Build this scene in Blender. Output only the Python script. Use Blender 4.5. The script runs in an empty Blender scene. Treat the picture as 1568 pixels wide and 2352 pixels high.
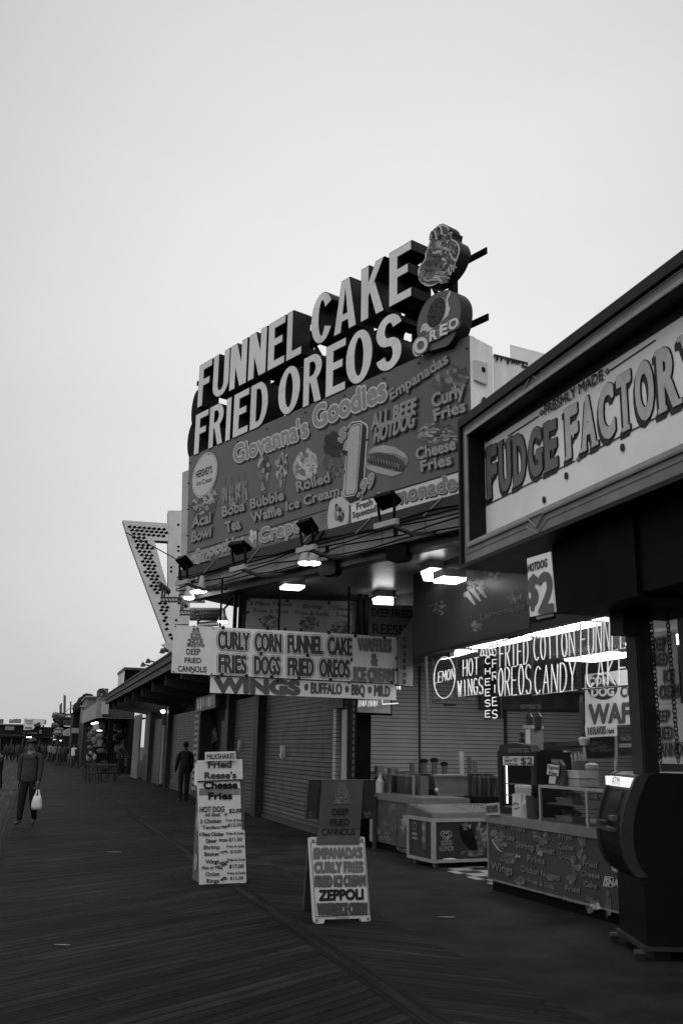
import bpy, math, random
from mathutils import Vector as V, Matrix
random.seed(4)
R = math.radians
S = bpy.context.scene
COL = S.collection

# ------------------------------------------------------------------ camera, sky, sun, exposure
FPX, HORIZ, ROLL, CAMH = 2170.0, 546.0, R(1.0), 1.65      # focal length and horizon offset measured on a 1568 x 2352 copy
TILT = math.atan(HORIZ / FPX)
cd = bpy.data.cameras.new("camera")
cam = bpy.data.objects.new("camera", cd); COL.objects.link(cam)
cd.sensor_fit = 'VERTICAL'; cd.sensor_height = 36.0; cd.lens = 36.0 * FPX / 2352.0
cd.clip_start = 0.1; cd.clip_end = 3000
fw = V((0, math.cos(TILT), math.sin(TILT))); up0 = V((0, -math.sin(TILT), math.cos(TILT))); rt0 = V((1, 0, 0))
cr, sr = math.cos(ROLL), math.sin(ROLL)
rt = rt0 * cr + up0 * sr; upv = up0 * cr - rt0 * sr
M3 = Matrix((rt, upv, -fw)).transposed()
cam.matrix_world = Matrix.Translation((0, 0, CAMH)) @ M3.to_4x4()
S.camera = cam
CAM = V((0, 0, CAMH))

w = bpy.data.worlds.new("World"); S.world = w; w.use_nodes = True
nt = w.node_tree; N = nt.nodes; L = nt.links
bg = N['Background']
sky = N.new('ShaderNodeTexSky'); sky.sky_type = 'NISHITA'; sky.sun_disc = False
sky.sun_elevation = R(50); sky.sun_rotation = R(200); sky.air_density = 1; sky.dust_density = 4
bw_ = N.new('ShaderNodeRGBToBW'); L.new(sky.outputs[0], bw_.inputs[0])
tc = N.new('ShaderNodeTexCoord')
dp = N.new('ShaderNodeVectorMath'); dp.operation = 'DOT_PRODUCT'
gl = V((0.06, 0.90, 0.40)).normalized(); dp.inputs[1].default_value = gl
L.new(tc.outputs['Generated'], dp.inputs[0])
rmp = N.new('ShaderNodeValToRGB'); e = rmp.color_ramp.elements
e[0].position = 0.0; e[0].color = (.80,) * 3 + (1,)
e[1].position = 1.0; e[1].color = (.80,) * 3 + (1,)
for p_, c_ in ((.60, .66), (.76, .50), (.88, .56), (.955, .71)):
    q = e.new(p_); q.color = (c_, c_, c_, 1)
L.new(dp.outputs['Value'], rmp.inputs[0])
mp = N.new('ShaderNodeMapping'); mp.inputs['Scale'].default_value = (1.2, 1.2, 4.0)
L.new(tc.outputs['Generated'], mp.inputs[0])
nz = N.new('ShaderNodeTexNoise'); nz.inputs['Scale'].default_value = 1.6; nz.inputs['Detail'].default_value = 5
L.new(mp.outputs[0], nz.inputs['Vector'])
mr = N.new('ShaderNodeMapRange'); mr.inputs['To Min'].default_value = .93; mr.inputs['To Max'].default_value = 1.07
L.new(nz.outputs[0], mr.inputs[0])
mu = N.new('ShaderNodeMath'); mu.operation = 'MULTIPLY'; L.new(rmp.outputs[0], mu.inputs[0]); L.new(mr.outputs[0], mu.inputs[1])
ms = N.new('ShaderNodeMath'); ms.operation = 'MULTIPLY_ADD'; ms.inputs[1].default_value = .01
L.new(bw_.outputs[0], ms.inputs[0]); L.new(mu.outputs[0], ms.inputs[2])
L.new(ms.outputs[0], bg.inputs[0]); bg.inputs[1].default_value = 1.03

sd = bpy.data.lights.new("sun", 'SUN'); sd.energy = 0.5; sd.angle = R(40); sd.color = (1, 1, 1)
so = bpy.data.objects.new("sun", sd); COL.objects.link(so)
so.rotation_euler = (R(40), 0, R(-20 + 0))
S.view_settings.view_transform = 'Standard'; S.view_settings.look = 'None'
S.view_settings.exposure = 0.0; S.view_settings.gamma = 1.0
S.cycles.use_denoising = True
S.cycles.max_bounces = 6; S.cycles.sample_clamp_indirect = 3.0
S.cycles.caustics_reflective = False; S.cycles.caustics_refractive = False

# ------------------------------------------------------------------ the street's own axes
PHI = R(-17.5)
BD = V((math.sin(PHI), math.cos(PHI), 0)); PD = V((math.cos(PHI), -math.sin(PHI), 0))
def W(p, b, z=0): return PD * p + BD * b + V((0, 0, z))
A_STREET = math.degrees(PHI) - 55.0 - 0.0        # placeholder, replaced below
A_STREET = -90 + 17.5                            # local x runs towards the camera along the shop fronts, y into the shops
A_CROSS = 17.5                                   # local x runs across the boardwalk, y runs down it
A_BILL = -90 + 38.0

def ray(x, y):
    u, v = (x - 784) / FPX, (1176 - y) / FPX
    return fw + rt * u + upv * v
def at_z(x, y, z=0.0):
    r = ray(x, y); return CAM + r * ((z - CAMH) / r.z)

# ------------------------------------------------------------------ materials
_mc = {}
def G(v, rough=.6, var=.25, scale=6.0, bump=0.0, metal=0.0, spec=.14, streak=1.0):
    k = ('g', v, rough, var, scale, bump, metal, spec, streak)
    if k in _mc: return _mc[k]
    m = bpy.data.materials.new("grey_%03d" % int(v * 1000)); m.use_nodes = True
    n = m.node_tree.nodes; l = m.node_tree.links; b = n['Principled BSDF']
    b.inputs['Roughness'].default_value = rough; b.inputs['Metallic'].default_value = metal
    b.inputs['Specular IOR Level'].default_value = spec
    t = n.new('ShaderNodeTexCoord'); mpp = n.new('ShaderNodeMapping'); mpp.inputs['Scale'].default_value = (1, 1, streak)
    l.new(t.outputs['Object'], mpp.inputs[0])
    a = n.new('ShaderNodeTexNoise'); a.inputs['Scale'].default_value = scale; a.inputs['Detail'].default_value = 7; a.inputs['Roughness'].default_value = .65
    l.new(mpp.outputs[0], a.inputs['Vector'])
    r = n.new('ShaderNodeMapRange'); r.inputs['From Min'].default_value = .3; r.inputs['From Max'].default_value = .7
    r.inputs['To Min'].default_value = v * (1 - var); r.inputs['To Max'].default_value = v * (1 + var * .6)
    l.new(a.outputs[0], r.inputs[0]); l.new(r.outputs[0], b.inputs['Base Color'])
    rr = n.new('ShaderNodeMapRange'); rr.inputs['To Min'].default_value = max(.05, rough - .15); rr.inputs['To Max'].default_value = min(1, rough + .15)
    l.new(a.outputs[0], rr.inputs[0]); l.new(rr.outputs[0], b.inputs['Roughness'])
    if bump:
        bp = n.new('ShaderNodeBump'); bp.inputs['Strength'].default_value = bump; bp.inputs['Distance'].default_value = .01
        l.new(a.outputs[0], bp.inputs['Height']); l.new(bp.outputs[0], b.inputs['Normal'])
    _mc[k] = m; return m
def EM(s, v=1.0, lamp=True):
    k = ('e', s, v, lamp)
    if k in _mc: return _mc[k]
    m = bpy.data.materials.new("lit_lamp"); m.use_nodes = True
    b = m.node_tree.nodes['Principled BSDF']; b.inputs['Base Color'].default_value = (.6, .6, .6, 1)
    b.inputs['Emission Color'].default_value = (v, v, v, 1); b.inputs['Emission Strength'].default_value = s
    if not lamp: m.cycles.emission_sampling = 'NONE'
    _mc[k] = m; return m
def GLASS():
    if 'glass' in _mc: return _mc['glass']
    m = bpy.data.materials.new("clear_glass"); m.use_nodes = True
    n = m.node_tree.nodes; l = m.node_tree.links
    t = n.new('ShaderNodeBsdfTransparent'); t.inputs[0].default_value = (.82, .82, .82, 1)
    g = n.new('ShaderNodeBsdfGlossy'); g.inputs['Roughness'].default_value = .05
    lw = n.new('ShaderNodeLayerWeight'); f = n.new('ShaderNodeMath'); f.operation = 'POWER'; l.new(lw.outputs['Facing'], f.inputs[0]); f.inputs[1].default_value = 4.0
    x = n.new('ShaderNodeMixShader'); l.new(f.outputs[0], x.inputs[0]); l.new(t.outputs[0], x.inputs[1]); l.new(g.outputs[0], x.inputs[2])
    l.new(x.outputs[0], n['Material Output'].inputs[0])
    _mc['glass'] = m; return m
def LINES(v, dark, period, gap, axis='Z', rough=.5, soft=.35, var=.2, bump=.6):
    """horizontal slats: each slat's own shade, a dark groove between slats, real bump"""
    k = ('l', v, dark, period, gap, axis, rough)
    if k in _mc: return _mc[k]
    m = bpy.data.materials.new("slatted_metal"); m.use_nodes = True
    n = m.node_tree.nodes; l = m.node_tree.links; b = n['Principled BSDF']; b.inputs['Roughness'].default_value = rough; b.inputs['Specular IOR Level'].default_value = .2
    t = n.new('ShaderNodeTexCoord'); s = n.new('ShaderNodeSeparateXYZ'); l.new(t.outputs['Object'], s.inputs[0])
    d = n.new('ShaderNodeMath'); d.operation = 'DIVIDE'; d.inputs[1].default_value = period; l.new(s.outputs[axis], d.inputs[0])
    fr = n.new('ShaderNodeMath'); fr.operation = 'FRACT'; l.new(d.outputs[0], fr.inputs[0])
    fl = n.new('ShaderNodeMath'); fl.operation = 'FLOOR'; l.new(d.outputs[0], fl.inputs[0])
    wn = n.new('ShaderNodeTexWhiteNoise'); wn.noise_dimensions = '1D'; l.new(fl.outputs[0], wn.inputs['W'])
    cr_ = n.new('ShaderNodeValToRGB'); ee = cr_.color_ramp.elements
    ee[0].position = 0; ee[0].color = (dark,) * 3 + (1,); ee[1].position = gap; ee[1].color = (v,) * 3 + (1,)
    q = ee.new(min(gap + .06, .98)); q.color = (v * 1.06,) * 3 + (1,)
    q = ee.new(gap * .6); q.color = (dark,) * 3 + (1,)
    q = ee.new(.985); q.color = (v * .93,) * 3 + (1,)
    l.new(fr.outputs[0], cr_.inputs[0])
    ns = n.new('ShaderNodeTexNoise'); ns.inputs['Scale'].default_value = 2.5; ns.inputs['Detail'].default_value = 6; l.new(t.outputs['Object'], ns.inputs['Vector'])
    ad = n.new('ShaderNodeMath'); ad.operation = 'MULTIPLY_ADD'; ad.inputs[1].default_value = .25; l.new(wn.outputs[0], ad.inputs[0]); l.new(ns.outputs[0], ad.inputs[2])
    mr_ = n.new('ShaderNodeMapRange'); mr_.inputs['From Min'].default_value = .3; mr_.inputs['From Max'].default_value = 1.0
    mr_.inputs['To Min'].default_value = 1 - var; mr_.inputs['To Max'].default_value = 1 + var; l.new(ad.outputs[0], mr_.inputs[0])
    mm = n.new('ShaderNodeMix'); mm.data_type = 'RGBA'; mm.blend_type = 'MULTIPLY'; mm.inputs[0].default_value = 1
    l.new(cr_.outputs[0], mm.inputs[6]); l.new(mr_.outputs[0], mm.inputs[7]); l.new(mm.outputs[2], b.inputs['Base Color'])
    bp = n.new('ShaderNodeBump'); bp.inputs['Strength'].default_value = bump; bp.inputs['Distance'].default_value = .02
    hh = n.new('ShaderNodeMath'); hh.operation = 'MULTIPLY_ADD'; hh.inputs[1].default_value = v * 1.6; l.new(ns.outputs[0], hh.inputs[0]); l.new(cr_.outputs[0], hh.inputs[2])
    l.new(hh.outputs[0], bp.inputs['Height']); l.new(bp.outputs[0], b.inputs['Normal'])
    _mc[k] = m; return m
def PLANKS(v, ang, width=.14, length=3.2, gapdark=.25, rough=.75, var=.55):
    """timber decking: ang = direction of the boards in degrees from the cross axis of the street, in world x/y"""
    m = bpy.data.materials.new("timber_decking"); m.use_nodes = True
    n = m.node_tree.nodes; l = m.node_tree.links; b = n['Principled BSDF']; b.inputs['Roughness'].default_value = rough
    b.inputs['Specular IOR Level'].default_value = .04
    t = n.new('ShaderNodeTexCoord'); mpp = n.new('ShaderNodeMapping'); mpp.vector_type = 'POINT'
    mpp.inputs['Rotation'].default_value = (0, 0, -R(ang)); l.new(t.outputs['Object'], mpp.inputs[0])
    s = n.new('ShaderNodeSeparateXYZ'); l.new(mpp.outputs[0], s.inputs[0])
    def mth(op, a, bb=None, c=None):
        x = n.new('ShaderNodeMath'); x.operation = op
        for i, q in enumerate((a, bb, c)):
            if q is None: continue
            if isinstance(q, (int, float)): x.inputs[i].default_value = q
            else: l.new(q, x.inputs[i])
        return x.outputs[0]
    row = mth('DIVIDE', s.outputs['Y'], width); rf = mth('FLOOR', row); ff = mth('FRACT', row)
    wn = n.new('ShaderNodeTexWhiteNoise'); wn.noise_dimensions = '1D'; l.new(rf, wn.inputs['W'])
    along = mth('ADD', mth('DIVIDE', s.outputs['X'], length), mth('MULTIPLY', wn.outputs['Value'], 7.3))
    af = mth('FLOOR', along); afr = mth('FRACT', along)
    wn2 = n.new('ShaderNodeTexWhiteNoise'); wn2.noise_dimensions = '2D'
    cx = n.new('ShaderNodeCombineXYZ'); l.new(rf, cx.inputs[0]); l.new(af, cx.inputs[1]); l.new(cx.outputs[0], wn2.inputs['Vector'])
    gap1 = mth('LESS_THAN', ff, .09); gap2 = mth('LESS_THAN', afr, .004); gap = mth('MAXIMUM', gap1, gap2)
    gm = n.new('ShaderNodeMapping'); gm.inputs['Scale'].default_value = (.5, 16, 1); l.new(mpp.outputs[0], gm.inputs[0])
    gn = n.new('ShaderNodeTexNoise'); gn.inputs['Scale'].default_value = 2.0; gn.inputs['Detail'].default_value = 6; l.new(gm.outputs[0], gn.inputs['Vector'])
    bn = n.new('ShaderNodeTexNoise'); bn.inputs['Scale'].default_value = .45; bn.inputs['Detail'].default_value = 5; l.new(t.outputs['Object'], bn.inputs['Vector'])
    tone = mth('MULTIPLY', mth('ADD', mth('MULTIPLY', mth('POWER', wn2.outputs['Value'], 2.0), .55), .80), mth('MULTIPLY_ADD', gn.outputs[0], var, 1 - var * .5))
    tone = mth('MULTIPLY', tone, mth('MULTIPLY_ADD', bn.outputs[0], 1.3, .35))
    sm = n.new('ShaderNodeMapping'); sm.inputs['Scale'].default_value = (.30, 4.0, 1); l.new(mpp.outputs[0], sm.inputs[0])
    sn = n.new('ShaderNodeTexNoise'); sn.inputs['Scale'].default_value = 1.6; sn.inputs['Detail'].default_value = 9; sn.inputs['Roughness'].default_value = .7; l.new(sm.outputs[0], sn.inputs['Vector'])
    wr = n.new('ShaderNodeMapRange'); wr.inputs['From Min'].default_value = .48; wr.inputs['From Max'].default_value = .68; wr.inputs['To Min'].default_value = .80; wr.inputs['To Max'].default_value = 1.8; l.new(sn.outputs[0], wr.inputs[0])
    tone = mth('MULTIPLY', tone, wr.outputs[0])
    vo = n.new('ShaderNodeTexVoronoi'); vo.inputs['Scale'].default_value = 2.2; l.new(t.outputs['Object'], vo.inputs['Vector'])
    spot_ = mth('MULTIPLY', mth('LESS_THAN', vo.outputs['Distance'], .05), mth('SUBTRACT', wn2.outputs['Value'], .35))
    tone = mth('MULTIPLY', tone, mth('MULTIPLY_ADD', spot_, 1.6, 1.0))
    col = mth('MULTIPLY', mth('MULTIPLY', tone, v), mth('MULTIPLY_ADD', gap, gapdark - 1, 1.0))
    l.new(col, b.inputs['Base Color'])
    hgt = mth('MULTIPLY_ADD', gn.outputs[0], .25, mth('SUBTRACT', 1.0, gap))
    bp = n.new('ShaderNodeBump'); bp.inputs['Strength'].default_value = .8; bp.inputs['Distance'].default_value = .015
    l.new(hgt, bp.inputs['Height']); l.new(bp.outputs[0], b.inputs['Normal'])
    return m
def CHECK():
    m = bpy.data.materials.new("checker_tile"); m.use_nodes = True
    n = m.node_tree.nodes; l = m.node_tree.links; b = n['Principled BSDF']; b.inputs['Roughness'].default_value = .3
    t = n.new('ShaderNodeTexCoord'); mpp = n.new('ShaderNodeMapping'); mpp.inputs['Rotation'].default_value = (0, 0, R(-17.5)); l.new(t.outputs['Object'], mpp.inputs[0])
    c = n.new('ShaderNodeTexChecker'); c.inputs['Scale'].default_value = 3.2; l.new(mpp.outputs[0], c.inputs['Vector'])
    c.inputs['Color1'].default_value = (.30, .30, .30, 1); c.inputs['Color2'].default_value = (.02, .02, .02, 1)
    l.new(c.outputs[0], b.inputs['Base Color']); return m

# ------------------------------------------------------------------ mesh builder
class MB:
    def __init__(s): s.v = []; s.f = []; s.m = []
    def add(s, vs, fs, mat=None):
        o = len(s.v); s.v += [tuple(q) for q in vs]
        for f in fs: s.f.append(tuple(i + o for i in f)); s.m.append(mat)
        return s
    def box(s, x0, x1, y0, y1, z0, z1, mat=None):
        vs = [(x, y, z) for z in (z0, z1) for y in (y0, y1) for x in (x0, x1)]
        return s.add(vs, [(0, 2, 3, 1), (4, 5, 7, 6), (0, 1, 5, 4), (2, 6, 7, 3), (0, 4, 6, 2), (1, 3, 7, 5)], mat)
    def hexa(s, a, b, mat=None):           # two quads, a in front of b
        return s.add(list(a) + list(b), [(0, 1, 2, 3), (7, 6, 5, 4), (0, 4, 5, 1), (1, 5, 6, 2), (2, 6, 7, 3), (3, 7, 4, 0)], mat)
    def prism(s, pts, y0, y1, mat=None, side=None):      # polygon in x/z, front at y0
        n = len(pts)
        vs = [(x, y0, z) for x, z in pts] + [(x, y1, z) for x, z in pts]
        s.add(vs, [tuple(range(n))], mat)
        o = len(s.v) - 2 * n
        if abs(y1 - y0) > 1e-6:
            s.f.append(tuple(o + n + i for i in reversed(range(n)))); s.m.append(side or mat)
            for i in range(n):
                j = (i + 1) % n; s.f.append((o + i, o + n + i, o + n + j, o + j)); s.m.append(side or mat)
        return s
    def ell(s, c, rx, rz, y0, y1, mat=None, rot=0, n=28, side=None):
        cr_, sr_ = math.cos(R(rot)), math.sin(R(rot))
        return s.prism([(c[0] + rx * math.cos(t) * cr_ - rz * math.sin(t) * sr_, c[1] + rx * math.cos(t) * sr_ + rz * math.sin(t) * cr_)
                        for t in [2 * math.pi * i / n for i in range(n)]], y0, y1, mat, side)
    def cyl(s, a, b, r, n=10, mat=None, r2=None, cap=True):
        a, b = V(a), V(b); d = (b - a).normalized(); r2 = r if r2 is None else r2
        t = V((0, 0, 1)) if abs(d.z) < .9 else V((1, 0, 0)); u = d.cross(t).normalized(); w_ = d.cross(u)
        vs = []
        for q, rr in ((a, r), (b, r2)):
            for i in range(n):
                an = 2 * math.pi * i / n; vs.append(q + (u * math.cos(an) + w_ * math.sin(an)) * rr)
        fs = [(i, (i + 1) % n, n + (i + 1) % n, n + i) for i in range(n)]
        if cap: fs += [tuple(reversed(range(n))), tuple(range(n, 2 * n))]
        return s.add(vs, fs, mat)
    def tube(s, pts, r, n=6, mat=None):
        pts = [V(q) for q in pts]; rings = []
        for i, q in enumerate(pts):
            d = (pts[min(i + 1, len(pts) - 1)] - pts[max(i - 1, 0)]).normalized()
            t = V((0, 1, 0)) if abs(d.y) < .9 else V((1, 0, 0)); u = d.cross(t).normalized(); w_ = d.cross(u)
            rings += [q + (u * math.cos(2 * math.pi * k / n) + w_ * math.sin(2 * math.pi * k / n)) * r for k in range(n)]
        fs = [(i * n + k, i * n + (k + 1) % n, (i + 1) * n + (k + 1) % n, (i + 1) * n + k) for i in range(len(pts) - 1) for k in range(n)]
        m_ = len(pts) - 1
        fs += [tuple(reversed(range(n))), tuple(m_ * n + k for k in range(n))]
        return s.add(rings, fs, mat)
    def lathe(s, prof, c=(0, 0, 0), n=16, mat=None):
        vs = [(c[0] + r * math.cos(2 * math.pi * k / n), c[1] + r * math.sin(2 * math.pi * k / n), c[2] + z) for r, z in prof for k in range(n)]
        m_ = len(prof) - 1
        fs = [(i * n + k, i * n + (k + 1) % n, (i + 1) * n + (k + 1) % n, (i + 1) * n + k) for i in range(m_) for k in range(n)]
        fs += [tuple(reversed(range(n))), tuple(m_ * n + k for k in range(n))]
        return s.add(vs, fs, mat)
    def ball(s, c, r, mat=None, n=8, sq=(1, 1, 1)):
        vs = []; fs = []
        for i in range(n + 1):
            for k in range(n * 2):
                a, b = math.pi * i / n, math.pi * k / n
                vs.append((c[0] + r * sq[0] * math.sin(a) * math.cos(b), c[1] + r * sq[1] * math.sin(a) * math.sin(b), c[2] + r * sq[2] * math.cos(a)))
        for i in range(n):
            for k in range(n * 2):
                j = (k + 1) % (n * 2)
                fs.append((i * 2 * n + k, (i + 1) * 2 * n + k, (i + 1) * 2 * n + j, i * 2 * n + j))
        return s.add(vs, fs, mat)

def link(name, mb, mat, parent=None, smooth=False):
    me = bpy.data.meshes.new(name); me.from_pydata(mb.v, [], mb.f)
    mats = []
    for q in mb.m:
        q = q or mat
        if q not in mats: mats.append(q)
    for q in mats: me.materials.append(q)
    if len(mats) > 1: me.polygons.foreach_set('material_index', [mats.index(q or mat) for q in mb.m])
    if smooth: me.polygons.foreach_set('use_smooth', [True] * len(me.polygons))
    me.update()
    o = bpy.data.objects.new(name, me); COL.objects.link(o)
    if parent is not None: o.parent = parent
    return o
def structure(name, mb, mat):
    o = link(name, mb, mat); o['kind'] = 'structure'; return o

# ------------------------------------------------------------------ lettering
_gc = {}
def glyphs(s, off=0.0):
    k = (s, off)
    if k in _gc: return _gc[k]
    c = bpy.data.curves.new('lettering', 'FONT'); c.body = s; c.offset = off; c.resolution_u = 4
    o = bpy.data.objects.new('lettering', c); COL.objects.link(o)
    bpy.context.view_layer.update()
    me = bpy.data.meshes.new_from_object(o.evaluated_get(bpy.context.evaluated_depsgraph_get()))
    vs = [(q.co.x, q.co.y) for q in me.vertices]; fs = [tuple(p.vertices) for p in me.polygons]
    bpy.data.objects.remove(o); bpy.data.curves.remove(c); bpy.data.meshes.remove(me)
    x0 = min(v[0] for v in vs); x1 = max(v[0] for v in vs)
    cap = .72
    vs = [((x - x0) / (x1 - x0), y / cap) for x, y in vs]
    asp = (x1 - x0) / cap
    _gc[k] = (vs, fs, asp); return _gc[k]
CAPFIX = glyphs("H")[0]; CAPH = max(v[1] for v in CAPFIX)
def boundary(fs):
    cnt = {}
    for f in fs:
        for i in range(len(f)):
            a, b = f[i], f[(i + 1) % len(f)]
            if (b, a) in cnt: del cnt[(b, a)]
            else: cnt[(a, b)] = 1
    return list(cnt)

class Thing:
    def __init__(s, name, label, cat, a, origin, group=None, tilt=0.0):
        s.o = bpy.data.objects.new(name, None); COL.objects.link(s.o)
        s.o.empty_display_size = .2
        s.o.location = origin; s.o.rotation_euler = (-R(tilt), 0, R(a))
        s.o['label'] = label; s.o['category'] = cat
        if group: s.o['group'] = group
        s.R = (Matrix.Rotation(R(a), 3, 'Z') @ Matrix.Rotation(-R(tilt), 3, 'X')); s.Ri = s.R.transposed(); s.org = V(origin)
    def px(s, X, Y, d=0.0):
        r = s.Ri @ ray(X, Y); c = s.Ri @ (CAM - s.org); t = (d - c.y) / r.y
        q = c + r * t; return V((q.x, d, q.z))
    def xz(s, X, Y, d=0.0):
        q = s.px(X, Y, d); return (q.x, q.z)
    def loc(s, P): return s.Ri @ (V(P) - s.org)
    def part(s, name, mb, mat, parent=None, label=None, smooth=False):
        o = link(name, mb, mat, parent or s.o, smooth)
        if label: o['label'] = label
        return o
    def poly(s, mb, pts, d, t, mat=None, side=None):
        return mb.prism([s.xz(x, y, d) for x, y in pts], d, d + t, mat, side)
    def txt(s, mb, string, A, B, C, mat, d=-.004, off=0.0, bold=0.0, outline=None, omat=None, shadow=None, smat=None, ext=0.0, side=None):
        """A, B ends of the base line, C top of the capitals at the left, all read off the photograph"""
        vs, fs, asp = glyphs(string, off)
        a, b, c = s.px(*A, d), s.px(*B, d), s.px(*C, d)
        ex, ez = b - a, (c - a) / CAPH
        pl = ez.length * CAPH
        def put(dx, dz, dd, mt):
            mb.add([a + ex * x + ez * y + V((dx, dd, dz)) for x, y in vs], fs, mt)
        k = 0.0
        if shadow:
            sx, sz = shadow[0] * pl, shadow[1] * pl
            r = (outline or bold or 0) * pl
            for j in range(3):
                for i in range(6):
                    t = i * math.pi / 3
                    put(sx * (j + 1) / 3 + r * math.cos(t), sz * (j + 1) / 3 + r * math.sin(t), k, smat); k -= .0001
        if outline:
            for i in range(12):
                t = i * math.pi / 6
                put(outline * pl * math.cos(t), outline * pl * math.sin(t), k - .0012, omat); k -= .0001
        n = 8 if bold else 1
        for i in range(n):
            t = i * 2 * math.pi / n
            put(bold * pl * math.cos(t) if bold else 0, bold * pl * math.sin(t) if bold else 0, k - .0025, mat); k -= .0001
        if ext:
            ed = boundary(fs); pts = [a + ex * x + ez * y + V((0, k - .0025, 0)) for x, y in vs]
            o = []
            for i, j in ed:
                q = [pts[j], pts[i], pts[i] + V((0, ext, 0)), pts[j] + V((0, ext, 0))]; mb.add(q, [(0, 1, 2, 3)], side)
        return mb
    def food(s, mb, C, rx, rz, d, greys, n=60, size=.16, rot=0, base=None, seed=0):
        """a printed food photograph: many small overlapping flat flecks"""
        rn = random.Random(seed + int(C[0] * 7 + C[1]))
        q = s.px(*C, d); e1 = (s.px(C[0] + 1, C[1], d) - q); e2 = (s.px(C[0], C[1] - 1, d) - q)
        ca, sa = math.cos(R(rot)), math.sin(R(rot))
        def P(u, v): x, y = u * rx, v * rz; x, y = x * ca - y * sa, x * sa + y * ca; return q + e1 * x + e2 * y
        if base: mb.add([P(math.cos(t * .2618), math.sin(t * .2618)) for t in range(24)], [tuple(range(24))], base)
        for i in range(n):
            rr = math.sqrt(rn.random()) * .95; th_ = rn.random() * 6.283; cu, cv = rr * math.cos(th_), rr * math.sin(th_)
            sz = size * (.5 + rn.random()); el_ = .35 + rn.random() * .6; ro = rn.random() * 3.14
            vs = []
            for k in range(9):
                t = k * .698; jx = sz * math.cos(t) * (.8 + rn.random() * .4); jy = sz * el_ * math.sin(t) * (.8 + rn.random() * .4)
                vs.append(P(cu + jx * math.cos(ro) - jy * math.sin(ro), cv + jx * math.sin(ro) + jy * math.cos(ro)) + V((0, -.0006 - i * .00006, 0)))
            mb.add(vs, [tuple(range(9))], rn.choice(greys))
        return mb

# stroke alphabet for the neon tubes
def arc(cx, cy, rx, ry, a0, a1, n=10): return [(cx + rx * math.cos(R(a0 + (a1 - a0) * i / n)), cy + ry * math.sin(R(a0 + (a1 - a0) * i / n))) for i in range(n + 1)]
STK = {
 'A': [[(0, 0), (.5, 1), (1, 0)], [(.22, .38), (.78, .38)]], 'C': [arc(.55, .5, .55, .5, 50, 310, 14)],
 'D': [[(0, 0), (0, 1)], [(0, 1)] + arc(.3, .5, .7, .5, 90, -90, 12) + [(0, 0)]], 'E': [[(1, 1), (0, 1), (0, 0), (1, 0)], [(0, .52), (.8, .52)]],
 'F': [[(1, 1), (0, 1), (0, 0)], [(0, .52), (.8, .52)]], 'G': [arc(.55, .5, .55, .5, 50, 330, 14) + [(1, .45), (.6, .45)]],
 'H': [[(0, 0), (0, 1)], [(1, 0), (1, 1)], [(0, .5), (1, .5)]], 'I': [[(.5, 0), (.5, 1)]], 'K': [[(0, 0), (0, 1)], [(1, 1), (0, .42), (1, 0)]],
 'L': [[(0, 1), (0, 0), (1, 0)]], 'N': [[(0, 0), (0, 1), (1, 0), (1, 1)]], 'O': [arc(.5, .5, .5, .5, 90, 450, 18)],
 'R': [[(0, 0), (0, 1)] + arc(.45, .75, .5, .25, 90, -90, 8) + [(0, .5)], [(.4, .5), (1, 0)]],
 'S': [arc(.5, .75, .5, .25, 30, 270, 9) + arc(.5, .25, .5, .25, 90, -150, 9)], 'T': [[(0, 1), (1, 1)], [(.5, 1), (.5, 0)]],
 'U': [[(0, 1), (0, .3)] + arc(.5, .3, .5, .3, 180, 360, 8) + [(1, 1)]], 'W': [[(0, 1), (.25, 0), (.5, .8), (.75, 0), (1, 1)]],
 'Y': [[(0, 1), (.5, .5), (1, 1)], [(.5, .5), (.5, 0)]], 'M': [[(0, 0), (0, 1), (.5, .4), (1, 1), (1, 0)]], 'P': [[(0, 0), (0, 1)] + arc(.45, .75, .5, .25, 90, -90, 8) + [(0, .5)]]}
def neon(t, mb, word, A, B, C, d, r=.008, mat=None, fill=.68):
    a, b, c = t.px(*A, d), t.px(*B, d), t.px(*C, d); ex, ez = b - a, c - a; n = len(word)
    for i, ch in enumerate(word):
        for st in STK[ch]:
            pts = [a + ex * ((i + (1 - fill) / 2 + x * fill) / n) + ez * y for x, y in st]
            mb.tube(pts, r, 6, mat)

# ------------------------------------------------------------------ ground
def sheet(name, pts, z, mat):
    mb = MB(); mb.add([W(p, b, z) for p, b in pts], [tuple(range(len(pts)))]); return structure(name, mb, mat)
def strip(name, p0, p1, b0, b1, z, mat): return sheet(name, [(p0, b0), (p1, b0), (p1, b1), (p0, b1)], z, mat)
mb = MB(); mb.add([(-1500, -300, -.03), (1500, -300, -.03), (1500, 1800, -.03), (-1500, 1800, -.03)], [(0, 1, 2, 3)])
structure("ground", mb, G(.05, .9, .4, .3))
strip("boardwalk", -.20, 2.46, -4, 260, 0, PLANKS(.0175, 35 + 17.5, .125, gapdark=.1, var=1.1))
strip("boardwalk_edge_boards", -9.0, -.32, -4, 260, 0, PLANKS(.036, 90 + 17.5, .19, 4.5))
strip("boardwalk_border", -.32, -.20, -4, 260, .001, PLANKS(.018, 90 + 17.5, .12, 4))
strip("boardwalk_seam", 2.46, 2.70, -4, 260, .002, PLANKS(.017, 90 + 17.5, .12, 4))
strip("boardwalk_shopside", 2.70, 3.56, -4, 260, 0, PLANKS(.020, -40 + 17.5, .125, gapdark=.15, var=1.0))
pav = G(.026, .9, .55, 1.3, .5, spec=.03); n_ = pav.node_tree.nodes; l_ = pav.node_tree.links; b_ = n_['Principled BSDF']
src = b_.inputs['Base Color'].links[0].from_socket; tx = n_.new('ShaderNodeTexCoord')
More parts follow.
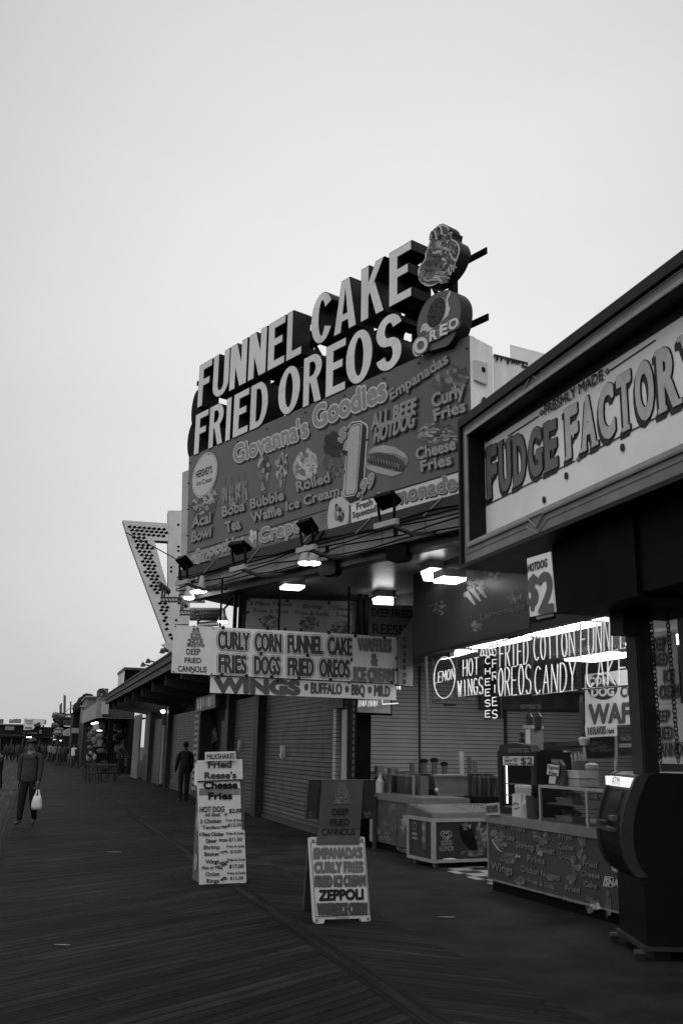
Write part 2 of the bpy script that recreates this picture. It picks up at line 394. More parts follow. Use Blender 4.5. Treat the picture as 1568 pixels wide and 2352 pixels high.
vo = n_.new('ShaderNodeTexVoronoi'); vo.inputs['Scale'].default_value = 1.7; l_.new(tx.outputs['Object'], vo.inputs['Vector'])       # trodden gum and stains
lt_ = n_.new('ShaderNodeMath'); lt_.operation = 'LESS_THAN'; lt_.inputs[1].default_value = .055; l_.new(vo.outputs['Distance'], lt_.inputs[0])
ng = n_.new('ShaderNodeTexNoise'); ng.inputs['Scale'].default_value = 55; ng.inputs['Detail'].default_value = 3; l_.new(tx.outputs['Object'], ng.inputs['Vector'])
ma = n_.new('ShaderNodeMath'); ma.operation = 'MULTIPLY_ADD'; ma.inputs[1].default_value = -.55; ma.inputs[2].default_value = 1; l_.new(lt_.outputs[0], ma.inputs[0])
mb_ = n_.new('ShaderNodeMath'); mb_.operation = 'MULTIPLY_ADD'; mb_.inputs[1].default_value = 1.2; mb_.inputs[2].default_value = .4; l_.new(ng.outputs[0], mb_.inputs[0])
mc_ = n_.new('ShaderNodeMath'); mc_.operation = 'MULTIPLY'; l_.new(ma.outputs[0], mc_.inputs[0]); l_.new(mb_.outputs[0], mc_.inputs[1])
md_ = n_.new('ShaderNodeMath'); md_.operation = 'MULTIPLY'; l_.new(src, md_.inputs[0]); l_.new(mc_.outputs[0], md_.inputs[1]); l_.new(md_.outputs[0], b_.inputs['Base Color'])
strip("pavement", 3.56, 14, -4, 120, .001, pav)
sheet("shop_floor", [(5.8, 8.3), (13, 8.3), (13, 13.9), (5.8, 13.9)], .006, CHECK())

# litter on the boards
for q, sz, lb in (((262, 1958), .11, "small scrap of white paper on the dark planks left of the menu stand"),
                  ((143, 2172), .07, "tiny white scrap on the planks in the near left foreground"),
                  ((1025, 2108), .09, "thin white straw wrapper on the pavement right of the folding sign"),
                  ((118, 1770), .14, "pale scrap of paper on the boards beyond the walking man")):
    P = at_z(*q, .005); mb = MB()
    mb.prism([(-sz, 0), (-sz * .3, sz * .25), (sz, sz * .1), (sz * .5, -sz * .15)], 0, .004)
    mb.v = [(x, z, y + .004 + .03 * abs(x)) for x, y, z in mb.v]
    o = link("paper_scrap", mb, G(.22, .8, .1)); o.location = P; o['label'] = lb; o['category'] = 'litter'; o['group'] = 'litter on the boards'

# ------------------------------------------------------------------ shared shades
DARK = G(.008, .6, .4, 5, spec=.06); BLACK = G(.0035, .55, .3, spec=.05); STEEL = G(.05, .45, .4, 6); BOARD = G(.72, .45, .14, 1.6); INK = G(.025, .5, .2)
SHUT = LINES(.074, .004, .092, .32, 'Z', .5, var=.45, bump=1.0); SLAT = LINES(.36, .012, .078, .16, 'Z', .5, var=.14)
WOODG = G(.10, .7, .45, 3, .3, streak=6)

# ------------------------------------------------------------------ the shuttered shops on the far side of the stand
T = Thing("shop_building", "dark shuttered shop building with a long timber roof overhang behind the hanging signs", "shop building", A_STREET, W(5.55, 17.4))
def fx(X): return T.px(X, 1790)[0]
mb = MB()
mb.box(fx(372), -.65, .45, 6, 0, 3.6); mb.box(fx(303), fx(372), .6, 6, 0, 3.2)
T.part("wall", mb, DARK)
for x0, x1, z1, z0 in ((597, 774, 3.0, 0), (526, 583, 3.0, 0), (384, 448, 2.95, 0), (342, 368, 2.9, 0)):
    mb = MB(); mb.box(fx(x0), fx(x1), .10, .2, z0, z1)
    sh = T.part("roller_shutter", mb, SHUT)
    mb = MB(); mb.box(fx(x0), fx(x1), .06, .22, .0, .09); T.part("bottom_bar", mb, STEEL, sh)
    if x1 - x0 > 50 and x0 > 500:
        X = 651 if x0 == 597 else 553
        q = T.px(X, 1727 if x0 == 597 else 1712, .08)
        mb = MB(); mb.box(q.x - .07, q.x + .07, .02, .10, q.z - .14, q.z + .14); mb.box(q.x - .03, q.x + .09, .0, .02, q.z - .1, q.z - .05)
        T.part("lock_plate", mb, G(.42, .4, .2), sh)
for x0, x1 in ((583, 597), (515, 526), (448, 461), (368, 371), (336, 342), (379, 384)):
    mb = MB(); mb.box(fx(x0), fx(x1), -.06, .45, 0, 3.3); mb.box(fx(x1) - .12, fx(x1), -.11, -.06, 0, 3.3)
    T.part("door_post", mb, G(.028, .5, .3))
mb = MB(); mb.box(fx(372.5), fx(376.5), -.12, -.04, .1, 2.55); T.part("conduit", mb, G(.16, .5, .2))
mb = MB(); mb.box(fx(461), fx(515), .35, .45, 0, 2.9); T.part("doorway", mb, BLACK)
mb = MB(); mb.box(fx(480), fx(497), .32, .345, 1.2, 2.5); T.food(mb, (490, 1690), 9, 18, .31, [G(.07, .6), G(.03, .6), G(.11, .6)], 30, .3)
T.part("poster", mb, G(.02, .4))
mb = MB(); mb.box(fx(450), fx(459), -.14, -.06, .25, 2.75)
for i in range(12): mb.box(fx(451.2), fx(457.5), -.15, -.14, .35 + i * .2, .45 + i * .2, INK)
T.part("lettered_strip", mb, G(.30, .5, .2))
mb = MB(); mb.box(fx(304), fx(318), -.1, 0, 0, 3.3); T.part("white_panel", mb, G(.15, .6, .25, 2)); 
mb = MB(); mb.box(fx(321), fx(335), .1, .2, 1.25, 3.3); T.part("white_panel", mb, G(.12, .6, .25, 2))
mb = MB(); mb.box(fx(321), fx(335), .08, .2, 0, 1.25); T.part("dark_panel", mb, G(.04, .6))
# overhang
bz0, bz1 = 17.4 - 21.5, 17.4 - 54
mb = MB(); mb.box(bz1, bz0, -1.85, -1.75, 3.84, 4.03); mb.box(bz1, bz0, -1.90, -1.78, 4.05, 4.25); mb.box(bz1, bz0, -1.94, -1.80, 4.25, 4.31)
T.part("roof_fascia", mb, G(.075, .75, .45, 2.5, .4, streak=.4))
mb = MB(); mb.box(17.4 - 41, bz0, -1.75, 6, 3.86, 4.2); mb.box(bz1, 17.4 - 41, -1.75, -.9, 3.86, 4.2); T.part("roof", mb, G(.02, .8, .4))
for i in range(9):
    x = bz0 - 2 - i * 3.4; mb = MB(); mb.hexa([(x, -1.7, 3.5), (x + .15, -1.7, 3.5), (x + .15, -1.7, 3.86), (x, -1.7, 3.86)], [(x, .3, 3.2), (x + .15, .3, 3.2), (x + .15, .3, 3.86), (x, .3, 3.86)])
    T.part("rafter", mb, G(.04, .7))
# lit transom sign over the doorway
mb = MB(); Q = [(451, 1603), (495, 1592), (495, 1625), (449, 1636)]; T.poly(mb, Q, -.35, .12, G(.05, .4))
rn = random.Random(3)
for i in range(7): X = 453 + i * 6; T.poly(mb, [(X, 1606 - i * 1.4), (X + 2 + rn.random() * 4, 1605 - i * 1.4), (X + 3 + rn.random() * 3, 1632 - i * 1.4 - rn.random() * 12), (X + 1, 1630 - i * 1.4)], -.352, .001, G(.15 + rn.random() * .5, .3))
T.part("transom_sign", mb, DARK)
T.part("wall_lamp", MB().ball(T.px(375, 1634, -.2), .085, None), EM(14))

# rooftop things on the overhang
def on_street(p, b, z=0): return W(p, b, z)
def simple(name, label, cat, loc, a, group=None): return Thing(name, label, cat, a, loc, group)
for X, Y, k, lb in ((414, 1498, 0, "roof floodlight on a thin arm nearest to the dotted arrow sign"), (401, 1515, 1, "roof floodlight pair tilted upward left of the arrow sign"), (392, 1524, 1, "small roof floodlight leaning over the fascia"), (358, 1536, 1, "dark roof floodlight lying low along the fascia"), (345, 1550, 1, "far roof floodlight beside the white box sign")):
    t0 = Thing("roof_floodlight", lb, "floodlight", A_CROSS, W(3.95, 24, 4.3), "floodlights along the timber overhang")
    # slide along the overhang until it lines up with the pixel column
    r = ray(X, Y); den = r.dot(PD); tt = (3.8 - CAM.dot(PD)) / den; P = CAM + r * tt
    t0.o.location = (P.x, P.y, 4.3); t0.org = V((P.x, P.y, 4.3))
    h = max(.15, P.z - 4.3)
    t0.part("arm", MB().tube([(0, 0, 0), (0, -.05, h * .6), (-.25, -.1, h * .9)], .025), STEEL)
    t0.part("lamp_head", MB().lathe([(.03, .07), (.05, .05), (.09, -.07), (.085, -.08)], (-.28, -.1, h * .9), 10), STEEL if k else G(.25, .4))
r = ray(278, 1575); Pb = CAM + r * ((3.9 - CAM.dot(PD)) / r.dot(PD))
t0 = Thing("box_sign", "white box sign standing on the roof overhang with a dark side", "sign", A_STREET, (Pb.x, Pb.y, 4.3))
xa, xb, zb_ = t0.px(270.5, 1575, 0).x, t0.px(284.5, 1575, 0).x, t0.px(278, 1546, 0).z
mb = MB(); mb.prism([(xa, 0), (xb, 0), (xb, zb_), (xa, zb_)], 0, 1.6, G(.62, .6, .3, .8), BLACK); t0.part("cabinet", mb, BLACK)
mb = MB(); mb.box(xa - .1, xb + .1, -.05, 1.65, zb_, zb_ + .12); t0.part("cap", mb, STEEL)
for x in (xa + .5, xb - .5): t0.part("brace", MB().tube([(x, 1.6, zb_ - .1), (x + .4, 3.2, 0)], .05), STEEL)

# ------------------------------------------------------------------ the corner food stand
T = Thing("food_stand_building", "open fronted corner food stand with a lit canopy under the big billboard", "food stand", A_STREET, W(5.55, 13.0))
def lx(b): return 13.0 - b                     # local x of a station along the boardwalk
def lp(p): return p - 5.55
# body behind and above
RB = at_z(1078, 770, 6.9); dB = V((math.cos(R(A_BILL)), math.sin(R(A_BILL)), 0)); nB = V((-dB.y, dB.x, 0))
mb = MB()
c1 = T.loc(RB); P2 = at_z(1126, 792, 6.9); P2 = RB + nB * (P2 - RB).dot(nB); c2 = T.loc(P2)
d62 = V((math.sin(R(62)), math.cos(R(62)), 0)); c3 = T.loc(P2 + d62 * 9); c2b = T.loc(P2 + V((0.02, 0.1, 0)))
mb.add([(c2b.x, c2b.y, 4.4), (c3.x, c3.y, 4.4), (c3.x, c3.y, 6.96), (c2b.x, c2b.y, 6.80)], [(0, 1, 2, 3)])
T.part("side_wall", mb, G(.75, .8, .3, 1.3, .2, streak=.35))
n62 = V((-d62.y, d62.x, 0)); cc = T.loc(P2 + d62 * .30 - n62 * .02 + V((0, .1, 0))); cd_ = T.loc(P2 + d62 * 9 - n62 * .02 + V((0, .1, 0))); ce = T.loc(P2 + d62 * 9 + nB * 1.5); cf = T.loc(P2 + d62 * .35 + nB * 1.5)
mb = MB(); mb.hexa([(cc.x, cc.y, 6.74), (cd_.x, cd_.y, 6.74), (cd_.x, cd_.y, 7.0), (cc.x, cc.y, 7.0)], [(cf.x, cf.y, 6.74), (ce.x, ce.y, 6.74), (ce.x, ce.y, 7.0), (cf.x, cf.y, 7.0)])
T.part("roof_coping", mb, G(.75, .6, .2, 3))
rn = random.Random(8); mb = MB()
for i in range(16):
    u = .02 + .036 * i; q = P2 + d62 * u - n62 * .03 + V((0, .1, 0)); c = T.loc(q); q2 = T.loc(q + d62 * .034); h = .02 + rn.random() * .09; g_ = 0
    mb.add([(c.x, c.y, 6.79 - h), (q2.x, q2.y, 6.79 - h * .6), (q2.x, q2.y, 6.80 + g_), (c.x, c.y, 6.80 + g_)], [(0, 1, 2, 3)])
q = T.loc(P2 + d62 * .5 - n62 * .03 + V((0, .1, 0))); q2 = T.loc(P2 + d62 * 4 - n62 * .03 + V((0, .1, 0))); mb.add([(q.x, q.y, 6.71), (q2.x, q2.y, 6.725), (q2.x, q2.y, 6.74), (q.x, q.y, 6.74)], [(0, 1, 2, 3)])
T.part("rotten_edge", mb, G(.015, .9))
q0 = T.loc(RB - nB * .0)
# billboard backing box: the return next to the panel, with its electrical hatch
mb = MB(); mb.add([(c1.x, c1.y, 4.5), (c2.x, c2.y, 4.5), (c2.x, c2.y, 6.86), (c1.x, c1.y, 6.9)], [(0, 1, 2, 3)]); T.part("return_wall", mb, G(.72, .7, .25, 1.5, streak=.4))
RT = Thing("utility_hatch", "pale utility hatch with a round dark hole on the billboard's side wall", "hatch", math.degrees(math.atan2(nB.y, nB.x)), RB - dB * -.02 + V((0, 0, -1)))
mb = MB(); RT.poly(mb, [(1090, 826), (1119, 834), (1119, 884), (1092, 872)], -.02, .04, G(.5, .6, .2)); RT.part("cover", mb, BOARD)
RT.part("hole", MB().ell(RT.xz(1110, 849, -.024), .035, .04, -.024, -.02), BLACK)
RT.part("stain", MB().ell(RT.xz(1112, 925, -.002), .05, .08, -.004, 0), G(.05, .9))
# canopy
poly = [(2.36, 17.27), (4.93, 10.38), (5.45, 9.0), (9, 9.0), (9, 20.2), (4.6, 19.2), (3.3, 18.1)]
n = len(poly)
mb = MB(); vs = [(lx(b), lp(p), 4.36) for p, b in poly] + [(lx(b), lp(p), 4.70) for p, b in poly]
mb.add(vs, [tuple(range(n)), tuple(range(n, 2 * n))] + [(i, (i + 1) % n, n + (i + 1) % n, n + i) for i in range(n)])
T.part("canopy", mb, LINES(.21, .10, .30, .04, 'Y', .3, var=.3, bump=.12))
mb = MB()
A0, B0 = W(2.36, 17.27), W(4.95, 10.33)
for dz0, dz1, off, mt in ((4.62, 4.80, -.03, G(.03, .5)), (4.44, 4.60, .05, G(.04, .5)), (4.30, 4.42, .16, G(.025, .5)), (4.24, 4.30, .13, STEEL)):
    a, b = T.loc(A0 - nB * (.02 - off)), T.loc(B0 - nB * (.02 - off)); a2, b2 = T.loc(A0 + nB * .3), T.loc(B0 + nB * .3)
    mb.hexa([(a.x, a.y, dz0), (b.x, b.y, dz0), (b.x, b.y, dz1), (a.x, a.y, dz1)], [(a2.x, a2.y, dz0), (b2.x, b2.y, dz0), (b2.x, b2.y, dz1), (a2.x, a2.y, dz1)], mt)
T.part("canopy_fascia", mb, DARK)
mb = MB()
for i in range(4): mb.tube([T.loc(A0 + (B0 - A0) * k / 12 - nB * (.06 + .02 * math.sin(k * 1.7 + i)) + V((0, 0, 4.42 + .09 * i - .07 * abs(math.sin(k * .9 + i * 2))))) for k in range(13)], .012, 5)
T.part("cables", mb, BLACK)
mb = MB()
for k in range(5):
    p0 = A0 + (B0 - A0) * (.13 + .19 * k); mb.tube([T.loc(p0 - nB * .05 + V((0, 0, 4.62))), T.loc(p0 - nB * .05 + dB * .35 + V((0, 0, 4.80)))], .016, 5)
T.part("stay_rods", mb, G(.2, .4, metal=.6))
# walls, header, ceiling
mb = MB(); wl_ = [(3.43, 16.81), (5.5, 16.66), (6.2, 15.34), (5.67, 13.80)]
for (pa, ba), (pb_, bb_) in zip(wl_[:2], wl_[1:3]): mb.hexa([(lx(ba), lp(pa), 2.75), (lx(bb_), lp(pb_), 2.75), (lx(bb_), lp(pb_), 4.36), (lx(ba), lp(pa), 4.36)], [(lx(ba) - .1, lp(pa), 2.75), (lx(bb_) - .1, lp(pb_), 2.75), (lx(bb_) - .1, lp(pb_), 4.36), (lx(ba) - .1, lp(pa), 4.36)])
mb.box(lx(15.3), lx(13.7), lp(6.14), lp(6.22), 3.1, 4.36); T.part("sign_wall", mb, G(.05, .5, .3))
mb = MB(); mb.box(lx(13.76), lx(8.2), .0, .12, 3.06, 4.36); T.part("header", mb, G(.018, .45, .3))
mb = MB(); mb.box(lx(17.9), lx(17.72), lp(5.55), lp(13), 0, 4.3); T.part("slat_wall", mb, SLAT)
mb = MB(); mb.box(lx(17.9), lx(8.2), lp(12.8), lp(13), 0, 3.4); T.part("back_wall", mb, G(.12, .6))
mb = MB(); mb.box(lx(8.3), lx(8.1), lp(6.3), lp(13), 0, 3.4); T.part("partition_wall", mb, G(.06, .6))
mb = MB(); mb.box(lx(13.72), lx(8.3), lp(5.7), lp(12.8), 3.34, 3.5); mb.box(lx(17.7), lx(13.72), lp(6.3), lp(12.8), 3.34, 3.5); T.part("ceiling", mb, G(.55, .6, .1))
q = T.loc(W(5.55, 17.15))
mb = MB(); mb.box(lx(17.35), lx(17.05), 0, .14, 0.0, 2.38); T.part("white_post", mb, G(.36, .5, .15))
mb = MB(); mb.box(lx(17.05), lx(16.55), .02, .3, 0.0, 3.06); T.part("dark_post", mb, BLACK)
mb = MB()
for i in range(15): 
    z = .95 + i * .115; mb.box(lx(16.72), lx(16.62), .008, .02, z, z + .07, G(.10, .5))
T.part("lettered_trim", mb, G(.05, .5))
for xa in (540, 552, 826, 840):
    r = ray(xa, 1410); q = T.loc(CAM + r * ((15.9 - CAM.dot(BD)) / r.dot(BD))); mb = MB(); mb.box(q.x - .03, q.x + .03, q.y - .03, q.y + .03, 3.3, 4.36); T.part("hanger_post", mb, BLACK)
mb = MB(); mb.box(lx(17.72) - .0, lx(17.72) + .03, lp(7.25), lp(7.29), .9, 3.3); T.part("conduit", mb, STEEL); mb = MB(); mb.box(lx(17.69), lx(17.66), lp(9.1), lp(9.16), .9, 3.3); T.part("conduit", mb, STEEL)
# dim menu pictures on the header
mb = MB(); T.poly(mb, [(951, 1372), (1215, 1247), (1215, 1442), (951, 1505)], -.01, .008, G(.036, .4, .4, 2))
gs = [G(.14, .4), G(.03, .4), G(.22, .4), G(.07, .4)]
for C, rx, rz in (((1087, 1355), 24, 24), ((1130, 1317), 18, 14), ((1008, 1395), 20, 14), ((1180, 1372), 16, 18), ((1095, 1437), 14, 12)): T.food(mb, C, rx, rz, -.012, gs, 40, .25)
for k in range(3): T.poly(mb, [(1063 + k * 14, 1362 - k * 6), (1074 + k * 14, 1357 - k * 6), (1092 + k * 13, 1388 - k * 8), (1088 + k * 13, 1390 - k * 8)], -.0165, .001, G(.3, .4))
T.txt(mb, "Lemonade", (1103, 1425), (1205, 1398), (1103, 1410), G(.11, .4), -.016, bold=.04)
T.txt(mb, "Snow Cones", (1105, 1300), (1195, 1262), (1105, 1288), G(.08, .4), -.016, bold=.04)
T.part("menu_fascia", mb, DARK)
# strip lights inside
for i, (b, p) in enumerate(((9.4, 6.55), (11.2, 6.5), (13.0, 6.5), (15.0, 6.6), (9.6, 8.6), (11.6, 8.7), (14.2, 9.2))):
    t0 = Thing("strip_light", ["fluorescent strip on the stand ceiling nearest to the counter", "second fluorescent strip on the ceiling above the neon letters", "fluorescent strip near the middle of the stand ceiling", "fluorescent strip close to the slatted wall", "inner strip light above the waffle poster", "inner strip light at the middle of the back room", "inner strip light over the back corner of the slatted wall"][i], "ceiling light", A_CROSS, W(p, b, 3.25), "fluorescent strips on the stand ceiling")
    mb = MB(); mb.box(-.33, .33, -.75, .75, .03, .09); t0.part("housing", mb, BOARD)
    mb = MB(); mb.box(-.30, .30, -.72, .72, 0, .03); t0.part("tube_cover", mb, EM(9.0))
# soffit fixtures
for i, (X, Y, k, lb) in enumerate(((1002, 1312, 1, "largest lit ceiling fixture with a hanging glass lens nearest to the framed sign"), (1032, 1338, 0, "flat lit fixture just behind the largest lamp"), (881, 1375, 1, "lit canopy fixture with glass lens hanging near the middle of the canopy"), (671, 1348, 0, "flat lit fixture at the far left of the canopy ceiling"))):
    P = at_z(X, Y, 4.24)
    if i == 1: r = ray(X, Y); P = CAM + r * ((5.22 - CAM.dot(PD)) / r.dot(PD))
    t0 = Thing("canopy_light", lb, "ceiling light", A_STREET, (P.x, P.y, min(4.20, P.z)), "lit fixtures under the canopy")
    sz = .18 if i == 0 else (.16 if i == 2 else .17)
    mb = MB(); mb.box(-sz, sz, -sz, sz, .05, .16); t0.part("housing", mb, G(.4, .5))
    mb = MB(); z0 = -.09 if k else .01; s2 = sz * (.8 if k else .95)
    mb.add([(-sz, -sz, .05), (sz, -sz, .05), (sz, sz, .05), (-sz, sz, .05), (-s2, -s2, z0), (s2, -s2, z0), (s2, s2, z0), (-s2, s2, z0)], [(4, 5, 6, 7), (0, 1, 5, 4), (1, 2, 6, 5), (2, 3, 7, 6), (3, 0, 4, 7)])
    t0.part("lens", mb, EM(6 if k else 8))

# ------------------------------------------------------------------ the big billboard over the canopy
B = Thing("billboard", "long dark menu billboard with food pictures above the lit canopy", "billboard", A_BILL, (RB.x, RB.y, 4.6))
PAN = G(.085, .42, .22, 1.1, spec=.3, streak=.4)
mb = MB(); B.poly(mb, [(434, 1050), (1078, 770), (1075, 1136), (429, 1301)], 0, .10, PAN, G(.3, .5)); B.part("panel", mb, PAN)
mb = MB(); B.poly(mb, [(419, 1085), (436, 1078), (430, 1303), (415, 1296)], .05, .12, G(.38, .6, .2, 2)); B.part("backing_edge", mb, BOARD)
mb = MB(); B.poly(mb, [(429, 1271), (591, 1218), (590, 1256), (428, 1301)], -.004, .004, G(.17, .4, .3, 1.5)); B.part("smoothie_strip", mb, PAN)
mb = MB(); B.poly(mb, [(593, 1217), (802, 1156), (803, 1202), (592, 1255)], -.004, .004, G(.16, .4, .25, 1.5)); B.part("crepe_strip", mb, PAN)
mb = MB(); B.poly(mb, [(805, 1158), (1076, 1078), (1076, 1134), (806, 1201)], -.004, .004, G(.55, .4, .2, 1.2)); B.part("lemonade_strip", mb, PAN)
mb = MB()
B.poly(mb, [(429, 1269), (803, 1153), (803, 1156.5), (429, 1272.5)], -.006, .004, INK); B.poly(mb, [(803, 1155), (1076, 1074), (1076, 1078), (803, 1159)], -.006, .004, INK)
B.poly(mb, [(590.5, 1217), (593, 1216), (592, 1256), (590, 1256)], -.006, .004, INK); B.poly(mb, [(802, 1156), (805, 1155), (806, 1202), (803, 1203)], -.006, .004, INK)
B.part("seam", mb, INK)
LT = G(.22, .4, .15, 3); RIM = G(.5, .4, .1); SHD = G(.018, .5)
def cap(s, A, Bq, C, light=LT, rim=RIM, ol=.075, sh=(.10, -.12), bold=.045, off=0.0, d=-.006):
    mb = MB(); B.txt(mb, s, A, Bq, C, light, d, off, bold, ol + bold * .6, rim, sh, SHD); B.part("lettering", mb, LT)
cap("Giovanna's", (540, 1062), (708, 1000), (537, 1026), bold=.06, ol=.10)
cap("Goodies", (722, 983), (886, 915), (720, 938), bold=.06, ol=.10)
NR = G(.10, .4)
for s, a, b_, c in (("Empanadas", (897, 919), (1029, 832), (893, 897)), ("ALL BEEF", (853, 987), (954, 949), (855, 953)), ("HOTDOG", (858, 1018), (950, 979), (862, 984)),
                    ("Curly", (993, 936), (1066, 908), (991, 907)), ("Fries", (998, 967), (1069, 944), (995, 942)), ("Cheese", (957, 1056), (1046, 1031), (955, 1031)), ("Fries", (968, 1083), (1037, 1066), (965, 1060)),
                    ("Acai", (442, 1212), (484, 1199), (443, 1189)), ("Bowl", (440, 1245), (484, 1232), (442, 1222)), ("Boba", (511, 1187), (562, 1171), (511, 1165)), ("Tea", (520, 1223), (553, 1213), (517, 1200)),
                    ("Bubble", (576, 1168), (652, 1147), (575, 1147)), ("Waffle", (579, 1199), (648, 1181), (575, 1179)), ("Rolled", (683, 1129), (758, 1106), (680, 1108)), ("Ice Cream", (658, 1173), (780, 1136), (657, 1153))):
    cap(s, a, b_, c, G(.25, .4, .15, 3), NR, .05, (.09, -.10), .05, d=-.020)
cap("Smoothies", (448, 1288), (560, 1251), (450, 1264), G(.24, .4), RIM, .07, (.08, -.1), .04)
cap("Crepes", (597, 1246), (706, 1214), (596, 1217), G(.22, .4), RIM, .09, (.1, -.12), .06)
cap("Lemonade", (868, 1166), (1047, 1123), (867, 1135), G(.16, .4), G(.42, .4), .08, (.08, -.1), .06, d=-.008)
for s, a, b_, c in (("Fresh", (819, 1171), (855, 1159), (818, 1157)), ("Squeezed", (810, 1190), (863, 1174), (809, 1177))):
    mb = MB(); B.txt(mb, s, a, b_, c, G(.07, .5), -.008, 0, .05); B.part("lettering", mb, LT)
# price
def offs(pts, dx, dy): return [(x + dx, y + dy) for x, y in pts]
one = [(790, 1034), (804, 984), (812, 978), (823, 976), (827, 979), (817, 1124), (812, 1134), (795, 1137), (792, 1130), (800, 1036)]
def spline(pts, n=5):
    out = []; m = len(pts)
    for i in range(m):
        p0, p1, p2, p3 = pts[i - 1], pts[i], pts[(i + 1) % m], pts[(i + 2) % m]
        for k in range(n):
            t = k / n
            out.append(tuple(.5 * (2 * p1[c] + (p2[c] - p0[c]) * t + (2 * p0[c] - 5 * p1[c] + 4 * p2[c] - p3[c]) * t * t + (3 * p1[c] - p0[c] - 3 * p2[c] + p3[c]) * t ** 3) for c in (0, 1)))
    return out
def grow(pts, k):
    cx = sum(q[0] for q in pts) / len(pts); cy = sum(q[1] for q in pts) / len(pts)
    return [(cx + (x - cx) * (1 + k[0]), cy + (y - cy) * (1 + k[1])) for x, y in pts]
mb = MB()
sh_ = [(784, 1040), (798, 984), (808, 972), (826, 969), (838, 976), (842, 984), (832, 1128), (826, 1148), (804, 1157), (789, 1139), (789, 1130), (795, 1047), (786, 1043)]
B.poly(mb, grow(sh_, (.10, .035)), -.008, .002, RIM); B.poly(mb, sh_, -.010, .002, SHD)
B.poly(mb, grow(one, (.22, .055)), -.012, .002, RIM); B.poly(mb, grow(one, (.10, .025)), -.014, .002, SHD); B.poly(mb, one, -.016, .002, G(.36, .4, .1))
B.txt(mb, "$", (777, 1014), (794, 1007), (780, 987), LT, -.016, 0, .05, .1, RIM, (.08, -.08), SHD)
B.txt(mb, ".99", (822, 1140), (857, 1114), (823, 1112), LT, -.018, 0, .05, .11, RIM, (.08, -.08), SHD)
B.part("price", mb, LT)
# pictures
def pic(name, fn): 
    mb = MB(); fn(mb); B.part(name, mb, LT)
g5 = lambda *a: [G(x, .45, .2, 9) for x in a]
def hot(mb):
    B.poly(mb, [(842, 1050), (846, 1032), (866, 1024), (895, 1024), (920, 1034), (936, 1048), (938, 1060), (930, 1072), (910, 1080), (880, 1094 - 5), (846, 1080), (838, 1070)], -.008, .003, G(.17, .5, .3, 5))
    B.poly(mb, [(845, 1042), (858, 1027), (880, 1022), (905, 1026), (928, 1040), (937, 1054), (905, 1041), (860, 1038)], -.010, .002, G(.32, .5, .2, 4))
    B.poly(mb, [(840, 1068), (860, 1070), (895, 1080), (924, 1086), (900, 1094), (865, 1086), (842, 1076)], -.010, .002, G(.32, .5, .2, 4))
    B.poly(mb, [(842, 1060), (848, 1044), (870, 1040), (905, 1046), (925, 1058), (930, 1070), (922, 1082), (890, 1076), (850, 1066)], -.012, .002, G(.045, .4, .3, 5))
    pts = []
    for i in range(23): pts.append(B.px(848 + i * 3.2, 1052 + i * .9 + (7 if i % 2 else -5), -.016))
    mb.tube(pts, .012, 5, G(.2, .4))
pic("hot_dog_picture", hot)
pic("curly_fries_picture", lambda mb: B.food(mb, (1034, 872), 41, 34, -.006, g5(.06, .10, .15, .2, .08), 110, .20, base=G(.07, .5)))
pic("cheese_fries_picture", lambda mb: B.food(mb, (1002, 996), 46, 24, -.006, g5(.07, .15, .28, .22, .1, .05), 110, .17, base=G(.08, .5)))
pic("acai_bowl_picture", lambda mb: (B.poly(mb, [(437, 1160), (500, 1140), (492, 1185), (470, 1205), (448, 1200)], -.0055, .001, G(.06, .4)), B.food(mb, (476, 1140), 22, 20, -.007, g5(.3, .2, .38, .12, .06), 70, .2), B.food(mb, (458, 1165), 22, 18, -.009, g5(.22, .12, .3, .06), 60, .22)))
def boba(mb):
    for k in range(4):
        x = 510 + k * 15; y = 1121 - k * 5
        B.poly(mb, [(x, y), (x + 13, y - 4), (x + 11, y + 48), (x + 2, y + 52)], -.006 - k * .0005, .002, G((.2, .14, .22, .16)[k], .4, .5, 4, streak=.5))
        B.poly(mb, [(x + 6, y - 22), (x + 7.4, y - 22), (x + 7.4, y), (x + 6, y)], -.006, .002, G(.12, .4))
        B.food(mb, (x + 7, y + 30), 5.5, 20, -.009, g5(.05, .1, .25, .18), 24, .35)
pic("boba_tea_picture", boba)
for C in ((606, 1092), (647, 1083)):
    def wf(mb, C=C):
        B.poly(mb, [(C[0] - 16, C[1] - 12), (C[0] + 15, C[1] - 18), (C[0] + 5, C[1] + 44), (C[0] - 5, C[1] + 48)], -.0055, .001, G(.13, .4, .5, 5))
        B.food(mb, (C[0], C[1] - 14), 14, 30, -.007, g5(.3, .18, .06, .4, .03), 60, .26); B.food(mb, (C[0] - 2, C[1] + 20), 8, 24, -.011, g5(.25, .15, .06), 30, .3)
    pic("bubble_waffle_picture", wf)
pic("ice_cream_picture", lambda mb: (B.poly(mb, [(673, 1068), (683, 1046), (692, 1036), (697, 1046), (706, 1028), (714, 1036), (726, 1045), (730, 1062), (726, 1088), (700, 1104), (680, 1100), (674, 1086)], -.006, .002, G(.40, .5, .25, 4)), B.food(mb, (702, 1070), 25, 30, -.010, g5(.42, .34, .26, .48, .14), 60, .2)))
pic("sundae_picture", lambda mb: (mb.ell(B.xz(764, 1045, -.006), .30, .16, -.006, -.004, G(.15, .3), 18), mb.ell(B.xz(764, 1045, -.008), .28, .13, -.009, -.006, G(.07, .3), 18), B.food(mb, (766, 1022), 18, 28, -.011, g5(.012, .02, .03), 40, .35), B.food(mb, (766, 1078), 22, 22, -.008, g5(.09, .12, .07), 26, .3)))
def oval(mb): mb.ell(B.xz(776, 1182, -.008), .255, .36, -.008, -.004, G(.45, .5, .1)); B.food(mb, (777, 1178), 12, 21, -.010, g5(.03, .1, .2, .4, .02), 46, .28)
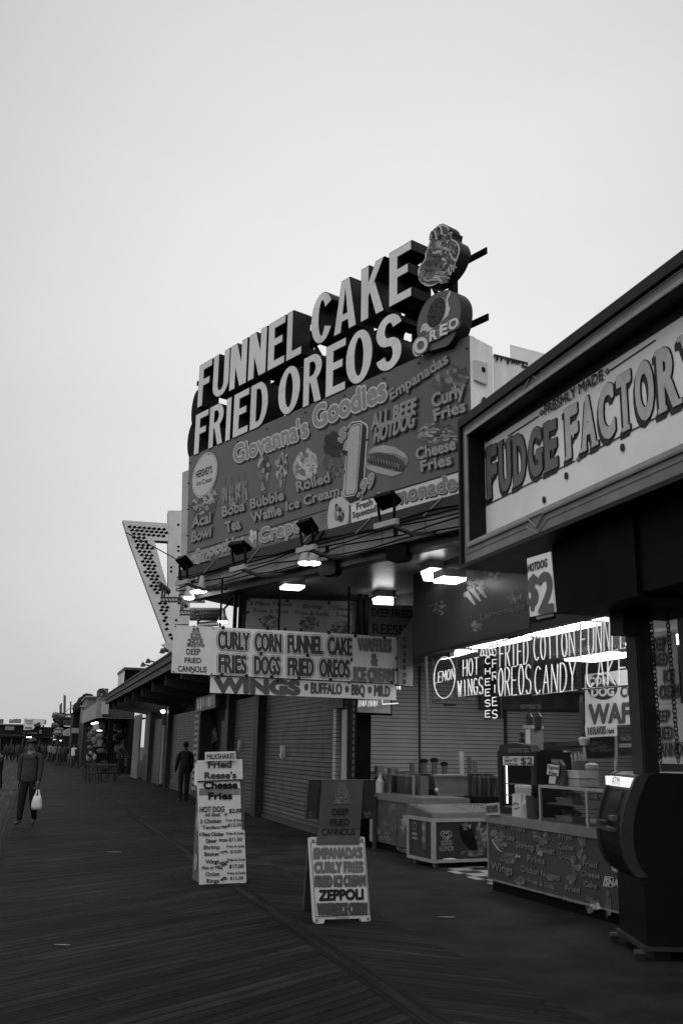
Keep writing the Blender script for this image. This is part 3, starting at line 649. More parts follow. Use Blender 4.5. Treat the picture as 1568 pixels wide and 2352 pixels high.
pic("crepe_oval", oval)
def hers(mb):
    mb.ell(B.xz(470, 1091, -.008), .475, .44, -.008, -.004, G(.12, .5), rot=8); mb.ell(B.xz(470, 1091, -.010), .455, .42, -.010, -.007, G(.46, .4, .1), rot=8)
    mb.ell(B.xz(470, 1091, -.012), .43, .395, -.012, -.009, G(.15, .4), rot=8); mb.ell(B.xz(470, 1091, -.013), .42, .385, -.0135, -.011, G(.46, .4, .1), rot=8)
    B.txt(mb, "HERSHEY'S", (451, 1098), (488, 1085), (450, 1083), INK, -.016, .02); B.txt(mb, "Ice Cream", (453, 1116), (487, 1105), (453, 1105), INK, -.016, 0)
pic("ice_cream_oval", hers)
def smtxt(mb):
    for r_ in range(4):
        x = 736
        for k in range(5): B.poly(mb, [(x, 1183 + r_ * 6 - k * 2.2), (x + 8, 1180.5 + r_ * 6 - k * 2.2), (x + 8, 1182.3 + r_ * 6 - k * 2.2), (x, 1184.8 + r_ * 6 - k * 2.2)], -.006, .002, G(.08, .4)); x += 10
pic("small_print", smtxt)
pic("smoothie_picture", lambda mb: (B.food(mb, (580, 1232), 9, 14, -.008, g5(.5, .4, .3), 30, .35), B.food(mb, (490, 1285), 10, 8, -.012, g5(.05, .09), 16, .4), B.food(mb, (542, 1266), 14, 8, -.012, g5(.04, .08), 16, .4), B.food(mb, (455, 1283), 14, 12, -.006, g5(.3, .4, .24), 20, .4)))
mb = MB()
for X, Y in ((436, 1063), (480, 1043), (545, 1014), (612, 985), (700, 947), (790, 908), (880, 869), (960, 834), (1040, 799), (1070, 800), (1070, 880), (1070, 960), (432, 1110), (431, 1170), (430, 1230), (560, 1040), (575, 1146), (712, 1101), (842, 1010), (921, 985), (1000, 962), (770, 1030), (690, 1190)): B.part('screw', MB().ell(B.xz(X, Y, -.010), .016, .016, -.02, 0, G(.06, .3, metal=.8), n=8), INK)

# ------------------------------------------------------------------ the two rows of big letters on the roof
LS = Thing("rooftop_letter_sign", "two rows of tall pale block letters standing on the billboard against the sky", "letter sign", A_BILL, (RB.x, RB.y, 6.9))
FACE = G(.64, .5, .18, 1.6, streak=.35); SIDE = G(.016, .42, .45, 2.5, streak=.5); EDGE = G(.012, .5)
row1 = (lambda x: 940 - .524 * (x - 452), lambda x: 841 - .594 * (x - 459))
row2 = (lambda x: 1052 - .4355 * (x - 436), lambda x: 954 - .521 * (x - 450))
def inset(pts, e):
    """move every edge of a convex polygon inwards by e"""
    n = len(pts); ar = sum(pts[i][0] * pts[(i + 1) % n][1] - pts[(i + 1) % n][0] * pts[i][1] for i in range(n))
    if ar < 0: pts = pts[::-1]
    out = []
    for i in range(n):
        p0, p1, p2 = [V((q[0], q[1], 0)) for q in (pts[i - 1], pts[i], pts[(i + 1) % n])]
        d1, d2 = (p1 - p0).normalized(), (p2 - p1).normalized(); n1, n2 = V((-d1.y, d1.x, 0)), V((-d2.y, d2.x, 0))
        b = (n1 + n2); b = b / max(.35, b.dot(n1)); out.append((p1.x + b.x * e, p1.y + b.y * e))
    return out
def block_letter(ch, W_, H_, e):
    """condensed heavy block capital as overlapping convex pieces, every outline drawn in by e"""
    s_, t_ = .40 * W_, .172 * H_; P = []
    rect = lambda x0, x1, z0, z1: P.append(inset([(x0, z0), (x1, z0), (x1, z1), (x0, z1)], e))
    poly_ = lambda pts: P.append(inset(pts, e))
    def ring(cx, cz, rx, rz, a0, a1, sx, tz, n=22):
        for k in range(n):
            u, v = R(a0 + (a1 - a0) * k / n), R(a0 + (a1 - a0) * (k + 1) / n)
            f = lambda a, o: (cx + (rx - e if o else rx - sx + e) * math.cos(a), cz + (rz - e if o else rz - tz + e) * math.sin(a))
            P.append([f(u, 1), f(v, 1), f(v, 0), f(u, 0)])
    if ch in 'FE':
        rect(0, s_, 0, H_); rect(0, W_, H_ - t_, H_); rect(0, .86 * W_, .455 * H_, .455 * H_ + t_)
        if ch == 'E': rect(0, W_, 0, t_)
    elif ch == 'L': rect(0, s_, 0, H_); rect(0, W_, 0, t_)
    elif ch == 'I': rect(0, W_, 0, H_)
    elif ch == 'U':
        q = .345 * W_; rect(0, q, .28 * H_, H_); rect(W_ - q, W_, .28 * H_, H_); ring(W_ / 2, .30 * H_, W_ / 2, .30 * H_, 180, 360, q, t_ * .95)
    elif ch == 'N':
        q = .355 * W_; rect(0, q, 0, H_); rect(W_ - q, W_, 0, H_); poly_([(0, H_), (q * 1.15, H_), (W_, 0), (W_ - q * 1.15, 0)])
    elif ch == 'O': ring(W_ / 2, H_ / 2, W_ / 2, H_ / 2, 0, 360, .355 * W_, t_ * .95, 44)
    elif ch == 'C': ring(W_ / 2, H_ / 2, W_ / 2, H_ / 2, 32, 328, .37 * W_, t_ * .95, 36)
    elif ch == 'D':
        q = .355 * W_; rect(0, q, 0, H_); rect(0, .5 * W_, 0, t_ * .95); rect(0, .5 * W_, H_ - t_ * .95, H_); ring(.45 * W_, H_ / 2, .55 * W_, H_ / 2, 90, -90, .355 * W_, t_ * .95)
    elif ch == 'R':
        q = .355 * W_; rect(0, q, 0, H_); rect(0, .5 * W_, H_ - t_ * .95, H_); rect(0, .5 * W_, .42 * H_, .42 * H_ + t_ * .95); ring(.45 * W_, .71 * H_, .55 * W_, .29 * H_, 90, -90, .37 * W_, t_ * .95)
        poly_([(.34 * W_, .5 * H_), (.74 * W_, .5 * H_), (W_, 0), (W_ - .38 * W_, 0)])
    elif ch == 'A':
        q = .34 * W_; poly_([(0, 0), (q, 0), (.56 * W_, H_), (.31 * W_, H_)]); poly_([(W_, 0), (W_ - q, 0), (.44 * W_, H_), (.69 * W_, H_)]); rect(.20 * W_, .80 * W_, .19 * H_, .19 * H_ + t_ * .9)
    elif ch == 'K':
        q = .355 * W_; rect(0, q, 0, H_); poly_([(q * .6, .30 * H_), (W_ * .99, H_), (W_ * .62, H_), (q * .6, .58 * H_)]); poly_([(.36 * W_, .50 * H_), (.60 * W_, .66 * H_), (W_, 0), (W_ * .64, 0)])
    elif ch == 'S':
        rz = (H_ + t_) / 4; ring(W_ / 2, H_ - rz, W_ / 2, rz, 12, 275, .37 * W_, t_, 30); ring(W_ / 2, rz, W_ / 2, rz, 95, -168, .37 * W_, t_, 30)
    return P
def letter(ch, xa, xb, row, xl=None):
    A = LS.px(xa, row[0](xa), 0); Bq = LS.px(xb, row[0](xb), 0); Cq = LS.px(xl or xa, row[1](xl or xa), 0)
    W_, H_ = Bq.x - A.x, Cq.z - A.z; dep = .34; mb = MB(); me_ = MB(); mf = MB()
    for n_, pc in enumerate(block_letter(ch, W_, H_, 0.0)):
        pc = [(A.x + x, A.z + z) for x, z in pc]; k = .0004 * (n_ % 7)
        mb.prism(pc, .012 + k, dep + k, SIDE); me_.prism(pc, -.010 - k, .012, EDGE)
    for n_, pc in enumerate(block_letter(ch, W_, H_, .014)): mf.add([(A.x + x, -.016 - .0004 * (n_ % 7), A.z + z) for x, z in pc], [tuple(range(len(pc)))], FACE)
    o = LS.part("letter", mb, SIDE); LS.part("letter_trim", me_, EDGE, o); LS.part("letter_face", mf, FACE, o)
for ch, a, b_ in (("F", 454, 485), ("U", 488, 526), ("N", 527, 567), ("N", 570, 612), ("E", 615, 655), ("L", 658, 694), ("C", 714, 766), ("A", 767, 820), ("K", 829, 884), ("E", 894, 947)): letter(ch, a, b_, row1)
for ch, a, b_ in (("F", 446, 477), ("R", 479, 513), ("I", 518, 530), ("E", 535, 571), ("D", 574, 616), ("O", 638, 690), ("R", 696, 740), ("E", 748, 795), ("O", 794, 857), ("S", 864, 925)): letter(ch, a, b_, row2)
mb = MB()
for rw, f in ((row1, .12), (row1, .62), (row2, .30), (row2, .80)):
    a = LS.px(452, rw[0](452) * (1 - f) + rw[1](452) * f, .42); b_ = LS.px(985, rw[0](985) * (1 - f) + rw[1](985) * f, .42)
    mb.hexa([a + V((0, 0, -.045)), b_ + V((0, 0, -.045)), b_ + V((0, 0, .045)), a + V((0, 0, .045))], [a + V((0, .08, -.045)), b_ + V((0, .08, -.045)), b_ + V((0, .08, .045)), a + V((0, .08, .045))])
zt = LS.px(700, row1[1](700) * .4 + row1[0](700) * .6, .45).z
for X in (470, 560, 640, 704, 800, 900, 975):
    x = LS.px(X, 900, .45).x; mb.box(x - .05, x + .05, .46, .54, -.3, zt); mb.tube([(x, .5, zt - .1), (x, 2.0, -.2)], .035, 5)
LS.part("support_frame", mb, BLACK)
mb = MB()
for X, rw, f in ((972, row1, .62), (1000, row2, .9)):
    q = LS.px(X, rw[0](X) * (1 - f) + rw[1](X) * f, .42); 
for z_ in (LS.px(1092, 577, .45).z, LS.px(1098, 728, .45).z):
    x1 = LS.px(1106, 575, .45).x; mb.box(-1.9, x1, .46, .56, z_ - .05, z_ - .03); mb.box(-1.9, x1, .54, .56, z_ - .05, z_ + .05)
q = LS.px(1097, 770, .5); mb.tube([(q.x - .55, .5, LS.px(1070, 700, .5).z), (q.x + .0, .5, .0)], .04, 6)
mb.box(-1.62, -1.5, .46, .56, 0, LS.px(980, 600, .5).z); mb.box(-.85, -.75, .46, .56, 0, LS.px(980, 600, .5).z)
LS.part("side_rails", mb, BLACK)
# dark rounded cabinets seen end-on at the far left of the rows
for nm, C, rx, rz, lb in (("round_sign_back", (452, 940), .22, .42, "upper dark disc showing behind the first letters of the top row"), ("round_sign_back", (444, 1010), .24, .40, "lower dark disc showing behind the first letters of the bottom row")):
    t0 = Thing(nm, lb, "sign", A_BILL, LS.org + LS.R @ LS.px(*C, .5))
    t0.part("cabinet", MB().ell((0, 0), rx, rz, 0, .3), BLACK); t0.part("rim", MB().ell((0, 0), rx * 1.04, rz * 1.04, .1, .2), SIDE)

def z2(x, y): return (804 + .2929 * x, 488 + .2929 * y)
C1 = Thing("dessert_sign", "upper round sign showing a fruit topped dessert beside the top letter row", "sign", A_BILL, LS.org + LS.R @ LS.px(1010, 660, -.06))
o1 = [z2(*q) for q in ((720, 88), (755, 100), (776, 128), (770, 160), (800, 148), (794, 200), (840, 228), (862, 285), (850, 345), (820, 420), (770, 490), (715, 540), (650, 577), (598, 582), (545, 548), (525, 490), (532, 435), (578, 370), (585, 320), (606, 270), (634, 195), (650, 150), (684, 104))]; o1 = spline(o1)
mb = MB(); C1.poly(mb, o1, 0, .20, EDGE, SIDE); C1.part("cabinet", mb, SIDE)
mb = MB(); C1.poly(mb, grow(o1, (-.03, -.02)), -.006, .004, G(.5, .4, .15)); C1.poly(mb, grow(o1, (-.11, -.075)), -.012, .004, G(.10, .4, .4, 5))
C1.food(mb, (1009, 617), 34, 30, -.016, g5(.04, .07, .11, .05), 70, .22)
for C, rx, rz, gs in ((z2(680, 510), 32, 14, (.2, .3, .38, .12)), (z2(775, 400), 16, 25, (.2, .34, .1, .4)), (z2(700, 200), 22, 20, (.25, .4, .1, .05, .3)), (z2(680, 300), 24, 12, (.2, .35, .06)), (z2(800, 290), 14, 12, (.3, .1, .03)), (z2(565, 500), 8, 14, (.2, .12))): C1.food(mb, C, rx, rz, -.022, g5(*gs), 40, .24)
for k in range(3): mb.tube([C1.px(z2(650 + k * 22 + 26 * math.cos(t), 0)[0], z2(0, 215 - k * 18 - 70 * math.sin(t))[1], -.03) for t in [i * .35 for i in range(10)]], .014, 5, G(.07 if k % 2 else .4, .4))
C1.part("picture", mb, LT)
C2 = Thing("cookie_sign", "lower round sign showing a dark cookie splashing in milk beside the bottom letter row", "sign", A_BILL, LS.org + LS.R @ LS.px(1005, 790, -.10))
o2 = [z2(*q) for q in ((760, 609), (815, 624), (858, 680), (870, 745), (864, 830), (846, 910), (810, 985), (770, 1040), (720, 1062), (600, 1090), (560, 1060), (523, 960), (522, 880), (540, 800), (575, 725), (625, 665), (690, 625))]; o2 = spline(o2)
mb = MB(); C2.poly(mb, o2, 0, .21, EDGE, SIDE); C2.part("cabinet", mb, SIDE)
mb = MB(); C2.poly(mb, grow(o2, (-.025, -.02)), -.006, .004, G(.10, .4, .25, 2)); 
spl = [z2(*q) for q in ((596, 868), (575, 872), (560, 885), (575, 900), (560, 930), (590, 925), (600, 940), (640, 915), (700, 880), (740, 830), (775, 800), (760, 770), (772, 740), (765, 690), (755, 680), (752, 740), (730, 800), (690, 860), (640, 900))]
C2.poly(mb, spl, -.010, .003, G(.5, .4))
for q in ((775, 645, 5), (762, 670, 4), (560, 915, 5), (770, 770, 5)): mb.ell(C2.xz(*z2(q[0], q[1]), -.012), .02, .055, -.014, -.01, G(.5, .4), rot=-20, n=10)
def ellp(cx, cy, rx, ry, rot, n=30): return [z2(cx + rx * math.cos(t) * math.cos(rot) - ry * math.sin(t) * math.sin(rot), cy + rx * math.cos(t) * math.sin(rot) + ry * math.sin(t) * math.cos(rot)) for t in [6.2832 * i / n for i in range(n)]]
C2.poly(mb, ellp(681, 786, 62, 126, .33), -.013, .003, G(.4, .4)); C2.poly(mb, ellp(674, 784, 62, 124, .33), -.016, .003, G(.012, .4)); 
rn = random.Random(5)
for i in range(70):
    a = rn.random() * 6.283; r_ = rn.random() ** .5 * .86; u, v = 60 * r_ * math.cos(a), 120 * r_ * math.sin(a); X, Y = 674 + u * math.cos(.33) - v * math.sin(.33), 784 + u * math.sin(.33) + v * math.cos(.33)
    mb.ell(C2.xz(*z2(X, Y), -.019), .035, .012, -.019, -.016, G(.05, .4), rot=rn.random() * 180, n=8)
C2.part("picture", mb, LT)
mb = MB()
ring = []
for q in ((484, 1095), (488, 1035), (525, 980), (590, 968), (640, 935), (740, 895), (770, 845), (820, 826), (858, 850), (852, 895), (820, 920), (760, 945), (700, 990), (620, 1025), (600, 1085), (550, 1120), (510, 1135)): ring.append(z2(*q))
ring = spline(ring, 4)
C2.poly(mb, ring, -.026, .02, G(.05, .4)); C2.poly(mb, grow(ring, (-.03, -.05)), -.030, .006, G(.5, .4, .1)); C2.poly(mb, grow(ring, (-.07, -.12)), -.034, .006, G(.12, .4))
for ch, x0, x1, yb0, yb1, yt in (("O", 500, 604, 1108, 1085, 1000), ("R", 622, 682, 1010, 985, 935), ("E", 700, 762, 968, 948, 888), ("O", 770, 846, 925, 895, 850)):
    C2.txt(mb, ch, z2(x0, yb0), z2(x1, yb1), z2(x0 + 2, yt), G(.55, .4, .08), -.040, .03, .02)
C2.part("lettering", mb, LT)

# ------------------------------------------------------------------ floodlights that light the billboard, canopy lamps, loudspeakers
def flood(quad, lb, rear=(0, .12)):
    cx = sum(q[0] for q in quad) / 4; cy = sum(q[1] for q in quad) / 4
    d = -.75; O = B.org + B.R @ B.px(cx, cy + 14, d)
    t = Thing("billboard_floodlight", lb, "floodlight", A_BILL, O, "floodlights along the foot of the billboard")
    q0 = [t.px(quad[0][0], quad[0][1], -.10), t.px(quad[1][0], quad[1][1], -.10), t.px(quad[2][0], quad[2][1], .10), t.px(quad[3][0], quad[3][1], .10)]
    up_ = V((0, .05, .06))
    mb = MB(); mb.hexa(q0, [p_ + up_ for p_ in q0]); t.part("lamp_head", mb, BLACK)
    c = sum(q0, V()) / 4; x = abs(q0[1].x - q0[0].x) * .5
    for k in (-1, 1): t.part("bracket", MB().tube([c + V((k * x, 0, 0)), V((k * x * .8, .02, -.16))], .02, 5), BLACK)
    mb = MB(); mb.box(-.22, .2, -.02, .04, -.24, -.17, G(.35, .5)); mb.tube([(0, 0, -.2), (.1, .35, -.3), (.1, .8, -.22)], .03, 6); t.part("arm", mb, STEEL)
flood([(402, 1287), (420, 1281), (439, 1303), (424, 1312)], "black floodlight at the far left end below the billboard")
flood([(522, 1252), (553, 1248), (575, 1266), (543, 1276)], "black floodlight in front of the billboard's smoothie strip")
flood([(679, 1203), (708, 1195), (726, 1222), (702, 1232)], "black floodlight in front of the billboard's crepe lettering")
flood([(856, 1144), (895, 1134), (917, 1158), (877, 1174)], "largest black floodlight, covering the start of the lemonade lettering")
def spot(X, Y, d, lb, tx=0, s=1.0, rx=.11):
    O = B.org + B.R @ B.px(X, Y, d); t = Thing("spot_lamp", lb, "spot lamp", A_BILL, O, "lit spot lamps under the canopy edge")
    t.part("shade", MB().lathe([(rx * .3 * s, .25 * s), (rx * .5 * s, .12 * s), (rx * s, .0), (rx * .96 * s, -.005)], (0, 0, 0), 12), G(.35, .4, .2), smooth=True)
    t.part("bulb", MB().ball((0, 0, -.015), rx * .9 * s, None, 6, (1, 1, .35)), EM(16, 1.0, False))
    t.part("arm", MB().tube([(0, 0, .22 * s), (tx, .1, .34 * s), (tx, .2, .5 * s)], .02, 5), BLACK)
spot(700, 1291, -.25, "left one of the lit spot lamp pair at the middle of the canopy edge", .04)
spot(721, 1291, -.25, "right one of the lit spot lamp pair at the middle of the canopy edge", -.04)
spot(434, 1371, -.1, "lowest of the three lit spot lamps at the left corner of the canopy", .1)
spot(452, 1357, .0, "middle of the three lit spot lamps at the left corner of the canopy", .0)
spot(463, 1355, -.1, "upper right of the three lit spot lamps at the left corner of the canopy", -.05)
spot(512, 1426, .5, "lit spot lamp above the deep fried cannolis board", 0, .9)
for X, Y, lb in ((757, 1306, "left oval black loudspeaker hanging under the canopy edge"), (915, 1272, "right oval black loudspeaker hanging under the canopy edge")):
    O = B.org + B.R @ B.px(X, Y, .05); t = Thing("loudspeaker", lb, "loudspeaker", A_BILL + 20, O, "loudspeakers under the canopy edge")
    mb = MB(); mb.prism([(.155 * (abs(math.cos(a)) ** .5) * (1 if math.cos(a) > 0 else -1), .11 * (abs(math.sin(a)) ** .5) * (1 if math.sin(a) > 0 else -1)) for a in [6.2832 * i / 24 for i in range(24)]], -.08, .1); t.part("cabinet", mb, BLACK)
    mb = MB(); mb.cyl((0, 0, .1), (0, 0, .24), .022); mb.cyl((0, 0, .23), (0, 0, .34), .075); t.part("mount", mb, BLACK)

# ------------------------------------------------------------------ arrow sign with bulb holes
AR = Thing("arrow_sign", "tall pale arrow shaped pylon sign pierced with rows of bulb holes", "sign", A_CROSS - 4, W(2.6, 22, 3.6))
def z1(x, y): return (258.3 + .2197 * x, 1148 + .2197 * y)
PALE = G(.62, .7, .3, 1.4, streak=.6)
mb = MB(); AR.poly(mb, [z1(*q) for q in ((583, 112), (735, 112), (735, 800), (825, 870), (803, 1300), (650, 1300), (636, 1570), (640, 1500), (585, 1300), (583, 1250))], 0, .35, PALE, G(.3, .7)); AR.part("post", mb, PALE)
mb = MB()
AR.poly(mb, [z1(*q) for q in ((106, 213), (583, 245), (583, 432), (440, 424), (270, 424), (172, 424))], -.02, .30, PALE, G(.2, .7))
AR.poly(mb, [z1(*q) for q in ((172, 426), (440, 426), (583, 940), (600, 1250), (645, 1330), (640, 1500), (566, 1488))], -.02, .30, PALE, G(.2, .7)); AR.part("arrow", mb, PALE)
mb = MB(); AR.poly(mb, [z1(*q) for q in ((512, 1515), (580, 1485), (660, 1480), (660, 1620))], -.03, .1, PALE); AR.part("arrow_tip", mb, PALE)
def hole(x, y, dia=True):
    mb = MB()
    c = AR.xz(*z1(x, y), -.024); k = .055
    mb.prism([(c[0] - k, c[1]), (c[0] - k * .3, c[1] - k * .75), (c[0] + k, c[1] - k * .2), (c[0] + k * .3, c[1] + k * .7)] if dia else [(c[0] + .03 * math.cos(a), c[1] + .03 * math.sin(a)) for a in [i * .785 for i in range(8)]], -.026 if dia else -.006, -.02 if dia else .0); AR.part('bulb_hole', mb, BLACK)
for r_, (x0, y0, n_) in enumerate(((182, 280, 8), (207, 315, 8), (228, 353, 7), (228, 390, 3), (250, 430, 3), (272, 468, 3), (262, 498, 4), (285, 537, 3), (308, 575, 3), (345, 610, 2), (318, 643, 3), (340, 682, 3), (378, 718, 2), (345, 752, 3), (372, 790, 3), (410, 827, 2), (435, 862, 2), (408, 898, 2), (445, 935, 2), (470, 970, 1))):
    for k in range(n_): hole(x0 + k * 51, y0 + k * (4 if r_ < 3 else 3))
for x, y in ((500, 1080), (552, 1083), (525, 1118), (575, 1122), (513, 1152), (565, 1156), (537, 1190), (560, 1228), (545, 1262), (570, 1300), (568, 1350), (605, 1410), (627, 1447)): hole(x, y)
for x, y in ((690, 258), (692, 488), (691, 531), (696, 600), (617, 703), (616, 747), (688, 856), (708, 952), (707, 992), (698, 1080), (669, 1256)): hole(x, y, False)
mb = MB(); mb.tube([AR.px(*z1(140, 340), -.1), AR.px(*z1(430, 490), -.3), AR.px(*z1(665, 620), -.6)], .012, 4); AR.part("guy_wire", mb, BLACK)
for pts, lb in ((((505, 1022), (970, 1030), (500, 880), (610, 972)), "uppermost truss arm with a small lamp crossing in front of the arrow sign"), (((705, 1160), (1140, 1160), (700, 1030), (795, 1115)), "middle truss arm with a small lamp below the canopy corner"), (((885, 1290), (1110, 1270), (865, 1165), (945, 1250)), "lowest truss arm with a small lamp just above the cannolis board")):
    t = Thing("lamp_arm", lb, "lamp arm", A_CROSS, W(3.0, 16.9, 3.8), "truss arms with small lamps left of the canopy")
    a, b_ = t.px(*z1(*pts[0])), t.px(*z1(*pts[1])); c, d_ = t.px(*z1(*pts[2])), t.px(*z1(*pts[3]))
    mb = MB(); mb.tube([a, b_], .018, 5); mb.tube([a + V((0, 0, -.07)), b_ + V((0, 0, -.07))], .018, 5)
    n_ = 14
    for i in range(n_): q = a.lerp(b_, i / n_); q2 = a.lerp(b_, (i + 1) / n_); mb.tube([q, q2 + V((0, 0, -.07))], .010, 4)
    t.part("truss", mb, STEEL)
    mb = MB(); mb.hexa([c, d_, d_ + V((0, .0, .05)), c + V((0, 0, .05))], [c + V((0, .3, 0)), d_ + V((0, .3, 0)), d_ + V((0, .3, .05)), c + V((0, .3, .05))]); t.part("lamp_head", mb, STEEL)
    m_ = c.lerp(d_, .55); mb = MB(); mb.tube([c.lerp(d_, .25), a + V((.02, 0, 0))], .018, 4); mb.tube([m_, a + V((m_.x - c.x - .05, 0, 0))], .018, 4); t.part("bracket", mb, STEEL)
t = Thing("duct_pipe", "thick horizontal grey duct between the arrow sign and the stand", "pipe", A_CROSS, W(3.0, 18.6, 4.2))
t.part("pipe", MB().cyl(t.px(*z1(815, 1195)), t.px(*z1(1150, 1198)), .13, 14), G(.22, .4, .2, 4), smooth=True)

# ------------------------------------------------------------------ boards hung under the canopy
def zb(x, y): return (373 + .366 * x, 1292 + .366 * y)
def board(name, label, quad, b, a=A_CROSS, mat=BOARD, cat="sign board", th=.03, group=None, pref=None):
    cx = sum(q[0] for q in quad) / 4; by = max(q[1] for q in quad)
    n = V((-math.sin(R(a)), math.cos(R(a)), 0))
    r = ray(cx, by); c0 = W(0, b) if pref is None else pref
    k = (c0 - CAM).dot(n) / r.dot(n); O = CAM + r * k
    t = Thing(name, label, cat, a, O, group)
    mb = MB(); t.poly(mb, quad, 0, th, mat); t.part("panel", mb, mat); return t
def bolts(t, pts, r=.022):
    for x, y in pts: t.part("bolt", MB().ell(t.xz(x, y, -.012), r, r, -.014, 0, INK, n=10), INK)
FAT = .055
def words(t, lst, mat=INK, zf=lambda x, y: (x, y), bold=.05, d=-.004, off=0.0, outline=None, omat=None, name="lettering", gap=None, sh=None):
    for s, (ax, ay), (bx, by), cy in lst:
        mb = MB(); k = cy if not isinstance(cy, tuple) else cy
        A_, B_ = zf(ax, ay), zf(bx, by); C_ = zf(ax, cy) if not isinstance(cy, tuple) else zf(*cy)
        if gap: t.txt(mb, s, A_, B_, C_, INK, d, off, bold + outline, None); t.txt(mb, s, A_, B_, C_, gap, d - .004, off, bold + outline * .62); t.txt(mb, s, A_, B_, C_, mat, d - .008, off, bold)
        else: t.txt(mb, s, A_, B_, C_, mat, d, off, bold, outline, omat, sh, SHD)
        t.part(name, mb, mat)
t = board("hanging_sign", "white hanging board with a pyramid of pastries, reading deep fried cannolis", [(400, 1435), (494, 1440), (489, 1551), (394, 1545)], 15.2)
words(t, [("DEEP", (152, 577), (237, 578), 542), ("FRiED", (141, 628), (243, 631), 596), ("CANNOLiS", (98, 683), (277, 689), 648)], zf=zb, bold=.025)
def pyramid(t, C, rx, h, d, greys, seed=0):
    mb = MB(); rn = random.Random(seed)
    for r_ in range(7):
        for k in range(r_ // 2 + 1 + r_ % 2 * 0 + 1):
            X = C[0] + (k - (r_ // 2 + 1) / 2 + .5 - .5) * rx / 4 + rx / 8; Y = C[1] - h / 2 + r_ * h / 6.5
            c = t.xz(X + rn.uniform(-1, 1), Y + rn.uniform(-1, 1), d); k_ = abs(t.xz(X + rx / 8.5, Y, d)[0] - t.xz(X, Y, d)[0])
            mb.ell(c, k_ * 1.05, k_ * 1.0, d - r_ * .0006, d, greys[0], n=10); mb.ell((c[0], c[1]), k_ * .62, k_ * .55, d - .001 - r_ * .0006, d, greys[1], n=8); mb.ell((c[0] + k_ * .1, c[1]), k_ * .28, k_ * .25, d - .002 - r_ * .0006, d, greys[2], n=6)
    t.food(mb, (C[0], C[1] + h * .28), rx * .5, h * .3, d - .005, [greys[0], greys[1], greys[2]], 26, .14, seed=seed)
    t.part("pastry_picture", mb, greys[0])
pyramid(t, zb(198, 472), 34, 40, -.004, g5(.30, .05, .42))
bolts(t, [zb(*q) for q in ((82, 400), (320, 412), (70, 682), (190, 690), (310, 698), (200, 398))], .012)
t = board("hanging_sign", "long pale board reading curly fries, corn dogs, funnel cake and fried treats in outlined capitals", [(494, 1440), (812, 1457), (810, 1565), (489, 1550)], 15.2)
DG = G(.06, .5, .3)
words(t, [("CURLY", (352, 538), (545, 550), (352, 433)), ("CORN", (582, 552), (744, 560), (582, 446)), ("FUNNEL", (789, 562), (1004, 572), (789, 457)), ("CAKE", (1039, 574), (1186, 582), (1039, 470)),
          ("FRIES", (356, 688), (526, 695), (356, 580)), ("DOGS", (579, 697), (737, 703), (579, 590)), ("FRIED", (789, 706), (946, 712), (789, 600)), ("OREOS", (988, 714), (1172, 722), (988, 608))], DG, zb, .05, outline=.085, gap=BOARD, off=.0)
bolts(t, [zb(*q) for q in ((382, 408), (662, 412), (1045, 440), (620, 572), (912, 582), (1190, 610), (375, 703), (528, 710), (685, 718), (857, 725), (1055, 735), (1195, 742))], .03)
t = board("hanging_sign", "pale board reading waffles and ice cream in dull grey capitals", [(812, 1457.5), (911, 1464), (911, 1571), (810, 1565)], 15.17)
words(t, [("WAFFLES", (1228, 550), (1432, 559), (1228, 478)), ("&", (1312, 640), (1345, 645), (1312, 573)), ("ICE", (1203, 739), (1273, 744), (1203, 660)), ("CREAM", (1291, 743), (1448, 750), (1291, 666))], G(.16, .5), zb, .04, outline=.08, gap=G(.30, .5))
bolts(t, [zb(*q) for q in ((1210, 460), (1392, 470), (1476, 480), (1470, 600), (1470, 672), (1308, 748), (1440, 752))], .03)
t = board("hanging_sign", "low narrow board reading wings, buffalo, bbq and mild, the lowest hanging board", [(484, 1553), (909, 1572), (909, 1608), (483, 1591)], 15.25)
WG = G(.10, .5)
words(t, [("WINGS", (330, 808), (860, 826), (330, 728))], WG, zb, .10, off=.02)
words(t, [("BUFFALO", (932, 820), (1124, 827), (932, 756)), ("BBQ", (1187, 829), (1267, 833), (1187, 768)), ("MILD", (1330, 836), (1424, 841), (1330, 772))], WG, zb, .06)
mb = MB()
for x, y in ((903, 782), (1158, 795), (1300, 800)): mb.ell(t.xz(*zb(x, y), -.006), .035, .06, -.006, 0, WG)
t.part("dots", mb, WG)
t = board("hanging_sign", "dim board with three fried food pictures above the long pale board, third from the floor", [(569, 1374), (820, 1382), (814, 1459), (565, 1443)], 16.0, mat=G(.20, .5, .25, 1.5))
words(t, [("3 Piece Tender", (550, 266), (815, 276), (550, 242)), ("Fries & Soda", (575, 313), (792, 319), (575, 288)), ("Shrimp", (880, 286), (1000, 290), (880, 262)), ("Fries & Soda", (832, 325), (1043, 336), (832, 302)), ("Cheese", (1070, 297), (1190, 303), (1070, 275)), ("Fries", (1092, 340), (1168, 346), (1092, 318))], DG, zb, .05)
mb = MB()
for C in ((670, 372), (922, 380), (1122, 405)): mb = MB(); t.food(mb, zb(*C), 22, 15, -.004, g5(.05, .1, .2, .15, .03), 50, .24, base=G(.09, .5)); t.part("picture", mb, DG)
bolts(t, [zb(*q) for q in ((540, 230), (785, 240), (1045, 252), (1190, 262), (535, 312), (660, 410), (770, 418), (870, 422), (1045, 438), (1195, 445))], .03)
t = board("hanging_sign", "dark board reading deep fried and a peanut butter treat, half hidden behind the lamp", [zb(1300, 262), (948, 1391), (948, 1462), zb(1300, 462)], 15.15, mat=G(.14, .5, .4, 2))
words(t, [("DEEP FRIED", (1312, 338), (1562, 350), (1312, 288))], G(.03, .5), zb, .06, outline=.10, omat=G(.20, .5))
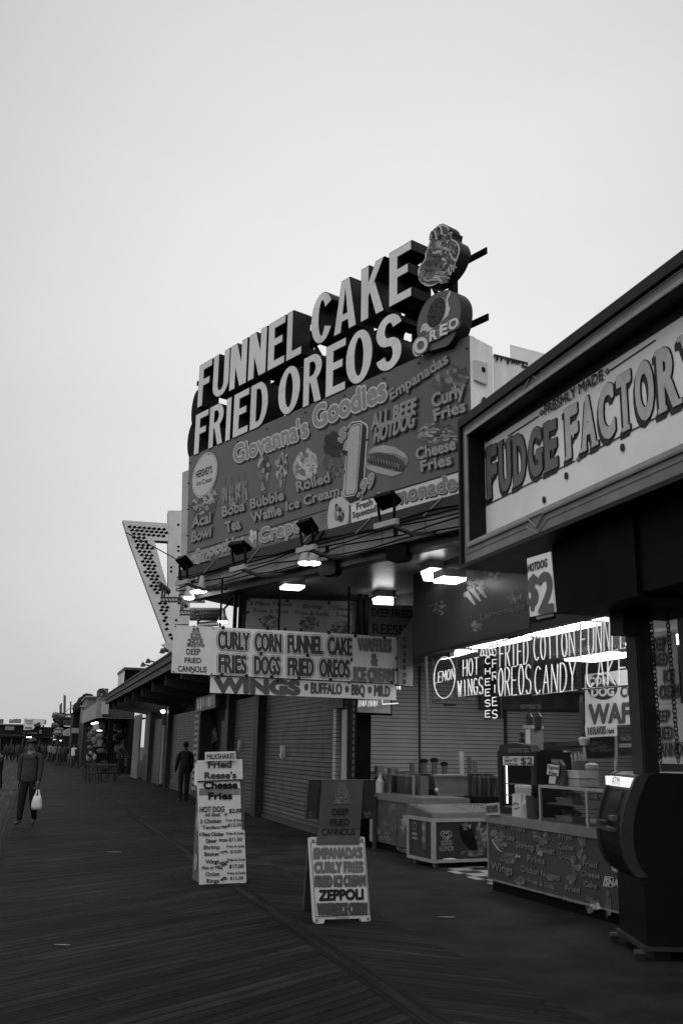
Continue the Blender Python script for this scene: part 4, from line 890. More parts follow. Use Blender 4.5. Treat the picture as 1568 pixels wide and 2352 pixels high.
words(t, [("REESE'S", (1318, 445), (1568, 458), (1318, 385))], G(.03, .5), zb, .06, outline=.10, omat=G(.20, .5))
t = board("hanging_sign", "narrow upright board with the word churros running down it", [(915, 1464), (948, 1420), (948, 1577), (914, 1573)], 15.0, mat=G(.22, .5, .3, 2))
mb = MB()
for i, ch in enumerate("CHURROS"): t.txt(mb, ch, (925.5, 1473 + i * 16.2), (931.5, 1473.3 + i * 16.2), (925.5, 1464 + i * 16.2), INK, -.004, 0, .08)
t.part("lettering", mb, INK)
# hangers for the boards
for X, lb in ((505, "thin hanger rod above the left part of the long pale board"), (640, "thin hanger rod behind the middle of the long pale board"), (800, "thin hanger rod above the word cake"), (905, "thin hanger rod by the upright churros board")):
    r = ray(X, 1450); O = CAM + r * ((15.27 - CAM.dot(BD)) / r.dot(BD))
    t = Thing("hanger_rod", lb, "hanger", A_CROSS, (O.x, O.y, 2.75), "rods holding the boards")
    t.part("rod", MB().cyl((0, 0, 0), (0, 0, 1.61), .018, 6), BLACK); t.part("hook", MB().tube([(0, 0, .02), (0, -.06, -.03), (0, -.06, .08)], .012, 5), BLACK)

# ------------------------------------------------------------------ the shop on the right with the framed fascia sign
FS = Thing("framed_sign", "large framed fascia sign with dark and pale slab serif lettering above the cash machine", "shop sign", A_STREET, W(4.2, 9.1, 3.5))
def fz(X, Y, d=0): return FS.xz(X, Y, d)
xl = fz(1050, 965)[0]; ztop = fz(1050, 965)[1]; zbot = fz(1060, 1305)[1]; xr = xl + 6.2
xi = fz(1074, 1001, .05)[0]; zti = fz(1073, 1001, .05)[1]; zbi = fz(1079, 1246, .05)[1]
FR = G(.17, .45, .3, 3); FRD = G(.010, .5, .3)
mb = MB()
def ringbox(x0, z0, x1, z1, x0i, z0i, x1i, z1i, y0, y1, m):
    mb.box(x0, x0i, y0, y1, z0, z1, m); mb.box(x1i, x1, y0, y1, z0, z1, m); mb.box(x0i, x1i, y0, y1, z1i, z1, m); mb.box(x0i, x1i, y0, y1, z0, z0i, m)
ringbox(xl, zbot, xr, ztop, xl + .04, zbot + .04, xr - .1, ztop - .10, 0, .9, FRD)
ringbox(xl + .04, zbot + .04, xr - .1, ztop - .10, xi, zbi, xr - .3, zti, .045, .5, FR)
ringbox(xi - .03, zbi - .04, xr - .3 + .05, zti + .04, xi, zbi, xr - .3, zti, .025, .05, G(.26, .35))
ringbox(xi, zbi, xr - .3, zti, xi + .01, zbi + .01, xr - .31, zti - .01, .05, .30, FRD)
FS.part("frame", mb, FR)
for zc, s_ in ((zti + .05, 1), (zbi - .05, -1)):
    mb = MB(); mb.tube([(xi - .02, .03, zc), (xi + 1.32, .03, zc), (xi + 1.45, .03, zc + .10 * s_), (xi + 1.58, .03, zc), (xr - .3, .03, zc)], .010, 5)
    mb.tube([(xi - .08, .042, zc + .06 * s_), (xi + 1.26, .042, zc + .06 * s_), (xi + 1.45, .042, zc + .16 * s_), (xi + 1.64, .042, zc + .06 * s_), (xr - .3, .042, zc + .06 * s_)], .007, 5)
    FS.part("moulding", mb, G(.24, .35))
dd = .235
mb = MB(); mb.box(xi + .01, xr - .31, dd + .008, dd + .05, zbi + .01, zti - .01, G(.74, .5, .12, 1.2)); FS.poly(mb, [(1113, 1017), (1568, 722), (1700, 636), (1700, 540), (1105, 950)], dd - .004, .01, FRD); FS.part("panel", mb, G(.74, .5, .12, 1.2))
mb = MB(); mb.box(xl + .05, xr - .1, .32, .88, zbot + .02, ztop - .14); FS.part("cabinet", mb, FRD)
SERIF = {'F': [(.12, 0), (.12, 1), (.93, 1, 'v'), (.62, .55, 'v')], 'U': [(.1, 1), (.9, 1)], 'D': [(.1, 0), (.1, 1)], 'G': [(.92, .45), (.85, .95, 'v')], 'E': [(.1, 0), (.1, 1), (.94, 1, 'v'), (.94, 0, 'u'), (.7, .52, 'v')], 'A': [(.06, 0), (.94, 0)], 'C': [(.92, .9, 'v')], 'T': [(.5, 0), (.05, 1, 'v'), (.95, 1, 'v')], 'O': [], 'R': [(.12, 0), (.12, 1), (.95, 0)], 'Y': [(.5, 0), (.08, 1), (.92, 1)]}
def slab(mb, ch, x0, x1, zb_, zt_, d, mat, grow_=0.0, dx=0, dz=0, kb=.045):
    """one slab-serif capital: bold body plus serifs; zb_ and zt_ are the base and top lines"""
    vs, fs, asp = glyphs(ch, .02); y0 = min(v[1] for v in vs); y1 = max(v[1] for v in vs)
    H = zt_(x0) - zb_(x0)
    def P(u, v, k): x = x0 + (x1 - x0) * u; return V((x + dx, d - k, zb_(x) + (zt_(x) - zb_(x)) * v + dz))
    kk = 0
    for i in range(10):
        t = i * .6283; ox, oz = (kb + grow_) * H * math.cos(t) * .62, (kb * .6 + grow_) * H * math.sin(t)
        mb.add([P(v[0], (v[1] - y0) / (y1 - y0), kk) + V((ox, 0, oz)) for v in vs], fs, mat); kk += .0002
    for q in SERIF[ch]:
        g = grow_ * H
        if len(q) == 2: hx, hz = .115 * H, .04 * H
        else: hx, hz = .028 * H, .11 * H
        u, v = q[0], q[1]; c = P(u, v, kk); kk += .0002
        sgn = 0 if len(q) == 2 else (-1 if q[2] == 'v' else 1)
        cz = c.z + sgn * hz * .8 + (0 if sgn else (hz * .2 if v < .5 else -hz * .2))
        mb.add([(c.x - hx - g, c.y, cz - hz - g), (c.x + hx + g, c.y, cz - hz - g), (c.x + hx + g, c.y, cz + hz + g), (c.x - hx - g, c.y, cz + hz + g)], [(0, 1, 2, 3)], mat)
def slabword(word, A, Bq, Cq, Dq, face, edge, wts):
    a, b_, c, e_ = [FS.px(*q, dd) for q in (A, Bq, Cq, Dq)]; tot = sum(wts); x = a.x
    lin = lambda p, q: (lambda x: p.z + (q.z - p.z) * (x - p.x) / (q.x - p.x))
    zb_, zt_ = lin(a, b_), lin(c, e_)
    for ch, wt in zip(word, wts):
        wd = (b_.x - a.x) * wt / tot; x0, x1 = x + wd * .12, x + wd * .86; x += wd; mb = MB()
        for k in range(5): slab(mb, ch, x0, x1, zb_, zt_, dd + .005 - .0004 * k, INK, .018, -.010 * k, -.010 * k)
        slab(mb, ch, x0, x1, zb_, zt_, dd - .002, edge, .014); slab(mb, ch, x0, x1, zb_, zt_, dd - .007, face, 0); FS.part("lettering", mb, face)
slabword("FUDGE", (1118, 1146), (1286, 1067), (1115, 1032), (1281, 962), G(.13, .5), INK, (1, 1.12, 1.1, 1.12, 1))
slabword("FACTORY", (1299, 1055), (1625, 892), (1293, 946), (1610, 748), G(.46, .5), INK, (1, 1.1, 1.12, .95, 1.15, 1.15, 1.1))
words(FS, [("FRESHLY MADE", (1250, 953), (1384, 871), (1249, 932))], INK, bold=.035, d=dd - .006)
mb = MB()
for pts in ([(1165, 1000), (1236, 954), (1236, 957), (1165, 1003)], [(1400, 849), (1504, 779), (1504, 782), (1400, 852)], [(1118, 1158), (1319, 1057), (1319, 1059.5), (1118, 1160.5)], [(1335, 1048), (1568, 924), (1700, 853), (1700, 856), (1568, 927), (1335, 1050.5)]): FS.poly(mb, pts, dd, .003, INK)
for x, y in ((1242, 948), (1393, 853), (1327, 1054)):
    FS.poly(mb, [(x - 6, y + 3), (x, y - 7), (x + 6, y - 3), (x, y + 7)], dd - .002, .003, INK); FS.poly(mb, [(x - 4, y + 2), (x, y - 4.5), (x + 4, y - 2), (x, y + 4.5)], dd - .006, .003, G(.2, .5))
for x, y in ((1249, 1148), (1300, 1093), (1429, 1028)): mb.ell(FS.xz(x, y, dd), .025, .035, dd - .01, dd, INK, n=12)
FS.part("ornament", mb, INK)

FB = Thing("candy_shop_building", "dark shop front with a black post at the right edge under the framed sign", "shop building", A_STREET, W(4.5, 7.0))
def fbx(X, d): return FB.px(X, 1500, d)[0]
mb = MB(); x0 = fbx(1276, 0); mb.box(x0, x0 + 6, .0, 1.2, 2.9, 4.3); FB.part("beam", mb, G(.006, .6, .4, spec=.05))
mb = MB(); mb.box(fbx(1392, -.02), fbx(1392, -.02) + .5, -.04, 1.0, 2.87, 3.6); FB.part("beam_wrap", mb, BLACK)
mb = MB(); x1 = fbx(1437, .62); mb.box(x1, x1 + .19, .62, .76, 0, 2.95); mb.box(x1 + .02, x1 + .17, .61, .62, 0, 2.9, G(.03, .5, .3)); FB.part("post", mb, G(.02, .5, .4))
mb = MB(); mb.box(x1 + .02, x1 + .22, .45, .61, 2.7, 3.6, G(.025, .6)); FB.part("corbel", mb, G(.02, .5))
mb = MB(); mb.box(x1 + .9, x1 + 8, 1.35, 1.5, 0, 3.2); FB.part("wall", mb, G(.014, .6, .4))
mb = MB(); mb.box(fbx(1300, .2), x1 + 6, .75, 4, 4.3, 4.4); FB.part("roof", mb, BLACK)
t = board("price_poster", "white hanging poster offering a hotdog for two dollars", [(1209, 1283), (1263, 1267), (1275, 1405), (1216, 1417)], 0, a=A_STREET + 4, cat="poster", th=.01, pref=W(4.14, 7.3))
def zp(x, y): return (918 + .414 * x, 1263 + .414 * y)
words(t, [("HOTDOG", (709, 122), (815, 90), (709, 82))], G(.04, .5), zp, .05)
words(t, [("$", (708, 308), (762, 300), (712, 150)), ("2", (772, 345), (848, 335), (772, 140))], G(.10, .5), zp, .055)
mb = MB(); t.poly(mb, [(1228, 1413), (1268, 1404), (1270, 1415), (1232, 1423)], .02, .01, G(.3, .5)); t.part("lower_card", mb, BOARD)
mb = MB(); t.poly(mb, [(1217, 1408), (1272, 1398), (1273, 1421), (1219, 1432)], .04, .01, DARK); t.part("backing", mb, DARK)

def z5(x, y): return (1320 + .2684 * x, 1119 + .2684 * y)
bm = G(.70, .5, .2, 1.5)
t = board("hanging_banner", "upper banner behind the chains reading deep fried ice cream", [(1485, 1464), (1549, 1452), (1560, 1615), (1494, 1618)], 0, a=A_STREET, mat=bm, cat="banner", th=.01, pref=W(5.5, 6))
words(t, [("DEEP", (672, 1405), (765, 1395), (672, 1300)), ("FRIED", (650, 1530), (785, 1520), (650, 1432)), ("ICE", (757, 1668), (845, 1660), (757, 1572)), ("CREAM", (722, 1808), (888, 1798), (722, 1702))], G(.06, .5), z5, .05, outline=.09, gap=bm)
t = board("hanging_banner", "lower banner behind the chains reading deep fried cannolis", [(1494, 1619), (1640, 1612), (1640, 1757), (1500, 1753)], 0, a=A_STREET, mat=bm, cat="banner", th=.01, pref=W(5.5, 6))
words(t, [("DEEP", (672, 2010), (802, 2005), (672, 1918)), ("FRIED", (682, 2160), (830, 2155), (682, 2058)), ("CANNOLIS", (684, 2300), (990, 2292), (684, 2195))], G(.06, .5), z5, .05, outline=.09, gap=bm)
for (xa, ya), (xb, yb), lb in (((655, 1290), (742, 2352), "left hanging chain in front of the fried dessert banners"), ((795, 1240), (893, 2352), "right hanging chain in front of the fried dessert banners")):
    A_, B_ = z5(xa, ya), z5(xb, yb); t = Thing("hanging_chain", lb, "chain", A_STREET, W(5.35, 6, 1.5), "two hanging chains")
    a, b_ = t.px(*A_), t.px(*B_); b_ = V((a.x + (b_.x - a.x) * .5, 0, b_.z)); a.z += .6; n_ = 46; mb = MB(); ln = (b_ - a).length / n_
    for i in range(n_):
        c = a.lerp(b_, (i + .5) / n_); ex = V((1, 0, 0)) if i % 2 else V((.25, .97, 0)); 
        mb.tube([c + ex * (.017 * math.cos(k * .785)) + V((0, 0, ln * .72 * math.sin(k * .785))) for k in range(9)], .0065, 4)
    t.part("links", mb, G(.03, .4, metal=.7))

# ------------------------------------------------------------------ neon signs hanging in the opening
NE = EM(.55, .9, False)
def neon_sign(label, pref_b, p, lst, frame, extra=None, backing=None):
    c0 = W(p, pref_b); r = ray(frame[0][0], frame[0][1]); k = (c0 - CAM).dot(PD) / r.dot(PD); O = CAM + r * k
    t = Thing("neon_sign", label, "neon sign", A_STREET, O, "neon signs hanging in the stand opening")
    mb = MB()
    for wd, A_, B_, C_ in lst: neon(t, mb, wd, zp(*A_), zp(*B_), zp(*C_), 0, .0075)
    if extra: extra(t, mb)
    t.part("neon_tubing", mb, NE, smooth=True)
    if backing:
        mb = MB(); t.poly(mb, [zp(*q) for q in backing], .03, .02, BLACK); t.part("backing", mb, BLACK)
    mb = MB(); fr = [t.px(*q, .03) for q in frame]
    mb.tube([fr[0], fr[1]], .010, 5); mb.tube([fr[3], fr[2]], .010, 5); mb.tube([fr[0], fr[3]], .008, 5); mb.tube([fr[1], fr[2]], .008, 5)
    for u in (.2, .8):
        q = fr[0].lerp(fr[1], u); mb.tube([q, V((q.x + .03, .03, max(q.z + .1, 3.1 - O.z)))], .006, 4)
    q = fr[0].lerp(fr[1], .4); mb.tube([q, q + V((.05, .0, .12)), q + V((.12, 0, .02)), q + V((.2, 0, .2))], .008, 4)
    t.part("frame", mb, G(.06, .4)); return t
def ovalx(t, mb):
    c = t.px(*zp(245, 708)); a = t.px(*zp(305, 708)); b_ = t.px(*zp(245, 593)); rx, rz = abs(a.x - c.x), abs(b_.z - c.z)
    mb.tube([(c.x + rx * math.cos(k * .2618), 0, c.z + rz * math.sin(k * .2618)) for k in range(25)], .0075, 6)
    neon(t, mb, "LEMON", zp(185, 742), zp(305, 715), zp(187, 685), 0, .007)
neon_sign("oval neon sign with small lettering across its middle", 12, 5.75, [], [(993, 1511), (1045, 1495), (1045, 1600), (993, 1612)], ovalx)
neon_sign("neon sign reading hot wings", 12, 5.75, [("HOT", (345, 703), (440, 690), (345, 612)), ("WINGS", (318, 815), (465, 797), (316, 728))], [(1048, 1510), (1111, 1492), (1111, 1594), (1048, 1602)])
def vert(t, mb):
    for i, ch in enumerate("CHEESE"): neon(t, mb, ch, zp(470, 634 + i * 59), zp(502, 631 + i * 59), zp(470, 598 + i * 59), 0, .008, fill=.8)
    for i, ch in enumerate("FRIES"): neon(t, mb, ch, zp(509, 655 + i * 70), zp(542, 652 + i * 70), zp(509, 610 + i * 70), 0, .008, fill=.8)
    a = t.px(*zp(445, 585)); q = [(0, 0), (8, -38), (25, -50), (40, -40), (55, -55), (75, -45), (92, -20), (80, 0), (60, -8), (45, 4), (20, -5), (0, 0)]
    mb.tube([t.px(*zp(445 + x, 588 + y)) for x, y in q], .009, 5)
    for k in range(4): mb.tube([t.px(*zp(458 + k * 17, 548)), t.px(*zp(464 + k * 17, 582))], .008, 5)
neon_sign("upright two column neon sign reading cheese fries with a burger outline on top", 11.6, 5.68, [], [(1109, 1492), (1143, 1480), (1152, 1650), (1112, 1652)], vert, [(462, 590), (546, 575), (566, 935), (470, 940)])
neon_sign("neon sign reading fried above a cookie name", 11, 5.62, [("FRIED", (548, 650), (715, 632), (548, 512)), ("OREOS", (540, 812), (732, 797), (540, 660))], [(1140, 1476), (1218, 1453), (1222, 1594), (1140, 1602)])
neon_sign("neon sign reading cotton candy", 10.5, 5.75, [("COTTON", (738, 615), (975, 585), (735, 480)), ("CANDY", (740, 800), (980, 780), (742, 650))], [(1222, 1450), (1322, 1420), (1326, 1586), (1222, 1598)])
neon_sign("largest neon sign reading funnel cake beside the black post", 10, 5.75, [("FUNNEL", (995, 600), (1262, 540), (995, 410)), ("CAKE", (1025, 762), (1268, 742), (1025, 598))], [(1330, 1425), (1442, 1390), (1444, 1575), (1332, 1584)])
def frag(t, mb):
    for i, (x, h_) in enumerate(((1230, 42), (1242, 30), (1262, 40), (1290, 38), (1310, 34), (1330, 36))): mb.tube([t.px(*zb(x, 905)), t.px(*zb(x + 4, 905 - h_)), t.px(*zb(x + 14, 900)), t.px(*zb(x + 16, 866))], .009, 5)
    mb.tube([t.px(*zb(1378, 862)), t.px(*zb(1380, 890)), t.px(*zb(1478, 884))], .012, 5); mb.tube([t.px(*zb(1455, 775)), t.px(*zb(1492, 772)), t.px(*zb(1490, 800))], .012, 5)
    for k in range(3): mb.tube([t.px(*zb(1455 + k * 14, 770)), t.px(*zb(1460 + k * 14, 795))], .011, 5)
t = Thing("neon_sign", "small lit neon fragment half hidden behind the end of the wings board", "neon sign", A_CROSS, W(6.0, 16.2, 2.2)); mb = MB(); frag(t, mb); t.part("neon_tubing", mb, NE)
mb = MB(); t.poly(mb, [zb(1225, 858), zb(1430, 858), zb(1432, 948), zb(1222, 940)], .05, .03, G(.25, .5)); t.poly(mb, [zb(1215, 850), zb(1440, 850), zb(1440, 962), zb(1212, 955)], .08, .03, BLACK); t.part("backing", mb, DARK)
t = board("small_sign", "small dim banner with faint capitals hanging on the big shutter beside the white post", [(738, 1603), (787, 1601), (787, 1626), (740, 1628)], 17.5, a=A_STREET, pref=W(5.5, 17), mat=G(.06, .5), cat="sign")
words(t, [("ATM", (746, 1616), (780, 1613), (746, 1600))], G(.10, .5), bold=.05)

# ------------------------------------------------------------------ counters and what stands on them
def z7(x, y): return (792 + .2563 * x, 1579 + .2563 * y)
def z8(x, y): return (1091 + .3042 * x, 1579 + .3042 * y)
CT = G(.10, .35, .25, 2)
def yaw(P, Q): d = Q - P; return math.degrees(math.atan2(d.y, d.x))
P0 = at_z(1123, 2044); P1 = at_z(1404, 2123); P1 = P0 + (P1 - P0) * 1.35
RC = Thing("food_counter", "long right food counter with a dark picture menu on its front", "counter", yaw(P0, P1), P0); wl = (P1 - P0).length
mb = MB(); mb.box(.02, wl, .04, .75, 0, .30, BLACK); RC.part("plinth", mb, BLACK)
mb = MB(); mb.box(0, wl, 0, .8, .13, .80); RC.part("front_panel", mb, G(.05, .4, .2, 1.2))
mb = MB(); mb.box(-.02, wl, -.03, .85, .80, .90); RC.part("counter_top", mb, G(.15, .4, .25, 3))
mb = MB(); mb.box(0, wl, -.012, 0, .12, .14); mb.box(-.01, .015, -.012, .3, .13, .82); RC.part("metal_trim", mb, G(.3, .3, metal=.5))
FNT = G(.14, .4)
words(RC, [("Chicken Tenders", (105, 1030), (375, 1095), 990), ("Fries", (190, 1145), (298, 1158), 1105), ("Shrimp Basket", (310, 1205), (600, 1265), 1160), ("Fries", (395, 1310), (525, 1335), 1265), ("Fried", (632, 1140), (732, 1150), 1100), ("Cookie", (630, 1220), (740, 1232), 1175), ("Dough", (640, 1285), (760, 1305), 1245),
           ("Wings", (120, 1370), (280, 1415), 1310), ("Chicken Nuggets", (345, 1385), (640, 1460), 1340), ("Fries & Soda", (400, 1475), (600, 1525), 1440), ("Fried", (810, 1345), (920, 1365), 1305), ("Cheese", (800, 1420), (940, 1445), 1380), ("Cake", (820, 1500), (920, 1520), 1460), ("Fried", (680, 1535), (790, 1550), 1495), ("Pickles", (665, 1605), (815, 1640), 1570)], FNT, z8, .05, -.005, sh=(.08, -.08))
for C, rx, rz in (((165, 1120), 15, 16), ((180, 1190), 15, 12), ((500, 1120), 20, 22), ((800, 1160), 9, 20), ((805, 1250), 10, 22), ((745, 1350), 14, 18), ((350, 1465), 15, 10), ((235, 1290), 24, 14), ((730, 1440), 10, 14), ((885, 1630), 17, 22), ((1000, 1640), 8, 30)): mb = MB(); RC.food(mb, z8(*C), rx, rz, -.006, g5(.06, .11, .16, .09, .04), 40, .26); RC.part("menu_picture", mb, FNT)
for C, rx, rz, gs, n_ in (((905, 1650), 9, 8, (.4, .3), 8), ((320, 1270), 5, 4, (.4, .3), 6), ((490, 1255), 7, 5, (.4, .2), 8)): mb = MB(); RC.food(mb, z8(*C), rx, rz, -.012, g5(*gs), n_, .5); RC.part("menu_picture", mb, FNT)
mb = MB(); mb.tube([RC.px(*z8(125 + k * 9, 1150 + 95 * math.sin(k * .16)), -.01) for k in range(9)], .008, 4, G(.3, .4)); RC.part("plate_rim", mb, FNT)
mb = MB(); RC.poly(mb, [z8(975, 1425), z8(1040, 1432), z8(1030, 1512), z8(962, 1500)], -.008, .006, G(.4, .5)); RC.poly(mb, [z8(981, 1432), z8(1040, 1439), z8(1030, 1505), z8(969, 1494)], -.012, .006, INK)
RC.txt(mb, "SNACKS", z8(978, 1490), z8(1180, 1520), z8(984, 1440), G(.45, .5), -.016, 0, .06); RC.part("sticker", mb, INK)
def on_rc(x, y, z=.90): return P0 + (RC.R @ V((x, y, z)))
def xrc(X, Y, d=0): return RC.px(X, Y, d).x
# lit heated cabinet
xk0, xk1 = xrc(*z8(175, 900), .25), xrc(*z8(470, 900), .25)
HC = Thing("heated_cabinet", "black glass fronted hot snack cabinet with a lit two dollar card", "food warmer", yaw(P0, P1), on_rc(xk0, .25)); ww = xk1 - xk0
def hz(X, Y): return HC.px(X, Y, 0)
zt_, zg1, zg0 = hz(*z8(330, 470)).z, hz(*z8(330, 520)).z, hz(*z8(330, 800)).z
mb = MB(); mb.box(0, ww, 0, .5, 0, .08); mb.box(0, .09, 0, .5, .08, zt_ - .02); mb.box(.092, ww - .082, .02, .43, .081, .09, G(.4, .4)); mb.box(ww - .08, ww, 0, .5, .08, zt_ - .02); mb.box(.09, ww - .08, .44, .5, .08, zt_, G(.45, .5)); mb.box(.09, ww - .08, 0, .44, zg1, zt_)
HC.part("case", mb, G(.010, .4))
mb = MB(); mb.prism([(.06, zt_ - .03), (ww - .06, zt_ - .03), (ww - .10, zt_ + .05), (ww * .5, zt_ + .085), (.10, zt_ + .05)], -.02, .1); HC.part("crown", mb, G(.02, .4))
words(HC, [("SUPERPRETZEL", (250, 492), (405, 488), 462)], G(.16, .4), z8, .04, -.024)
mb = MB(); HC.poly(mb, [z8(205, 520), z8(438, 520), z8(436, 588), z8(207, 588)], -.012, .01, G(.5, .5, .1)); HC.part("price_card", mb, BOARD)
words(HC, [("ALL", (222, 533), (258, 533), 521), ("BEEF", (222, 560), (280, 560), 545), ("HOTDOG", (222, 586), (318, 586), 572), ("$2", (343, 580), (430, 580), 530)], G(.05, .5), z8, .05, -.016)
mb = MB(); HC.food(mb, z8(308, 545), 7, 4, -.016, g5(.1, .2, .3), 14, .4); HC.part("card_picture", mb, INK)
mb = MB(); mb.box(.09, ww - .08, .005, .01, .08, zg1); HC.part("glass_pane", mb, GLASS())
mb = MB(); mb.box(.10, .115, .06, .075, .12, zg1 - .05); HC.part("light_tube", mb, EM(3))
mb = MB()
for z_ in (.22, .36): mb.box(.09, ww - .08, .03, .42, z_, z_ + .012)
for k in range(7): mb.cyl((.17 + k * .045, .15, .245), (.17 + k * .045, .32, .245), .016, 8)
HC.part("rack", mb, G(.3, .4, metal=.5))
def jar(name, lb, cat, x, y, prof, mat, capm=None, z=.90, grp=None, base=None):
    t = Thing(name, lb, cat, 0, base or on_rc(x, y, z), grp); t.part("body", MB().lathe(prof, n=14), mat, smooth=False)
    if capm: h_ = prof[-1][1]; t.part("cap", MB().lathe([(prof[-1][0] * 1.05, h_), (prof[-1][0] * .9, h_ + .04), (prof[-1][0] * .3, h_ + .06)], n=12), capm)
    return t
BOT = [(.04, 0), (.045, .02), (.045, .15), (.02, .2), (.018, .24)]
for (X, Y), lb in (((305, 300), "left dark bottle standing on top of the hot snack cabinet"), ((370, 300), "right dark bottle standing on top of the hot snack cabinet")):
    x = hz(*z8(X, 300)).x; jar("sauce_bottle", lb, "bottle", 0, 0, BOT, G(.03, .2), INK, grp="bottles on the snack cabinet", base=HC.org + HC.R @ V((x, .2, zt_ + .26)))
t = Thing("napkin_holder", "pale carton with a white sheet standing on top of the hot snack cabinet", "carton", yaw(P0, P1), HC.org + HC.R @ V((hz(*z8(338, 440)).x, .2, zt_ + .0)))
mb = MB(); mb.box(-.09, .09, -.08, .08, 0, .26); t.part("carton", mb, G(.18, .5)); mb = MB(); mb.box(-.04, .06, -.09, -.082, 0, .25); t.part("paper", mb, G(.6, .6, .05)); mb = MB(); mb.box(-.1, .1, -.09, .09, .26, .30); t.part("flaps", mb, G(.4, .6))
jar("dark_jar", "short dark jar left of the carton on the snack cabinet", "jar", 0, 0, [(.05, 0), (.055, .02), (.055, .14), (.04, .16), (.04, .18)], G(.03, .25), INK, base=HC.org + HC.R @ V((hz(*z8(258, 430)).x, .2, zt_ + .0)))
t = Thing("paper_bag", "white printed carton bag in front of the hot snack cabinet", "bag", yaw(P0, P1), on_rc(xrc(*z8(308, 950), .08), .08))
mb = MB(); mb.hexa([(-.10, 0, 0), (.10, 0, 0), (.09, .02, .27), (-.11, .02, .26)], [(-.10, .12, 0), (.10, .12, 0), (.09, .10, .28), (-.11, .10, .27)]); t.part("bag", mb, G(.45, .6, .2, 6))
mb = MB(); mb.tube([(-.07, -.003, .13), (-.02, -.004, .16), (.05, -.002, .15)], .006, 4); mb.tube([(-.04, -.003, .09), (.03, -.004, .10), (.07, -.003, .12)], .005, 4); t.part("print", mb, INK)
for X, h_, r_, v, lb in ((372, .2, .04, .38, "white squeeze bottle beside the printed bag"), (415, .26, .05, .06, "dark tumbler stack right of the white squeeze bottle"), (445, .24, .05, .05, "dark tumbler stack at the foot of the glass display case")):
    jar("squeeze_bottle" if v > .2 else "tumbler_stack", lb, "bottle" if v > .2 else "cups", xrc(*z8(X, 960), .07), .07, [(r_, 0), (r_ * 1.05, .02), (r_ * 1.05, h_ * .8), (r_ * .5, h_), (r_ * .4, h_ * 1.1)] if v > .2 else [(r_ * .8, 0), (r_, h_), (r_ * .8, h_), (r_ * .8, h_ - .02)], G(v, .4), G(.4) if v > .2 else None)
for k in range(4): 
    t = Thing("straw_cup", ["leftmost", "second", "third", "rightmost"][k] + " of the four pale paper cups behind the printed bag", "cup", 0, on_rc(xrc(*z8(345 + k * 25, 800), .2), .16), "paper cups by the snack cabinet")
    t.part("cup", MB().lathe([(.03, 0), (.042, .34 + .02 * (k % 2)), (.036, .34)], n=10), G(.32, .5)); t.part("lid", MB().lathe([(.044, .335), (.044, .355), (.03, .375)], n=10), G(.4, .4))
# glass display case
xg0, xg1 = xrc(*z8(482, 980), .05), xrc(*z8(1010, 1110), .05)
DC = Thing("display_case", "glass sneeze guard case with a pale metal frame on the right counter", "display case", yaw(P0, P1), on_rc(xg0, .05)); gw = xg1 - xg0
gh = DC.px(*z8(482, 735), 0).z
mb = MB(); mb.box(0, gw, 0, .04, gh - .03, gh); mb.box(0, gw, .46, .5, gh - .03, gh); mb.box(0, .03, .04, .46, gh - .03, gh); mb.box(gw - .03, gw, .04, .46, gh - .03, gh); mb.box(0, .03, 0, .03, 0, gh - .03); xm = DC.px(*z8(838, 900), 0).x; mb.box(xm - .016, xm + .016, 0, .03, 0, gh - .03); mb.box(0, .03, .47, .5, 0, gh - .03); mb.box(gw - .03, gw, .47, .5, 0, gh - .03); mb.box(gw - .03, gw, 0, .03, 0, gh - .03); DC.part("frame", mb, G(.3, .35, .2))
mb = MB(); mb.box(.03, gw - .03, .01, .016, .0, gh - .03); mb.box(.010, .016, .03, .47, 0, gh - .03); mb.box(.03, gw - .03, .04, .46, gh - .012, gh - .006); DC.part("glass_pane", mb, GLASS())
mb = MB(); mb.box(.03, gw - .03, .1, .47, gh * .46, gh * .46 + .015); DC.part("shelf", mb, G(.2, .3))
for (X, Y, lb, sc) in ((690, 800, "tray of wrapped food on the upper shelf of the glass case", .5), (690, 950, "paper boat of fried food on the lower deck of the glass case", 0), (900, 860, "row of pale food bags standing in the right bay of the glass case", .5)):
    x = DC.px(*z8(X, Y), .2).x; t = Thing("food_tray", lb, "food", yaw(P0, P1), DC.org + DC.R @ V((x, .25, gh * .46 + .016 if sc else .002)))
    mb = MB(); mb.hexa([(-.14, -.08, 0), (.14, -.08, 0), (.17, -.10, .06), (-.17, -.10, .06)], [(-.14, .08, 0), (.14, .08, 0), (.17, .10, .06), (-.17, .10, .06)]); t.part("boat", mb, G(.3, .5))
    rn = random.Random(X); mb = MB()
    for k in range(16): mb.ball((rn.uniform(-.13, .13), rn.uniform(-.07, .07), .06 + rn.random() * .05), .03, None, 4, (1.3, 1, .8))
    t.part("food", mb, G(.12, .6, .4))
t = Thing("price_sign", "white spiral fries sign on a dark stand on top of the glass case", "sign", yaw(P0, P1), DC.org + DC.R @ V((DC.px(*z8(595, 730), .1).x, .1, gh)))
mb = MB(); t.poly(mb, [z8(545, 578), z8(630, 590), z8(622, 670), z8(538, 655)], -.03, .01, G(.55, .5, .1)); t.part("card", mb, BOARD)
mb = MB(); t.poly(mb, [z8(558, 668), z8(608, 673), z8(600, 728), z8(552, 724)], -.02, .01, G(.5, .5)); t.part("lower_card", mb, BOARD)
mb = MB(); t.poly(mb, [z8(575, 540), z8(632, 545), z8(662, 590), z8(668, 733), z8(600, 733)], 0, .04, G(.05, .5)); t.part("stand", mb, DARK)
words(t, [("PRIME", (575, 570), (630, 575), 545)], G(.25, .5), z8, .06, -.004); words(t, [("Spiral", (552, 612), (628, 622), 588), ("Fries", (555, 655), (612, 664), 630)], G(.04, .5), z8, .05, -.036)
